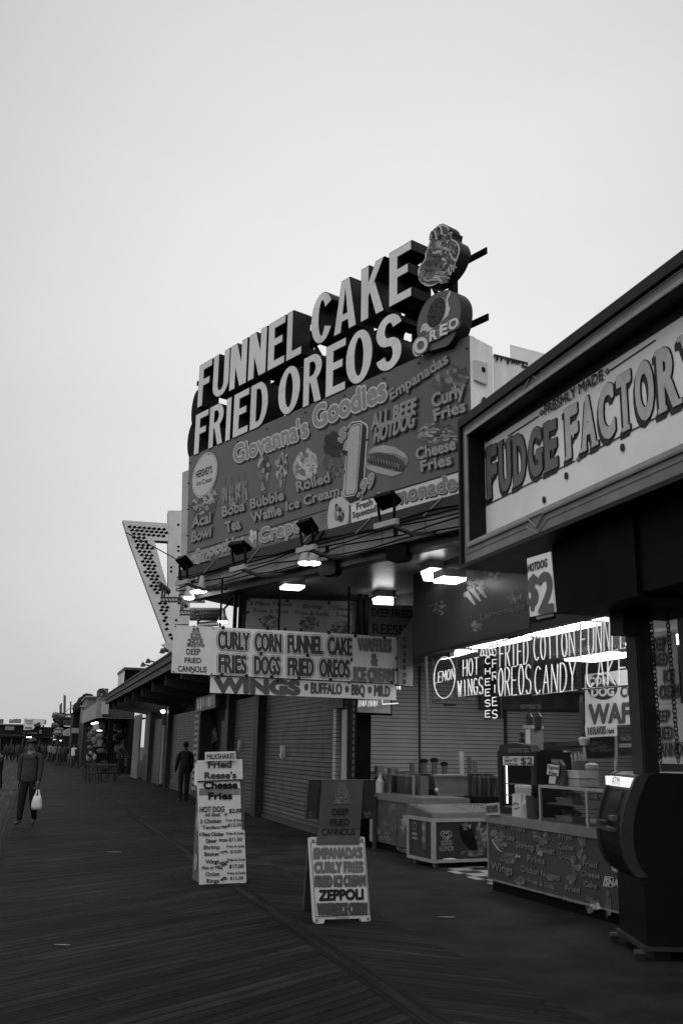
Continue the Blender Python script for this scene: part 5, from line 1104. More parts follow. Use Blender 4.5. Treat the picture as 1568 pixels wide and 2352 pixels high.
t = Thing("bread_trays", "stack of pale clear-topped trays on top of the glass case", "trays", yaw(P0, P1), DC.org + DC.R @ V((DC.px(*z8(750, 740), .25).x, .3, gh)))
for k in range(2): mb = MB(); mb.box(-.2, .2, -.13, .13, k * .09, k * .09 + .08); t.part("tray", mb, G(.3 + k * .1, .3))
for i, (X, h_, v) in enumerate(((765, .24, .12), (800, .26, .08), (872, .2, .2))):
    t = Thing("utensil_cup", ["wide cup of straws on the glass case, left one", "wide cup of straws on the glass case, middle one", "pale canister right of the straw cups on the glass case"][i], "cup", 0, DC.org + DC.R @ V((DC.px(*z8(X, 740), .4).x, .42, gh)))
    t.part("cup", MB().lathe([(.055, 0), (.075, h_ + .02), (.065, h_)], n=12), G(v, .4))
    if i < 2:
        mb = MB(); rn = random.Random(i)
        for k in range(7): a = rn.random() * 6.28; mb.cyl((.03 * math.cos(a), .03 * math.sin(a), h_ * .5), (.07 * math.cos(a), .05 * math.sin(a), h_ + .08 + rn.random() * .05), .008, 5)
        t.part("straws", mb, G(.3, .5))
    else: t.part("lid", MB().lathe([(.078, h_ + .0), (.078, h_ + .04), (.03, h_ + .06)], n=12), G(.3))
t = board("placard", "small tilted milkshake placard at the left corner of the right counter", [z8(75, 878), z8(172, 870), z8(178, 960), z8(82, 965)], 0, a=yaw(P0, P1), pref=P0 - V((.05, .05, 0)), cat="placard", mat=G(.35, .5, .15), th=.015)
words(t, [("MILKSHAKES", (84, 945), (170, 938), 895)], G(.06, .5), z8, .04)

# left counter
L0, L1 = at_z(834, 1941), at_z(952, 1971); d_ = (L1 - L0).normalized(); L1 = L0 + d_ * 2.5
LC = Thing("food_counter", "left food counter with a dim picture front and white end panel behind the folding sign", "counter", yaw(L0, L1), L0); wl2 = 2.5
mb = MB(); mb.box(.05, wl2, .04, .7, 0, .12, BLACK); LC.part("plinth", mb, BLACK)
mb = MB(); mb.box(0, wl2, 0, .75, .12, .82); LC.part("front_panel", mb, G(.07, .4, .25, 1.5))
mb = MB(); mb.box(-.02, wl2, -.03, .8, .82, .93); LC.part("counter_top", mb, G(.14, .4))
mb = MB(); x1 = LC.px(856, 1900, -.02).x; mb.box(x1 - .30, x1, -.03, .0, .10, .62); LC.part("end_panel", mb, G(.34, .5, .1))
for C, rx, rz, gs in (((530, 1215), 8, 20, (.3, .25, .2)), ((290, 1290), 6, 8, (.25, .12)), ((365, 1235), 8, 14, (.12, .08)), ((440, 1230), 6, 18, (.1, .06)), ((290, 1190), 6, 8, (.12, .1)), ((360, 1330), 12, 12, (.12, .07)), ((440, 1330), 10, 22, (.06, .04, .1)), ((290, 1080), 9, 9, (.1, .12)), ((440, 1090), 14, 10, (.1, .13))): mb = MB(); LC.food(mb, z7(*C), rx, rz, -.004, g5(*gs), 36, .24); LC.part("menu_picture", mb, FNT)
words(LC, [("Waffle", (330, 1365), (420, 1375), 1330), ("Waffles", (460, 1455), (590, 1500), 1420)], FNT, z7, .05, -.006)
gl_ = Thing("sneeze_guard", "tall glass sneeze guard on the left counter", "glass guard", yaw(L0, L1), L0 + LC.R @ V((0, .1, .93)))
xa, xb = gl_.px(*z7(130, 900), 0).x, gl_.px(*z7(610, 900), 0).x; zg = gl_.px(*z7(130, 765), 0).z
mb = MB(); mb.box(xa, xb, 0, .012, 0, zg); gl_.part("glass_pane", mb, GLASS())
mb = MB(); mb.box(xa, xb, -.01, .022, zg, zg + .025)
for x in (xa, xa + (xb - xa) * .6, xb): mb.box(x - .015, x + .015, -.012, .026, 0, zg)
gl_.part("frame", mb, G(.16, .35))
mb = MB(); rn = random.Random(2)
for k in range(7): x = xa + .1 + k * (xb - xa - .2) / 7; mb.box(x, x + .16, .25, .4, .0, .2 + rn.random() * .25, G(.05 + rn.random() * .12, .5))
t = Thing("goods_boxes", "row of dim boxes standing behind the sneeze guard on the left counter", "boxes", yaw(L0, L1), L0 + LC.R @ V((0, .1, .93))); t.part("boxes", mb, DARK)

# freezer
F0, F1 = at_z(995, 1996), at_z(1118, 1983)
FZ = Thing("ice_cream_freezer", "glass topped ice cream chest freezer with a white frame and dark picture sides", "freezer", 24, F0); fw_ = 1.35; fd = .76
FW_ = G(.24, .4, .12); FP = G(.030, .35, .3, 3)
mb = MB(); mb.box(0, fw_, 0, fd, .10, .68); FZ.part("body", mb, FP)
mb = MB()
for x0, x1, y0, y1 in ((-.02, .035, -.02, .035), (fw_ - .035, fw_ + .02, -.02, .035), (-.02, .035, fd - .035, fd + .02)): mb.box(x0, x1, y0, y1, .08, .70)
mb.box(.035, fw_ - .035, -.02, .02, .08, .125); mb.box(.035, fw_ - .035, -.02, .02, .645, .70); mb.box(-.02, .02, .035, fd - .035, .08, .125); mb.box(-.02, .02, .035, fd - .035, .645, .70); FZ.part("frame", mb, FW_)
mb = MB(); mb.hexa([(-.02, -.02, .70), (fw_ + .02, -.02, .70), (fw_ + .02, 0, .755), (-.02, 0, .755)], [(-.02, fd + .02, .70), (fw_ + .02, fd + .02, .70), (fw_ + .02, fd, .86), (-.02, fd, .86)]); FZ.part("lid_frame", mb, G(.08, .4))
mb = MB()
for a_, b_ in ((.06, fw_ * .5 - .02), (fw_ * .5 + .02, fw_ - .06)): mb.add([(a_, .08, .768), (b_, .08, .768), (b_, fd - .1, .850), (a_, fd - .1, .850)], [(0, 1, 2, 3)])
FZ.part("glass_lid", mb, G(.16, .12, .2, 2))
for x, y in ((.08, .08), (fw_ - .08, .08), (.08, fd - .08), (fw_ - .08, fd - .08)): FZ.part("caster", MB().cyl((x - .02, y, .045), (x + .02, y, .045), .045, 12).box(x - .03, x + .03, y - .02, y + .02, .05, .10), G(.12, .4))
GH = G(.17, .4)
def heart(t, mb, c, s, d):
    for k in (1.0, .55):
        pts = [(16 * math.sin(a) ** 3 / 17, (13 * math.cos(a) - 5 * math.cos(2 * a) - 2 * math.cos(3 * a) - math.cos(4 * a)) / 17) for a in [6.2832 * i / 22 for i in range(23)]]
        mb.tube([V((c.x + x * s * k, d, c.z + y * s * k * .85)) for x, y in pts], s * .10, 5, GH)
c = FZ.px(*z7(905, 1325), -.006); s_ = abs(FZ.px(*z7(957, 1325), -.006).x - c.x)
mb = MB(); heart(FZ, mb, c, s_, -.006); FZ.part("logo", mb, GH)
words(FZ, [("GOOD", (860, 1415), (957, 1410), 1372), ("HUMOR", (845, 1468), (975, 1462), 1425)], GH, z7, .05)
mb = MB(); FZ.poly(mb, [z7(*q) for q in ((1020, 1260), (1045, 1225), (1090, 1215), (1125, 1235), (1150, 1300), (1175, 1400), (1182, 1460), (1150, 1475), (1110, 1450), (1060, 1390), (1030, 1330))], -.005, .003, G(.006, .3))
FZ.food(mb, z7(1215, 1300), 16, 22, -.006, g5(.08, .14, .05, .2), 50, .25); FZ.food(mb, z7(1130, 1490), 26, 8, -.010, g5(.08, .14, .18, .05), 50, .22); FZ.food(mb, z7(1085, 1250), 10, 8, -.012, g5(.2, .1, .12), 20, .3); FZ.food(mb, z7(1225, 1420), 9, 20, -.007, g5(.07, .11), 20, .3); FZ.part("pictures", mb, GH)
t2 = Thing("side_print", "", "", 0, (0, 0, 0)); bpy.data.objects.remove(t2.o)
mb = MB()
for k, (z_, v) in enumerate(((.62, .12), (.55, .2), (.48, .1), (.38, .16), (.30, .08))): mb.ball((-.004, .26 + .02 * (k % 2), z_), .06, G(v, .4), 5, (.05, 1, 1))
for k in range(12): a = k * .5236; mb.ball((-.006, .56 + .055 * math.cos(a), .55 + .05 * math.sin(a)), .012, GH, 4, (.3, 1, 1))
for z_ in (.42, .36): mb.box(-.006, 0, .48, .64, z_, z_ + .035, GH)
FZ.part("side_pictures", mb, GH)
mb = MB(); q = FZ.px(*z7(935, 1538), -.01); mb.ell((q.x, q.z), .11, .013, -.012, 0, G(.6, .2)); FZ.part("handle", mb, G(.6, .2))
# working gear behind the freezer
def gear(name, lb, cat, X, Y, b, z, a=A_CROSS, grp=None):
    r = ray(X, Y); k = (W(0, b) - CAM).dot(BD) / r.dot(BD); O = CAM + r * k; return Thing(name, lb, cat, a, (O.x, O.y, z), grp)
t = gear("work_table", "long dark back table against the slatted wall carrying the food equipment", "table", 1010, 1800, 16.2, 0)
xa, xb = t.px(858, 1780, 0).x, t.px(1150, 1780, 0).x; mb = MB(); mb.box(xa, xb, 0, .7, .86, .92); t.part("table_top", mb, G(.12, .4))
for x in (xa + .05, xb - .05):
    for y in (.05, .6): mb = MB(); mb.box(x - .03, x + .03, y, y + .06, 0, .86); t.part("leg", mb, STEEL)
mb = MB(); mb.box(xa + .08, xb - .08, .45, .5, .1, .86); t.part("back_panel", mb, DARK)
sx0, sx1 = t.px(950, 1781, .3).x, t.px(1103, 1781, .3).x; zs = t.px(1000, 1781, .3).z
t = gear("wall_shelf", "narrow pale edged shelf holding cups on the slatted wall", "shelf", 1026, 1781, 16.9, 1.05)
sx0, sx1 = t.px(948, 1781, 0).x, t.px(1104, 1781, 0).x; zs = t.px(1026, 1781, 0).z
mb = MB(); mb.box(sx0, sx1, 0, .35, zs - .03, zs); t.part("board", mb, G(.2, .4))
for x in (sx0 + .1, sx1 - .1): mb = MB(); mb.box(x, x + .04, .0, .35, .92 - 1.05, zs - .03); t.part("support", mb, STEEL)
SHO = t
def on_shelf(X): x = SHO.px(X, 1781, .12).x; return SHO.org + SHO.R @ V((x, .12, zs))
items = ((973, .30, .06, .05, "dark topped cup tower, leftmost on the wall shelf"), (997, .32, .06, .06, "dark topped cup tower, second on the wall shelf"), (1020, .24, .055, .05, "short dark lidded cup right of the two cup towers"), (1060, .44, .045, .30, "tall white stack of paper cups on the wall shelf"), (1077, .36, .04, .07, "dark stack of cups just right of the white cup stack"), (1090, .26, .045, .10, "short grey stack of cups at the right end of the wall shelf"), (946, .22, .05, .08, "metal canister at the left end of the wall shelf"), (832, .22, .05, .07, "dark canister far left above the sneeze guard"))
for X, h_, r_, v, lb in items:
    if X < 900: P = t.org + t.R @ V((SHO.px(X, 1778, .12).x, .12, zs)); P = V((P.x, P.y, zs + 1.05)); 
    else: P = on_shelf(X)
    tt = Thing("cup_stack", lb, "cups", 0, P, "cups and canisters on the wall shelf")
    if v in (.05, .06): tt.part("cups", MB().lathe([(r_ * .8, 0), (r_, h_ * .3), (r_ * .8, h_ * .3), (r_, h_ * .75)], n=10), G(.12, .4)); tt.part("lids", MB().ball((0, 0, h_ * .85), r_ * 1.4, None, 5, (1, 1, .6)), G(.015, .6))
    else: v = min(.5, v * 1.7); tt.part("cups", MB().lathe([(r_ * .85, 0), (r_, h_ * .5), (r_ * .9, h_ * .5), (r_, h_)], n=12), G(v, .35))
mb = MB(); x = SHO.px(832, 1778, .12).x; mb.box(x - .25, x + .25, .0, .35, zs - .03, zs); SHO.part("board", mb, G(.2, .4))
t = gear("griddle", "long dark griddle with a hinged lid and pale front rail behind the freezer", "griddle", 1057, 1842, 15.2, .80)
xa, xb = t.px(1004, 1830, 0).x, t.px(1112, 1830, 0).x
mb = MB(); mb.box(xa, xb, 0, .55, -.8, .12); t.part("body", mb, G(.035, .4)); mb = MB(); mb.box(xa - .01, xb + .02, -.05, .0, .12, .16); t.part("rail", mb, G(.14, .3)); mb = MB(); mb.hexa([(xa + .02, .05, .16), (xb - .04, .05, .16), (xb - .06, .25, .44), (xa + .04, .25, .44)], [(xa + .02, .55, .16), (xb - .04, .55, .16), (xb - .06, .5, .46), (xa + .04, .5, .46)]); t.part("lid", mb, G(.06, .35)); mb = MB(); mb.cyl((xa + .05, .20, .46), (xb - .08, .20, .46), .015, 8); t.part("handle", mb, G(.25, .3))
t = gear("cash_register", "black cash register with a sloping keypad left of the griddle", "cash register", 982, 1842, 15.4, .93)
mb = MB(); mb.box(-.2, .2, 0, .38, -.93, -.01, G(.04, .5)); mb.hexa([(-.18, 0, 0), (.18, 0, 0), (.18, .02, .07), (-.18, .02, .07)], [(-.18, .36, 0), (.18, .36, 0), (.18, .34, .22), (-.18, .34, .22)]); t.part("body", mb, BLACK)
mb = MB()
for i in range(5):
    for j in range(3): mb.box(-.15 + i * .055, -.11 + i * .055, .06 + j * .08, .11 + j * .08, .105 + j * .035, .115 + j * .035)
t.part("keys", mb, G(.12, .4)); mb = MB(); mb.box(-.02, .16, .24, .30, .2, .34); t.part("display", mb, G(.03, .2))
t = gear("spotlight_knob", "small round white dial light on a bracket left of the griddle lid", "dial", 1002, 1808, 15.1, 1.0); t.part("dial", MB().ball((0, 0, .03), .035, None, 6), G(.4, .4)); t.part("bracket", MB().cyl((0, 0, -.1), (0, 0, 0), .012, 6), STEEL)
t = gear("cup_rack", "tall dark rack of stacked cups left of the hot snack cabinet", "rack", 1126, 1842, 14.4, 0)
mb = MB(); mb.box(-.24, .24, .1, .5, 0, .95); t.part("stand", mb, DARK)
for i in range(6):
    for j in range(2): t.part("cup_column", MB().lathe([(.03, 0), (.04, .3 + .05 * ((i * 3 + j) % 3)), (.03, .32)], (-.2 + i * .08, .15 + j * .2, .95), 8), G(.03 + .02 * (i % 2), .4))
t = gear("hand_towel", "white folded towel hanging low in front of the register", "towel", 1005, 1802, 14.9, 1.1); bpy.data.objects.remove(t.o)
for X, Y, b_, z_, lb, kind in ((872, 1812, 16.3, .92, "pale plastic jug on the back table behind the sneeze guard", 0), (888, 1812, 16.4, .92, "dark syrup bottle beside the pale jug on the back table", 1), (903, 1812, 16.35, .92, "second dark syrup bottle on the back table", 1), (918, 1810, 16.4, .92, "squat white tub on the back table left of the register", 2), (935, 1808, 16.5, .92, "tall grey thermos on the back table left of the register", 3), (1120, 1800, 16.4, .92, "white tub at the right end of the back table", 2)):
    t = gear(("plastic_jug", "syrup_bottle", "tub", "thermos")[kind], lb, ("jug", "bottle", "tub", "thermos")[kind], X, Y, b_, z_)
    pr = ([(.07, 0), (.075, .03), (.075, .2), (.03, .27), (.03, .31)], [(.035, 0), (.04, .02), (.04, .2), (.015, .27), (.014, .33)], [(.09, 0), (.10, .14), (.09, .14)], [(.05, 0), (.055, .02), (.055, .3), (.04, .34)])[kind]
    t.part("body", MB().lathe(pr, n=12), G((.4, .03, .45, .14)[kind], .4)); t.part("lid", MB().lathe([(pr[-1][0] * 1.15, pr[-1][1]), (pr[-1][0], pr[-1][1] + .03), (pr[-1][0] * .4, pr[-1][1] + .035)], n=10), G((.2, .2, .3, .03)[kind], .4))
r = ray(982, 1600); k_ = (W(0, 13.4) - CAM).dot(BD) / r.dot(BD); O = CAM + r * k_
t = Thing("hanging_pole", "thin grey pole hanging from the header left of the oval neon sign", "pole", A_CROSS, (O.x, O.y, 2.0)); zz = t.px(983, 1658, 0).z
t.part("pole", MB().cyl((0, 0, zz), (-.03, 0, 1.1), .022, 8), G(.16, .4)); t.part("hook", MB().tube([(0, 0, zz + .01), (.03, 0, zz - .02), (.05, 0, zz + .02)], .012, 5), G(.16, .4))
for X, Y, lb in ((1160, 1455, "loose dark cable looping under the header above the word fried"), (1262, 1440, "loose dark cable looping under the header above the word cotton"), (1390, 1405, "loose dark cable looping above the largest neon sign")):
    r = ray(X, Y); O = CAM + r * ((5.68 - CAM.dot(PD)) / r.dot(PD)); t = Thing("loose_cable", lb, "cable", A_STREET, O, "loose cables above the neon signs")
    t.part("cable", MB().tube([(-.35, 0, .12), (-.2, 0, .02), (-.05, 0, .06), (.08, 0, -.05), (.2, .02, .04), (.3, 0, -.03), (.42, 0, .12)], .008, 5), BLACK); t.part("tie", MB().box(-.06, -.03, -.012, .012, .03, .09), BLACK)
# menus on the slat wall
t = board("menu_board", "long dark menu board with rows of small print on the slatted wall", [(1100, 1594), (1342, 1590), (1340, 1634), (1102, 1630)], 17.6, mat=G(.06, .4, .2), cat="menu board")
mb = MB(); rn = random.Random(11)
for X0, X1 in ((1108, 1140), (1160, 1186), (1192, 1240), (1246, 1290), (1298, 1335)):
    t.poly(mb, [(X0 - 3, 1598), (X1 + 3, 1598), (X1 + 3, 1628), (X0 - 3, 1627)], -.004, .004, G(.10, .4))
    for k in range(6): Y = 1602 + k * 4.2; t.poly(mb, [(X0, Y), (X0 + (X1 - X0) * (.4 + .55 * rn.random()), Y), (X0 + (X1 - X0) * .6, Y + 1.3), (X0, Y + 1.3)], -.008, .004, INK)
t.poly(mb, [(1194, 1618), (1242, 1618), (1242, 1629), (1194, 1628)], -.010, .004, G(.26, .4)); t.part("small_print", mb, INK)
t = board("small_wall_label", "tiny label strip on the slatted wall below the oval neon sign", [(1019, 1615), (1047, 1616), (1047, 1621), (1019, 1621)], 17.68, cat="label", mat=G(.12, .5))
mb = MB()
for k in range(9): t.poly(mb, [(1020.5 + k * 2.9, 1617), (1022.4 + k * 2.9, 1617), (1022.4 + k * 2.9, 1620), (1020.5 + k * 2.9, 1620)], -.004, .004, INK)
t.part("lettering", mb, INK)
t = board("hanging_sign", "large pale board with a dark corn dog oval above the cut off word waffle", [(1344, 1549), (1452, 1536), (1462, 1664), (1346, 1668)], 12.6, mat=G(.42, .5, .2, 1.5))
mb = MB(); mb.ell(t.xz(1382, 1577, -.004), abs(t.xz(1417, 1577)[0] - t.xz(1382, 1577)[0]), abs(t.xz(1382, 1607)[1] - t.xz(1382, 1577)[1]), -.006, 0, INK); t.part("oval", mb, INK)
words(t, [("CORN", (115, 1690), (325, 1680), 1630), ("DOG", (140, 1790), (328, 1783), 1718)], G(.42, .5), z5, .07, -.012); words(t, [("WAFFLE", (120, 2028), (690, 2000), 1864), ("CONES", (390, 1795), (650, 1780), 1705)], G(.06, .5), z5, .06)
t = board("hanging_sign", "narrow white board reading eighteen flavors below the corn dog board", [(1344, 1666), (1416, 1661), (1416, 1690), (1347, 1694)], 12.5, mat=G(.45, .5, .15))
words(t, [("18", (108, 2118), (145, 2116), 2058), ("FLAVORS", (155, 2116), (262, 2108), 2052), ("Hand", (275, 2110), (330, 2104), 2065)], G(.08, .5), z5, .05)
t = board("picture_panel", "dark picture panel in a pale frame below the flavors board", [(1344, 1692), (1412, 1688), (1412, 1740), (1346, 1742)], 13.4, mat=G(.035, .4), cat="menu panel")
mb = MB(); t.food(mb, (1378, 1716), 28, 14, -.004, g5(.05, .09, .12), 50, .22); t.part("picture", mb, INK); mb = MB(); t.poly(mb, [(1412, 1680), (1417, 1680), (1417, 1790), (1412, 1790)], -.02, .03, G(.4, .4)); t.part("trim", mb, BOARD)
t = board("picture_panel", "small dark nachos panel beside the black post", [(1419, 1690), (1460, 1688), (1460, 1735), (1420, 1736)], 12.8, mat=G(.03, .4), cat="menu panel")
words(t, [("NACHOS", (388, 2170), (520, 2165), 2130)], G(.18, .5), z5, .06); mb = MB(); t.poly(mb, [(1420, 1708), (1452, 1707), (1452, 1716), (1420, 1717)], -.004, .004, G(.2, .5)); t.part("strip", mb, BOARD)
t = board("small_sign", "dark pick a cone strip on the slatted wall behind the hot snack cabinet", [z8(440, 415), z8(815, 405), z8(815, 440), z8(440, 450)], 17.5, mat=G(.13, .5), cat="sign")
words(t, [("PICK A CONE $", (460, 442), (620, 437), 422)], INK, z8, .05)
t = gear("hanging_utensil", "upright scoop shaped cone display left of the corn dog board", "display", 1339, 1668, 12.9, 1.9); t.part("holder", MB().lathe([(.03, 0), (.05, .05), (.05, .5), (.03, .62)], n=10), G(.04, .4)); t.part("base", MB().lathe([(.06, -.12), (.09, -.03), (.06, 0)], n=10), G(.3, .4)); t.part("stem", MB().cyl((0, 0, -.5), (0, 0, -.12), .018, 6), G(.3, .4))

# ------------------------------------------------------------------ cash machine
AB = W(4.90, 7.30); AT = Thing("cash_machine", "black freestanding cash machine with a lit top sign on a wheeled base", "cash machine", yaw(at_z(1412, 2163), at_z(1478, 2211)), at_z(1412, 2163).lerp(at_z(1478, 2211), .5))
def aq(X, Y): return AT.px(X, Y, 0)
hw = (at_z(1412, 2163) - at_z(1478, 2211)).length / 2 - .03
prof = [(.04, .12), (.04, .62), (.0, .655), (-.055, .72), (-.09, .80), (-.105, .89), (-.108, .98), (-.10, 1.07), (-.08, 1.17), (-.05, 1.26), (-.015, 1.34), (.02, 1.42), (.05, 1.475), (.12, 1.50), (.85, 1.50), (.85, .12)]   # (depth, height)
mb = MB(); nn = len(prof); mb.add([(-hw, y, z) for y, z in prof] + [(hw, y, z) for y, z in prof], [tuple(range(nn)), tuple(reversed(range(nn, 2 * nn)))] + [(i, nn + i, nn + (i + 1) % nn, (i + 1) % nn) for i in range(nn)])
AT.part("body", mb, G(.0045, .45, .3, spec=.12))
for s_ in (-1, 1):
    mb = MB(); x0, x1 = (-hw - .02, -hw + .035) if s_ < 0 else (hw - .035, hw + .02)
    f_ = [(-.02 + y, z) for y, z in prof[2:14]]; b_ = [(.08 + y, z) for y, z in reversed(prof[2:14])]; pr = f_ + b_; m_ = len(pr)
    mb.add([(x0, y, z) for y, z in pr] + [(x1, y, z) for y, z in pr], [tuple(range(m_)), tuple(reversed(range(m_, 2 * m_)))] + [(i, m_ + i, m_ + (i + 1) % m_, (i + 1) % m_) for i in range(m_)])
    AT.part("side_trim", mb, G(.03, .45, .3))
mb = MB(); mb.box(-hw + .04, hw - .04, -.035, .06, 1.375, 1.455); lit = AT.part("lit_sign", mb, EM(.75))
vs, fs, _ = glyphs("ATM"); mb = MB(); mb.add([(-.12 + .25 * x, -.04, 1.388 + .072 * y) for x, y in vs], fs, INK); AT.part("lettering", mb, INK)
mb = MB(); mb.add([(-.17, -.088, 1.16), (.17, -.088, 1.16), (.17, -.03, 1.33), (-.17, -.03, 1.33)], [(0, 1, 2, 3)]); AT.part("screen", mb, G(.02, .1))
mb = MB(); mb.box(-.2, .2, -.17, -.1, 1.0, 1.03); 
for i in range(4):
    for j in range(3): mb.box(-.16 + j * .05, -.125 + j * .05, -.175, -.13, 1.03 + i * .002, 1.042 + i * .012)
AT.part("keypad", mb, G(.06, .4))
mb = MB(); mb.box(.08, .2, -.14, -.09, 1.09, 1.13); mb.box(-.18, .05, -.02, .06, .68, .74); AT.part("slots", mb, G(.09, .3))
mb = MB(); xz_ = AT.px(*z8(1060, 1450), .04); mb.box(xz_.x - .09, xz_.x + .09, .030, .046, .60, .78, G(.32, .5)); 
for k in range(5): mb.box(xz_.x - .06, xz_.x + .05, .026, .03, .63 + k * .025, .638 + k * .025, INK)
AT.part("notice", mb, BOARD)
mb = MB(); mb.box(-hw - .03, hw + .03, -.0, .95, .085, .118); AT.part("trolley", mb, G(.03, .5))
for x in (-hw + .02, hw - .02):
    for y in (-.02, .87): o = AT.part("caster", MB().cyl((x - .018, y, .042), (x + .018, y, .042), .042, 12), G(.02, .4)); AT.part("caster_plate", MB().box(x - .035, x + .035, y - .035, y + .035, .06, .085), G(.07, .35), o)

# ------------------------------------------------------------------ menu stand and folding sign
def zm(x, y): return (402 + .1708 * x, 1665 + .1708 * y)
M0, M1 = at_z(458, 2031), at_z(567, 2027)
MS = Thing("menu_stand", "tall box shaped price list stand topped with a milkshakes placard on the boardwalk", "menu stand", yaw(M0, M1), M0); mw = (M1 - M0).length
zt0 = MS.px(457, 1750).z
mb = MB(); mb.box(.03, mw - .06, .02, .50, 0, zt0 - .04); MS.part("cabinet", mb, G(.10, .6, .4, 4))
WH = G(.62, .45, .12, 2)
mb = MB(); MS.poly(mb, [zm(300, 480), zm(330, 478), zm(905, 460), zm(912, 745), zm(268 + 30, 770)], -.03, .03, WH); MS.part("top_panel", mb, WH)
mb = MB(); MS.poly(mb, [zm(303, 765), zm(875, 745), zm(898, 1440), zm(330, 1460)], -.015, .03, WH); MS.part("middle_panel", mb, WH)
mb = MB(); MS.poly(mb, [zm(325, 855), zm(872, 848), zm(874, 940), zm(325, 948)], -.018, .003, G(.20, .5)); MS.part("grey_band", mb, WH)
mb = MB(); MS.poly(mb, [zm(325, 1430), zm(935, 1415), zm(960, 2095), zm(950, 2128), zm(332, 2152)], -.03, .03, WH); MS.part("lower_panel", mb, WH)
mb = MB(); MS.poly(mb, [zm(410, 366), zm(815, 354), zm(820, 478), zm(413, 490)], -.07, .03, WH); MS.part("placard", mb, WH)
words(MS, [("MILKSHAKES", (430, 460), (800, 449), 393)], G(.07, .5), zm, .03, -.075)
BK = G(.015, .5); GY = G(.06, .5)
words(MS, [("Fried", (450, 578), (755, 570), 492), ("Reese's", (400, 722), (820, 714), 640)], GY, zm, .075, -.036)
mb = MB(); MS.poly(mb, [zm(303, 752), zm(912, 728), zm(912, 742), zm(303, 766)], -.038, .006, BK); MS.part("rule", mb, BK)
words(MS, [("Cheese", (390, 857), (835, 850), 766), ("Fries", (455, 1000), (765, 995), 912)], BK, zm, .085, -.022)
words(MS, [("HOT DOG", (335, 1172), (662, 1165), 1102), ("All Beef", (400, 1230), (608, 1225), 1187), ("Tenders", (370, 1402), (600, 1396), 1357), ("3 Chicken", (340, 1322), (622, 1313), 1272), ("Fries & Soda", (682, 1297), (920, 1293), 1266), ("$12.50", (712, 1367), (888, 1361), 1326)], GY, zm, .05, -.022)
words(MS, [("$2.00", (730, 1182), (888, 1175), 1132)], BK, zm, .05, -.022)
words(MS, [("4 Piece Chicken", (325, 1497), (650, 1490), 1447), ("Fries & Soda", (690, 1475), (925, 1470), 1442), ("Dinner", (420, 1585), (560, 1580), 1533), ("$11.50", (725, 1562), (900, 1557), 1517), ("Shrimp", (385, 1672), (600, 1665), 1622), ("Fries & Soda", (695, 1648), (930, 1643), 1617), ("Basket", (398, 1760), (595, 1755), 1712), ("$13.50", (745, 1722), (890, 1715), 1686),
            ("Wings", (412, 1868), (590, 1860), 1814), ("Fries & Soda", (700, 1830), (940, 1822), 1797), ("Hot or Mild", (365, 1942), (635, 1935), 1897), ("$17.00", (730, 1925), (922, 1920), 1877), ("Onion", (412, 2033), (595, 2028), 1982), ("Fries & Soda", (707, 2010), (945, 2003), 1977), ("Rings", (425, 2125), (590, 2120), 2072), ("$12.50", (740, 2082), (918, 2075), 2042)], G(.035, .5), zm, .045, -.036)
mb = MB()
for C, rx in (((678, 1200), 5), ((665, 1370), 7), ((645, 1548), 8), ((660, 1712), 7), ((665, 1865), 10), ((662, 2080), 9)): MS.food(mb, zm(*C), rx, rx * .5, -.036, g5(.04, .12, .2), 16, .4)
MS.part("food_pictures", mb, GY)
mb = MB()
for k, (y, z_, r_) in enumerate(((.22, 1.0, .10), (.30, .72, .13), (.2, .45, .11), (.32, .22, .11))): mb.ball((.02, y, z_), r_, G((.22, .3, .12, .25)[k], .5), 6, (.08, .7, 1))
MS.part("side_pictures", mb, WH)
mb = MB(); mb.box(-.02, .03, -.0, .46, zt0 - .30, zt0 - .03); MS.part("side_panel", mb, WH)

def za(x, y): return (660 + .1708 * x, 1751 + .1708 * y)
A0_, A1_ = at_z(725, 2122), at_z(850, 2116)
AF = Thing("folding_sign", "white folding sidewalk sign with a dark cannolis board fixed on top", "sandwich board", yaw(A0_, A1_), A0_, tilt=12)
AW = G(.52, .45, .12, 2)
mb = MB(); AF.poly(mb, [za(*q) for q in ((288, 1015), (310, 1004), (1020, 1000), (1036, 1015), (1110, 2060), (1118, 2110), (1105, 2150), (1070, 2162), (1020, 2158), (990, 2130), (980, 2098), (500, 2112), (495, 2150), (470, 2178), (400, 2180), (365, 2150), (352, 2100))], 0, .04, AW); AF.part("front_leaf", mb, AW)
mb = MB(); AF.poly(mb, [za(*q) for q in ((320, 1084), (1022, 1078), (1096, 2040), (384, 2074))], -.006, .005, G(.55, .45, .1)); 
for pr in (((318, 1082), (1024, 1076)), ((1024, 1076), (1098, 2042)), ((1098, 2042), (382, 2076)), ((382, 2076), (318, 1082))): mb.tube([AF.px(*za(*pr[0]), -.006), AF.px(*za(*pr[1]), -.006)], .004, 4, G(.12, .5))
for x, y in ((345, 1055), (1000, 1045), (395, 2125), (1085, 2105)): mb.ell(AF.xz(*za(x, y), -.008), .014, .014, -.01, 0, G(.15, .5), n=12)
for k in range(9): mb.ell(AF.xz(*za(660 + k * 19, 2092 - k * .6), -.008), .004, .004, -.009, 0, INK, n=8)
AF.part("insert", mb, AW)
words(AF, [("EMPANADA'S", (358, 1288), (1000, 1276), 1160), ("CURLY FRIES", (365, 1478), (1012, 1466), 1348)], G(.13, .5), za, .045, -.008, outline=.075, gap=G(.34, .45))
words(AF, [("FRIED ICI CREAM", (374, 1668), (1038, 1653), 1536)], G(.10, .5), za, .045, -.008, outline=.075, gap=G(.16, .45))
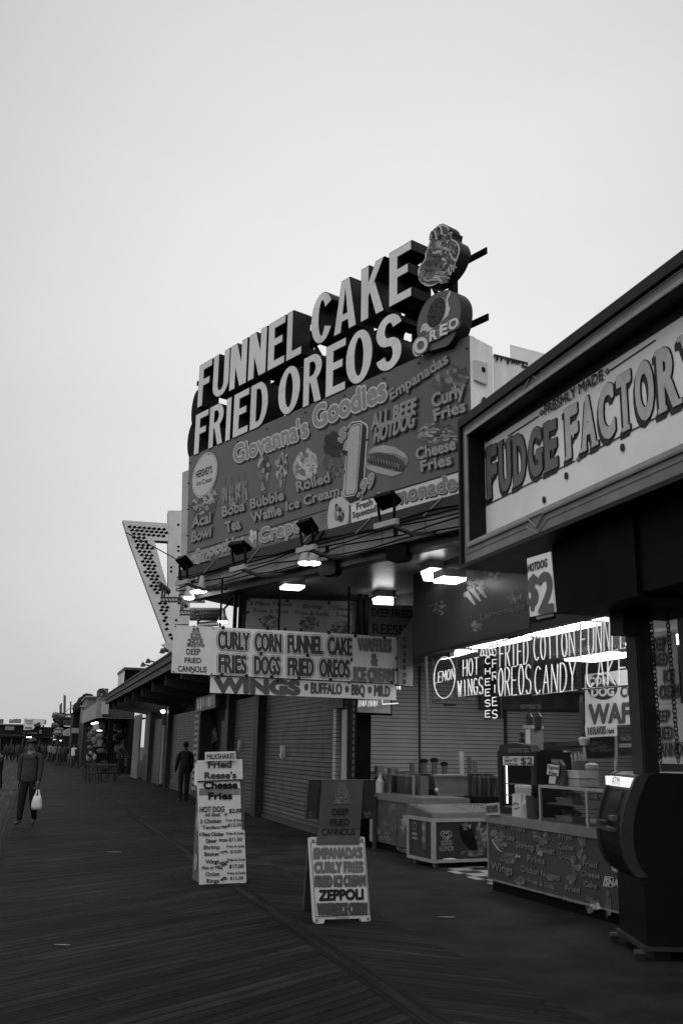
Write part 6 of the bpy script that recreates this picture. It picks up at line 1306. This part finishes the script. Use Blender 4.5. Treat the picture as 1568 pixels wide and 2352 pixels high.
words(AF, [("ZEPPOLI", (428, 1856), (1016, 1838), 1724)], G(.02, .5), za, .09, -.008); words(AF, [("WAFFLE·ICE CREAM", (405, 2046), (1062, 2032), 1906)], G(.07, .5), za, .055, -.008, outline=.07, gap=G(.09, .5))
bk = AF.Ri @ (at_z(697, 2090) - AF.org); bk2 = AF.Ri @ (at_z(697, 2090) + (A1_ - A0_) - AF.org); tp, tp2 = AF.px(*za(290, 1020), .05), AF.px(*za(1034, 1016), .05)
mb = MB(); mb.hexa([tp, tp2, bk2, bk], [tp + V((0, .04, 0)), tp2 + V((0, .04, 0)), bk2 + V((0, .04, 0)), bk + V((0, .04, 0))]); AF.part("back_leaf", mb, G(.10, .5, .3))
mb = MB(); AF.poly(mb, [za(*q) for q in ((290, 228), (1186, 236), (1150, 756), (245, 752))], .06, .03, G(.022, .5)); AF.poly(mb, [za(*q) for q in ((290, 226), (1186, 233), (1186, 238), (290, 232))], .05, .01, G(.2, .4)); AF.food(mb, za(340, 700), 10, 7, .056, g5(.06, .03, .09), 18, .3); AF.food(mb, za(1075, 700), 10, 7, .056, g5(.06, .03, .09), 18, .3); AF.part("rear_top_board", mb, DARK)
TB = G(.060, .45, .2, 2)
mb = MB(); AF.poly(mb, [za(*q) for q in ((460, 240), (1018, 242), (966, 1100), (392, 1102))], -.02, .015, TB, BLACK); AF.poly(mb, [za(*q) for q in ((408, 915), (975, 915), (966, 1096), (394, 1098))], -.024, .003, G(.085, .45)); AF.part("front_top_board", mb, TB)
words(AF, [("DEEP", (602, 708), (822, 704), 622), ("FRiED", (572, 845), (828, 843), 760), ("CANNOLiS", (458, 976), (908, 972), 895)], G(.010, .5), za, .03, -.030)
pyramid(AF, za(715, 425), 34, 46, -.024, g5(.13, .03, .17), 3)

# ------------------------------------------------------------------ people
def human(label, loc, face, H=1.75, cols=(.2, .04, .02, .03, .02), leg=(.3, -.25), knee=(.1, .35), arm=(-.25, .25), elb=(.2, .2), lvl=2, cap=None, hair=True, width=1.0, group=None, out=.07, cut=False, long=0, bulk=1.25):
    """cols: skin, top, trousers, shoes, hair.  One continuous skinned body; front of the figure looks along -y"""
    k = H / 1.75; J = []; E_ = []; RD = []; TAG = []
    def add(p, r, par=None, tag='top'):
        J.append(V(p) * k); RD.append((r[0] * k, r[1] * k) if isinstance(r, tuple) else (r * k, r * k)); TAG.append(tag)
        if par is not None: E_.append((par, len(J) - 1))
        return len(J) - 1
    wd = width
    pel = add((0, 0, .96), (.145 * wd, .12 * wd), None, 'leg'); bel = add((0, .0, 1.10), (.155 * wd, .13 * wd), pel); ch = add((0, -.0, 1.30), (.175 * wd, .13 * wd), bel); nk0 = add((0, .01, 1.43), (.10, .08), ch)
    nk = add((0, -.005, 1.51), .055, nk0, 'skin'); hd = add((0, -.015, 1.60), (.075, .088), nk, 'skin'); ht = add((0, -.005, 1.69), (.072, .088), hd, 'skin'); 
    add((0, -.105, 1.605), .016, hd, 'skin')
    for s_, i in ((-1, 0), (1, 1)):
        a, kn = leg[i], knee[i]
        h = add((s_ * .09 * wd, 0, .90), .088 * wd, pel, 'leg'); q = V((s_ * .10, 0, .90)); d1 = V((0, -math.sin(a), -math.cos(a))); q1 = q + d1 * .42
        d2 = V((0, -math.sin(a - kn), -math.cos(a - kn))); q2 = q1 + d2 * .40
        m_ = add(q + d1 * .2, .088 * wd, h, 'leg'); n1 = add(q1, .075 * wd, m_, 'leg'); cf = add(q1 + d2 * .14, .070 * wd, n1, 'leg'); n2 = add(q2, .060, cf, 'leg'); 
        fdir = V((s_ * .15, -1, -.15 - .0)).normalized() if a >= -.1 else V((s_ * .1, -.85, -.5)).normalized()
        n3 = add(q2 + V((0, .02, -.05)), .04, n2, 'shoe'); add(q2 + V((0, 0, -.05)) + fdir * .15, (.038, .026), n3, 'shoe')
        sa, el = arm[i], elb[i]
        sh_ = add((s_ * .175 * wd, .01, 1.405), .068, nk0); q = V((s_ * .20 * wd, .01, 1.39)); d1 = V((s_ * out, -math.sin(sa), -math.cos(sa))).normalized(); q1 = q + d1 * .28
        d2 = V((s_ * out * .3, -math.sin(sa + el), -math.cos(sa + el))).normalized(); q2 = q1 + d2 * .24
        m_ = add(q + d1 * .12, .058 * bulk, sh_); n1 = add(q1, .052 * bulk, m_); f1 = add(q1 + d2 * .1, .050 * bulk, n1); n2 = add(q2, .036 * bulk, f1, 'top'); n3 = add(q2 + d2 * .05, (.026, .036), n2, 'skin')
        if lvl > 1:
            pm = q2 + d2 * .08
            for f_, (off_, ln) in enumerate(((-.027, .062), (-.009, .072), (.009, .068), (.026, .054))):
                base = pm + V((0, off_, 0)); j1 = base + d2 * ln * .5 + V((-s_ * .004, 0, 0)); j2 = base + d2 * ln + V((-s_ * .018, -.006, 0))
                a1 = add(base, .009, n3, 'skin'); a2 = add(j1, .0085, a1, 'skin'); add(j2, .0075, a2, 'skin')
            th0 = add(q2 + d2 * .035 + V((-s_ * .01, -.034, 0)), .011, n3, 'skin'); add(q2 + d2 * .085 + V((-s_ * .02, -.052, 0)), .009, th0, 'skin')
    zmin = min(q.z - r[1] for q, r in zip(J, RD)); J2 = [V((q.x, q.y, q.z - zmin)) for q in J]
    me = bpy.data.meshes.new('person'); me.from_pydata(J2, E_, []); o = bpy.data.objects.new('person', me); COL.objects.link(o)
    m = o.modifiers.new('skin', 'SKIN'); m.use_smooth_shade = True
    for i, sv in enumerate(me.skin_vertices[0].data): sv.radius = RD[i]; sv.use_root = (i == 0)
    ss = o.modifiers.new('smooth', 'SUBSURF'); ss.levels = lvl; ss.render_levels = lvl
    bpy.context.view_layer.update()
    nm = bpy.data.meshes.new_from_object(o.evaluated_get(bpy.context.evaluated_depsgraph_get())); bpy.data.objects.remove(o); bpy.data.meshes.remove(me)
    mats = [G(cols[0], .5, .1), G(cols[1], .8, .35, 5, .3), G(cols[2], .8, .3, 6, .2), G(cols[3], .5, .2)]
    for q in mats: nm.materials.append(q)
    key = {'skin': 0, 'top': 1, 'leg': 2, 'shoe': 3}
    for pl in nm.polygons:
        c = pl.center; best = 9; bt = 'top'
        for a_, b_ in E_:
            A_, B_ = J2[a_], J2[b_]; ab = B_ - A_; t = max(0, min(1, (c - A_).dot(ab) / max(ab.length_squared, 1e-9))); dd_ = (A_ + ab * t - c).length
            if dd_ < best: best = dd_; bt = TAG[b_]
        if bt == 'leg' and c.z > J2[pel].z - .06 * k - long and abs(c.x) < .24: bt = 'top'
        pl.material_index = key[bt]; pl.use_smooth = True
    p = bpy.data.objects.new('person', nm); COL.objects.link(p); p.location = loc; p.rotation_euler = (0, 0, R(face))
    p['label'] = label; p['category'] = 'person'
    if group: p['group'] = group
    z0 = J2[ht].z; y0 = J2[ht].y
    if hair:
        mb = MB(); mb.ball((0, y0 + .018 * k, z0 - .005 * k), .098 * k, None, 8, (.92, 1.05, .95)); mb.v = [(x, y + (.045 * k if (y < y0 - .02 and z < z0 + .03 * k) else 0), max(z, z0 - .085 * k)) for x, y, z in mb.v]
        link('hair', mb, G(cols[4], .7), p, True)
    if cap is not None:
        mb = MB(); mb.ball((0, y0, z0 + .01 * k), .106 * k, None, 8, (.93, 1.05, .85)); mb.v = [(x, y, max(z, z0 + .005 * k)) for x, y, z in mb.v]
        mb.hexa([(-.07 * k, -.16 * k, z0 + .01), (.07 * k, -.16 * k, z0 + .01), (.08 * k, -.06 * k, z0 + .02), (-.08 * k, -.06 * k, z0 + .02)], [(-.07 * k, -.16 * k, z0 + .02), (.07 * k, -.16 * k, z0 + .02), (.08 * k, -.06 * k, z0 + .035), (-.08 * k, -.06 * k, z0 + .035)])
        link('cap', mb, G(cap, .7), p, True)
    if lvl > 1:
        zh = J2[hd].z
        for s_ in (-1, 1):
            link('eye', MB().ball((s_ * .031 * k, -.088 * k, zh + .03 * k), .012 * k, None, 5), G(.01, .2), p)
            link('ear', MB().ball((s_ * .082 * k, .0, zh + .015 * k), .026 * k, None, 5, (.4, .8, 1.1)), mats[0], p)
        link('mouth', MB().ball((0, -.094 * k, zh - .04 * k), .022 * k, None, 5, (1, .3, .25)), G(cols[0] * .5, .5), p)
    return p
mp_ = at_z(58, 1897); man = human("man in a cap and dark sweatshirt walking towards us carrying a white plastic bag", (mp_.x, mp_.y, 0), 0 - 8, 1.71, (.12, .040, .010, .07, .02), leg=(.15, -.13), knee=(.06, .22), arm=(-.08, .10), elb=(.12, .10), cap=.05, width=1.14, out=.06, bulk=1.18)
mb = MB()
for z_, w_, x0 in ((.20, .13, 0), (.23, .14, .0)): pass
vs, fs, _ = glyphs("VANS", .02); mb = MB(); mb.add([(-.13 + .26 * x, -.150 - .004 * math.cos((x - .5) * 3), 1.335 + .045 * y) for x, y in vs], fs); link("lettering", mb, G(.010, .7), man)
bagm = G(.55, .5, .15, 8, .4)
hx = man.matrix_basis @ V((.255, -.09, .73))
t = Thing("plastic_bag", "white plastic carrier bag hanging from the walking man's hand", "carrier bag", -8, (hx.x, hx.y, hx.z - .40))
rn = random.Random(6); prof = [(.03, .40), (.05, .36), (.075, .28), (.105, .18), (.12, .08), (.10, .01), (.05, 0)]
mb = MB().lathe([(r_, z_) for r_, z_ in reversed(prof[2:])], n=14); mb.v = [(x * (1.0 + rn.uniform(-.12, .12)), y * .6 * (1 + rn.uniform(-.15, .15)), z + rn.uniform(-.012, .012)) for x, y, z in mb.v]
t.part("bag", mb, bagm, smooth=True)
for s_ in (-1, 1): mb = MB(); mb.hexa([(s_ * .075, -.01, .25), (s_ * .025, -.01, .25), (s_ * .008, -.005, .41), (s_ * .03, -.005, .41)], [(s_ * .075, .02, .25), (s_ * .025, .02, .25), (s_ * .008, .01, .41), (s_ * .03, .01, .41)]); t.part("handle", mb, bagm)
q = at_z(420, 1841); human("person in dark clothes standing with their back to us beside the far shutters", (q.x, q.y, 0), 200, 1.78, (.05, .016, .012, .02, .012), leg=(.05, -.05), knee=(.02, .05), arm=(.1, .15), elb=(.5, .5), lvl=2, width=1.08, out=.05)
q = at_z(-4, 1812); q.z = 0; human("person cut off by the left edge, dark coat, bare bent forearm", (q.x, q.y, 0), -60, 1.35, (.14, .012, .012, .02, .012), leg=(.1, -.1), knee=(.1, .1), arm=(.5, .5), elb=(.9, .9), lvl=1, width=1.25, out=.35)
q = at_z(276, 1782); human("person in a long dark coat standing bent over beside the far cafe chairs", (q.x, q.y, 0), 60, 1.85, (.06, .014, .012, .02, .012), leg=(.05, -.1), knee=(.05, .2), arm=(.5, .4), elb=(.3, .3), lvl=1, width=1.2, long=.3)
crowd = (((37, 1752), .04, .02, .06, "person in dark clothes at the far left of the distant crowd"), ((48, 1750), .02, .02, .05, "dark figure second from the left in the distant crowd"), ((66, 1747), .10, .03, .1, "tiny figure just behind the walking man's shoulder"), ((85, 1748), .03, .02, .06, "dark tiny figure right of the walking man's cap"), ((95, 1746), .05, .03, .06, "tiny figure at the middle of the distant crowd"), ((104, 1748), .02, .03, .05, "dark tiny figure left of the pale shirted pair"),
         ((113, 1750), .20, .05, .1, "small figure in a pale jacket in the distant crowd"), ((123, 1755), .12, .03, .08, "small figure with a light top left of the bright white shirt"), ((134, 1758), .06, .04, .08, "small figure in mid grey next to the bright white shirt"), ((146, 1752), .04, .02, .06, "dark small figure behind the bright white shirt"), ((167, 1764), .50, .05, .08, "figure in a bright white shirt walking by the far shops"), ((175, 1766), .014, .012, .04, "dark figure walking right beside the bright white shirt"), ((12, 1748), .03, .02, .06, "dark tiny figure by the left edge of the frame"), ((58, 1745), .04, .03, .08, "tiny far figure hidden behind the walking man"))
for q_, tv, lv, sk, lb in crowd:
    q = at_z(*q_); human(lb, (q.x, q.y, 0), random.uniform(-60, 60) + (180 if random.random() < .5 else 0), random.uniform(1.6, 1.82), (sk, tv, lv, .03, .02), leg=(random.uniform(.1, .3), random.uniform(-.3, -.1)), lvl=1, width=1.15, group="people far down the boardwalk")
for k_, (X, Y, tv) in enumerate(((20, 1747, .02), (28, 1749, .03), (42, 1746, .015), (76, 1745, .04), (90, 1747, .015), (109, 1745, .02), (118, 1748, .03), (129, 1747, .015), (140, 1750, .03), (152, 1754, .02))):
    q = at_z(X, Y); human(["dark little figure between the left edge and the piers", "dark little figure left of the second far pier", "black little figure before the far arcade wall", "grey little figure under the far strip lamps", "black little figure under the white billboard", "dark little figure below the right end of the billboard", "little figure in dark grey before the corner kiosk", "black little figure before the corner kiosk front", "little dark figure below the pizza sign", "little dark figure below the torn white awning"][k_], (q.x, q.y, 0), 20 * k_, 1.62 + .04 * (k_ % 4), (.06, tv, .012, .02, .015), lvl=1, width=1.15, group="people far down the boardwalk")
q = at_z(158, 1761); human("child in grey walking left of the bright white shirt", (q.x, q.y, 0), 10, 1.15, (.1, .09, .05, .05, .02), lvl=1, group="people far down the boardwalk")

# ------------------------------------------------------------------ cafe tables and chairs
def cafe_chair(label, loc, rz):
    t = Thing("cafe_chair", label, "chair", rz, loc, "cafe chairs on the boardwalk"); m = G(.02, .5)
    t.part("seat", MB().box(-.21, .21, -.21, .21, .44, .47), m)
    mb = MB(); mb.box(-.21, -.17, .18, .21, .47, .9); mb.box(.17, .21, .18, .21, .47, .9)
    for k in range(4): mb.box(-.17, .17, .18, .2, .56 + k * .09, .60 + k * .09)
    t.part("backrest", mb, G(.035, .5))
    for sx in (-1, 1):
        for sy in (-1, 1): t.part("leg", MB().cyl((sx * .19, sy * .19, .44), (sx * .22, sy * .23, 0), .016, 6), m)
    return t
def cafe_table(label, loc):
    t = Thing("cafe_table", label, "table", 17, loc, "cafe tables on the boardwalk"); m = G(.03, .4)
    t.part("table_top", MB().box(-.4, .4, -.4, .4, .72, .75), G(.06, .3))
    for sx in (-1, 1):
        for sy in (-1, 1): t.part("leg", MB().cyl((sx * .36, sy * .36, .72), (sx * .38, sy * .38, 0), .02, 6), m)
for X, Y, lb in ((214, 1790, "left cafe table in front of the toy stall"), (244, 1793, "right cafe table in front of the toy stall")): q = at_z(X, Y); cafe_table(lb, q)
for X, Y, rz, lb in ((204, 1790, 60, "leftmost cafe chair, turned to the left table"), (222, 1796, 190, "cafe chair between the tables with its back to us"), (232, 1788, -30, "cafe chair behind the gap between the tables"), (254, 1797, 200, "cafe chair in front of the right table"), (260, 1787, -80, "rightmost cafe chair beside the person in the long coat"), (212, 1799, 175, "cafe chair in front of the left table")): cafe_chair(lb, at_z(X, Y), rz)

# ------------------------------------------------------------------ far shops down the boardwalk
class Far:
    def __init__(s, name, label, cat, b, X0=None, a=A_CROSS, base=None, group=None):
        r = ray(X0, 1700); k = (W(0, b) - CAM).dot(BD) / r.dot(BD); O = CAM + r * k; s.t = Thing(name, label, cat, a, (O.x, O.y, 0), group)
    def rect(s, nm, x0, y0, x1, y1, d0, d1, mat, parent=None):
        a, c = s.t.px(x0, y0, d0), s.t.px(x1, y1, d0) if y1 is not None else None
        if y1 is None: c = V((s.t.px(x1, 1700, d0).x, 0, 0))
        return s.t.part(nm, MB().box(min(a.x, c.x), max(a.x, c.x), d0, d1, min(a.z, c.z), max(a.z, c.z)), mat, parent)
    def pol(s, nm, pts, d, th, mat, parent=None):
        mb = MB(); s.t.poly(mb, pts, d, th, mat); return s.t.part(nm, mb, mat, parent)
f = Far("toy_stall", "open fronted toy stall with a pale boxed awning beyond the shuttered shops", "stall", 60, 262)
f.rect("back_wall", 222, 1655, 306, None, 3.0, 3.2, G(.02, .7)); f.rect("side_wall", 252, 1650, 258, None, .0, .3, BLACK); f.rect("end_wall", 300, 1650, 306, None, -.3, 3, DARK)
f.rect("eave_strip", 223, 1647.5, 309, 1650.5, -.1, .0, G(.30, .5)); f.rect("transom", 223, 1628, 309, 1647, .2, .5, G(.045, .6))
f.pol("awning_end", [(224, 1610), (236, 1610), (236, 1649), (223, 1649)], -.2, .4, G(.20, .6))
mb = MB(); a = f.t.px(224, 1610, 0); c = f.t.px(223, 1649, 0); mb.add([(a.x, 0, a.z), (a.x, 17, a.z), (a.x, 17, c.z), (c.x, 0, c.z)], [(0, 1, 2, 3)]); mb.box(a.x, a.x + 2, .4, 17, a.z - .1, a.z, G(.3, .6)); f.t.part("awning_front", mb, G(.26, .6, .2, 1))
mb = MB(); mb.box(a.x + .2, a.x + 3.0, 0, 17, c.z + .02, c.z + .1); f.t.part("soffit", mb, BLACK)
f.rect("hanging_panel", 235, 1612, 249, 1640, -1.2, -1.0, G(.34, .6, .3, 1))
for X, Y in ((222, 1660), (214, 1662)): f.t.part("lamp", MB().ball(f.t.px(X, Y, 2), .10, None, 6, (1.3, 1, .7)), EM(2))
f.t.part("lamp", MB().ball(f.t.px(229, 1678, 2), .08, None, 6, (2.2, 1, .5)), EM(3))
mb = MB(); rn = random.Random(9)
for k in range(90):
    X, Y = 205 + rn.random() * 95, 1665 + rn.random() * 85
    if 246 < X < 262: continue
    p_ = f.t.px(X, Y, 2.2 + rn.random() * .6); mb.ball(p_, .08 + rn.random() * .13, G(rn.choice((.03, .06, .1, .16, .3)), .6), 4, (.8 + rn.random() * .8, .5, .6 + rn.random() * 1.2))
o = f.t.part("toys", mb, DARK); o['kind'] = 'stuff'
for Y in (1692, 1703, 1728, 1740): f.rect("shelf", 262, Y, 300, Y + 1.5, 2.0, 2.5, G(.05, .6))
for k in range(7): f.rect("price_rack", 287, 1727 + k * 5, 296, 1729 + k * 5, -.1, .1, G(.12, .6))
f.rect("dark_board", 200, 1662, 219, 1681, 3.5, 3.7, BLACK); f.rect("grey_board", 200, 1682, 219, 1695, 3.5, 3.7, G(.04, .6))
f = Far("rooftop_box", "dark square rooftop cabin with a slanting rail above the far stall", "rooftop cabin", 66, 238)
f.rect("cabin", 230, 1581, 248, 1600, 0, 3, G(.035, .7)); f.rect("window", 232, 1592, 236, 1598, -.06, 0, G(.2, .4)); f.pol("rail", [(236, 1580), (238, 1580), (249, 1591), (247, 1592)], -.2, .12, G(.25, .5)); f.rect("base", 228, 1600, 250, 1625, 0, 3, G(.10, .7))
f = Far("flat_roof_shop", "pale flat roofed shop front with a cornice behind the boxed awning", "shop building", 80, 212)
f.rect("parapet", 202, 1601, 232, 1625, 0, 8, G(.16, .7)); f.rect("cornice", 199, 1598, 232, 1602, -.4, 8, G(.3, .6)); f.rect("front", 196, 1625, 232, None, 0, 8, G(.02, .7)); f.rect("pier", 188, 1622, 196, 1660, -.4, .4, G(.16, .6)); f.rect("pier_cap", 186, 1620, 198, 1624, -.6, .6, G(.25, .6))
rn = random.Random(12)
f = Far("thatched_shop", "dark shop with a ragged pointed roof and figures along its ridge", "shop building", 88, 182)
mb = MB(); f.t.poly(mb, [(168, 1636), (192, 1624), (200, 1600), (207, 1592), (204, 1602), (210, 1610), (206, 1640)], 0, 6, G(.015, .8)); 
for k in range(26): X = 178 + rn.random() * 30; p_ = f.t.px(X, 1625 - (X - 178) * .95 + rn.random() * 10 - 2, rn.random() * 3); mb.ball(p_, .25 + rn.random() * .25, None, 4)
f.t.part("roof", mb, G(.015, .8)); f.rect("front", 170, 1638, 205, None, .5, 6, G(.012, .7)); f.rect("lit_board", 166, 1672, 181, 1684, -1, -.8, G(.30, .6)); f.pol("torn_awning", [(148, 1690), (150, 1680), (162, 1672), (162, 1690)], -2, .2, G(.32, .6))
f = Far("pizza_shop", "cluttered dark pizza shop front with a truss sign and thin masts", "shop building", 100, 150)
f.rect("front", 136, 1668, 172, None, 0, 8, G(.014, .7)); f.rect("sign_board", 136, 1652, 180, 1667, -1.0, .4, G(.014, .6)); f.rect("roof_deck", 130, 1646, 178, 1652, -1, 6, G(.025, .7))
words(f.t, [("PIZZA", (147, 1664), (171, 1663), 1655)], G(.06, .5), bold=.06, d=-1.04)
mb = MB()
for k in range(46): X = 126 + rn.random() * 16; Y = 1640 + rn.random() * 55; mb.ball(f.t.px(X, Y, -1 + rn.random() * 2), .2 + rn.random() * .3, G(rn.choice((.012, .03, .08, .2)), .7), 4, (1, 1, .7))
f.t.part("clutter", mb, DARK)['kind'] = 'stuff'
mb = MB()
for X, y0, y1 in ((149, 1597, 1646), (163, 1611, 1646), (139, 1618, 1646), (141.5, 1615, 1646)): mb.tube([f.t.px(X, y0, 0), f.t.px(X - .6, y1, 0)], .13 if X == 149 else .08, 5)
mb.tube([f.t.px(130, 1641, 0), f.t.px(178, 1640, 0)], .07, 4); mb.tube([f.t.px(150, 1636, 0), f.t.px(182, 1608, 0)], .03, 4); f.t.part("masts", mb, G(.10, .6))
f.rect("rail_panel", 144, 1641, 158, 1646, 1, 1.2, G(.35, .5)); f.rect("rail_panel", 160, 1641, 170, 1645, 1, 1.2, G(.30, .5)); f.pol("white_awning", [(144, 1679), (160, 1672), (160, 1684), (146, 1690)], -1.6, .2, G(.32, .6)); f.rect("strip_lamp", 138, 1700, 142, 1702, -.2, 0, EM(3))
f = Far("corner_kiosk", "small dark kiosk with a flat awning at the far end of the shop row", "kiosk", 118, 133)
f.rect("front", 122, 1700, 138, None, 0, 5, G(.02, .7)); f.rect("awning", 118, 1692, 140, 1697, -2, 3, G(.06, .6)); f.rect("upper_sign", 126, 1680, 140, 1690, -.5, 0, G(.12, .6))
f = Far("far_arcade_building", "long low dark building closing the far end of the boardwalk under a white billboard", "arcade building", 165, 60)
f.rect("wall", -60, 1666, 122, None, 0, 20, G(.012, .7, .4)); f.rect("parapet", -60, 1661, 96, 1667, -.4, 20, G(.16, .7)); f.rect("fascia", -60, 1687, 60, 1689, -1.2, 0, G(.25, .5)); f.rect("canopy", -60, 1689, 122, 1695, -1.0, 0, G(.025, .7)); f.rect("low_band", -60, 1703, 55, 1705, -.4, 0, G(.07, .6))
for x0, y0, x1, y1, v in ((-20, 1651, 8, 1662, .12), (22, 1652, 33, 1661, .22), (33, 1651, 49, 1661, .20), (94, 1653, 106, 1664, .12)): f.rect("rooftop_panel", x0, y0, x1, y1, .5, 1.5, G(v, .7))
f.rect("white_sign", 13, 1668, 33, 1677, -.5, -.2, G(.18, .6)); f.rect("logo_sign", 54, 1681, 86, 1686, -1.5, -1.2, G(.10, .6)); f.rect("pale_sign", 91, 1676, 97, 1685, -.5, -.2, G(.22, .6))
for X in (59, 66): f.rect("strip_lamp", X, 1692, X + 7, 1694.5, -1.5, -1.3, EM(4))
for X in (0, 26, 52, 90): f.rect("pier", X, 1695, X + 3, None, -.5, 0, G(.06, .6))
f = Far("billboard", "white advertising billboard on the roof of the far dark building", "billboard", 163, 78)
f.pol("panel", [(55.5, 1650), (103, 1652), (102, 1666), (82, 1668), (76, 1676), (55, 1677)], 0, .4, G(.6, .6, .1)); f.pol("picture", [(78, 1664), (92, 1658), (94, 1666), (80, 1668)], -.1, .1, G(.06, .6)); f.rect("picture", 58, 1669, 74, 1674, -.1, 0, G(.2, .6))
words(f.t, [("Carousel", (58, 1657.5), (76, 1657), 1652.8), ("& Sons", (62, 1663), (76, 1662.5), 1659)], G(.08, .6), d=-.12, bold=.03)
f.rect("leg", 60, 1677, 61, None, .3, .6, DARK); f.rect("leg", 98, 1666, 99, None, .3, .6, DARK)
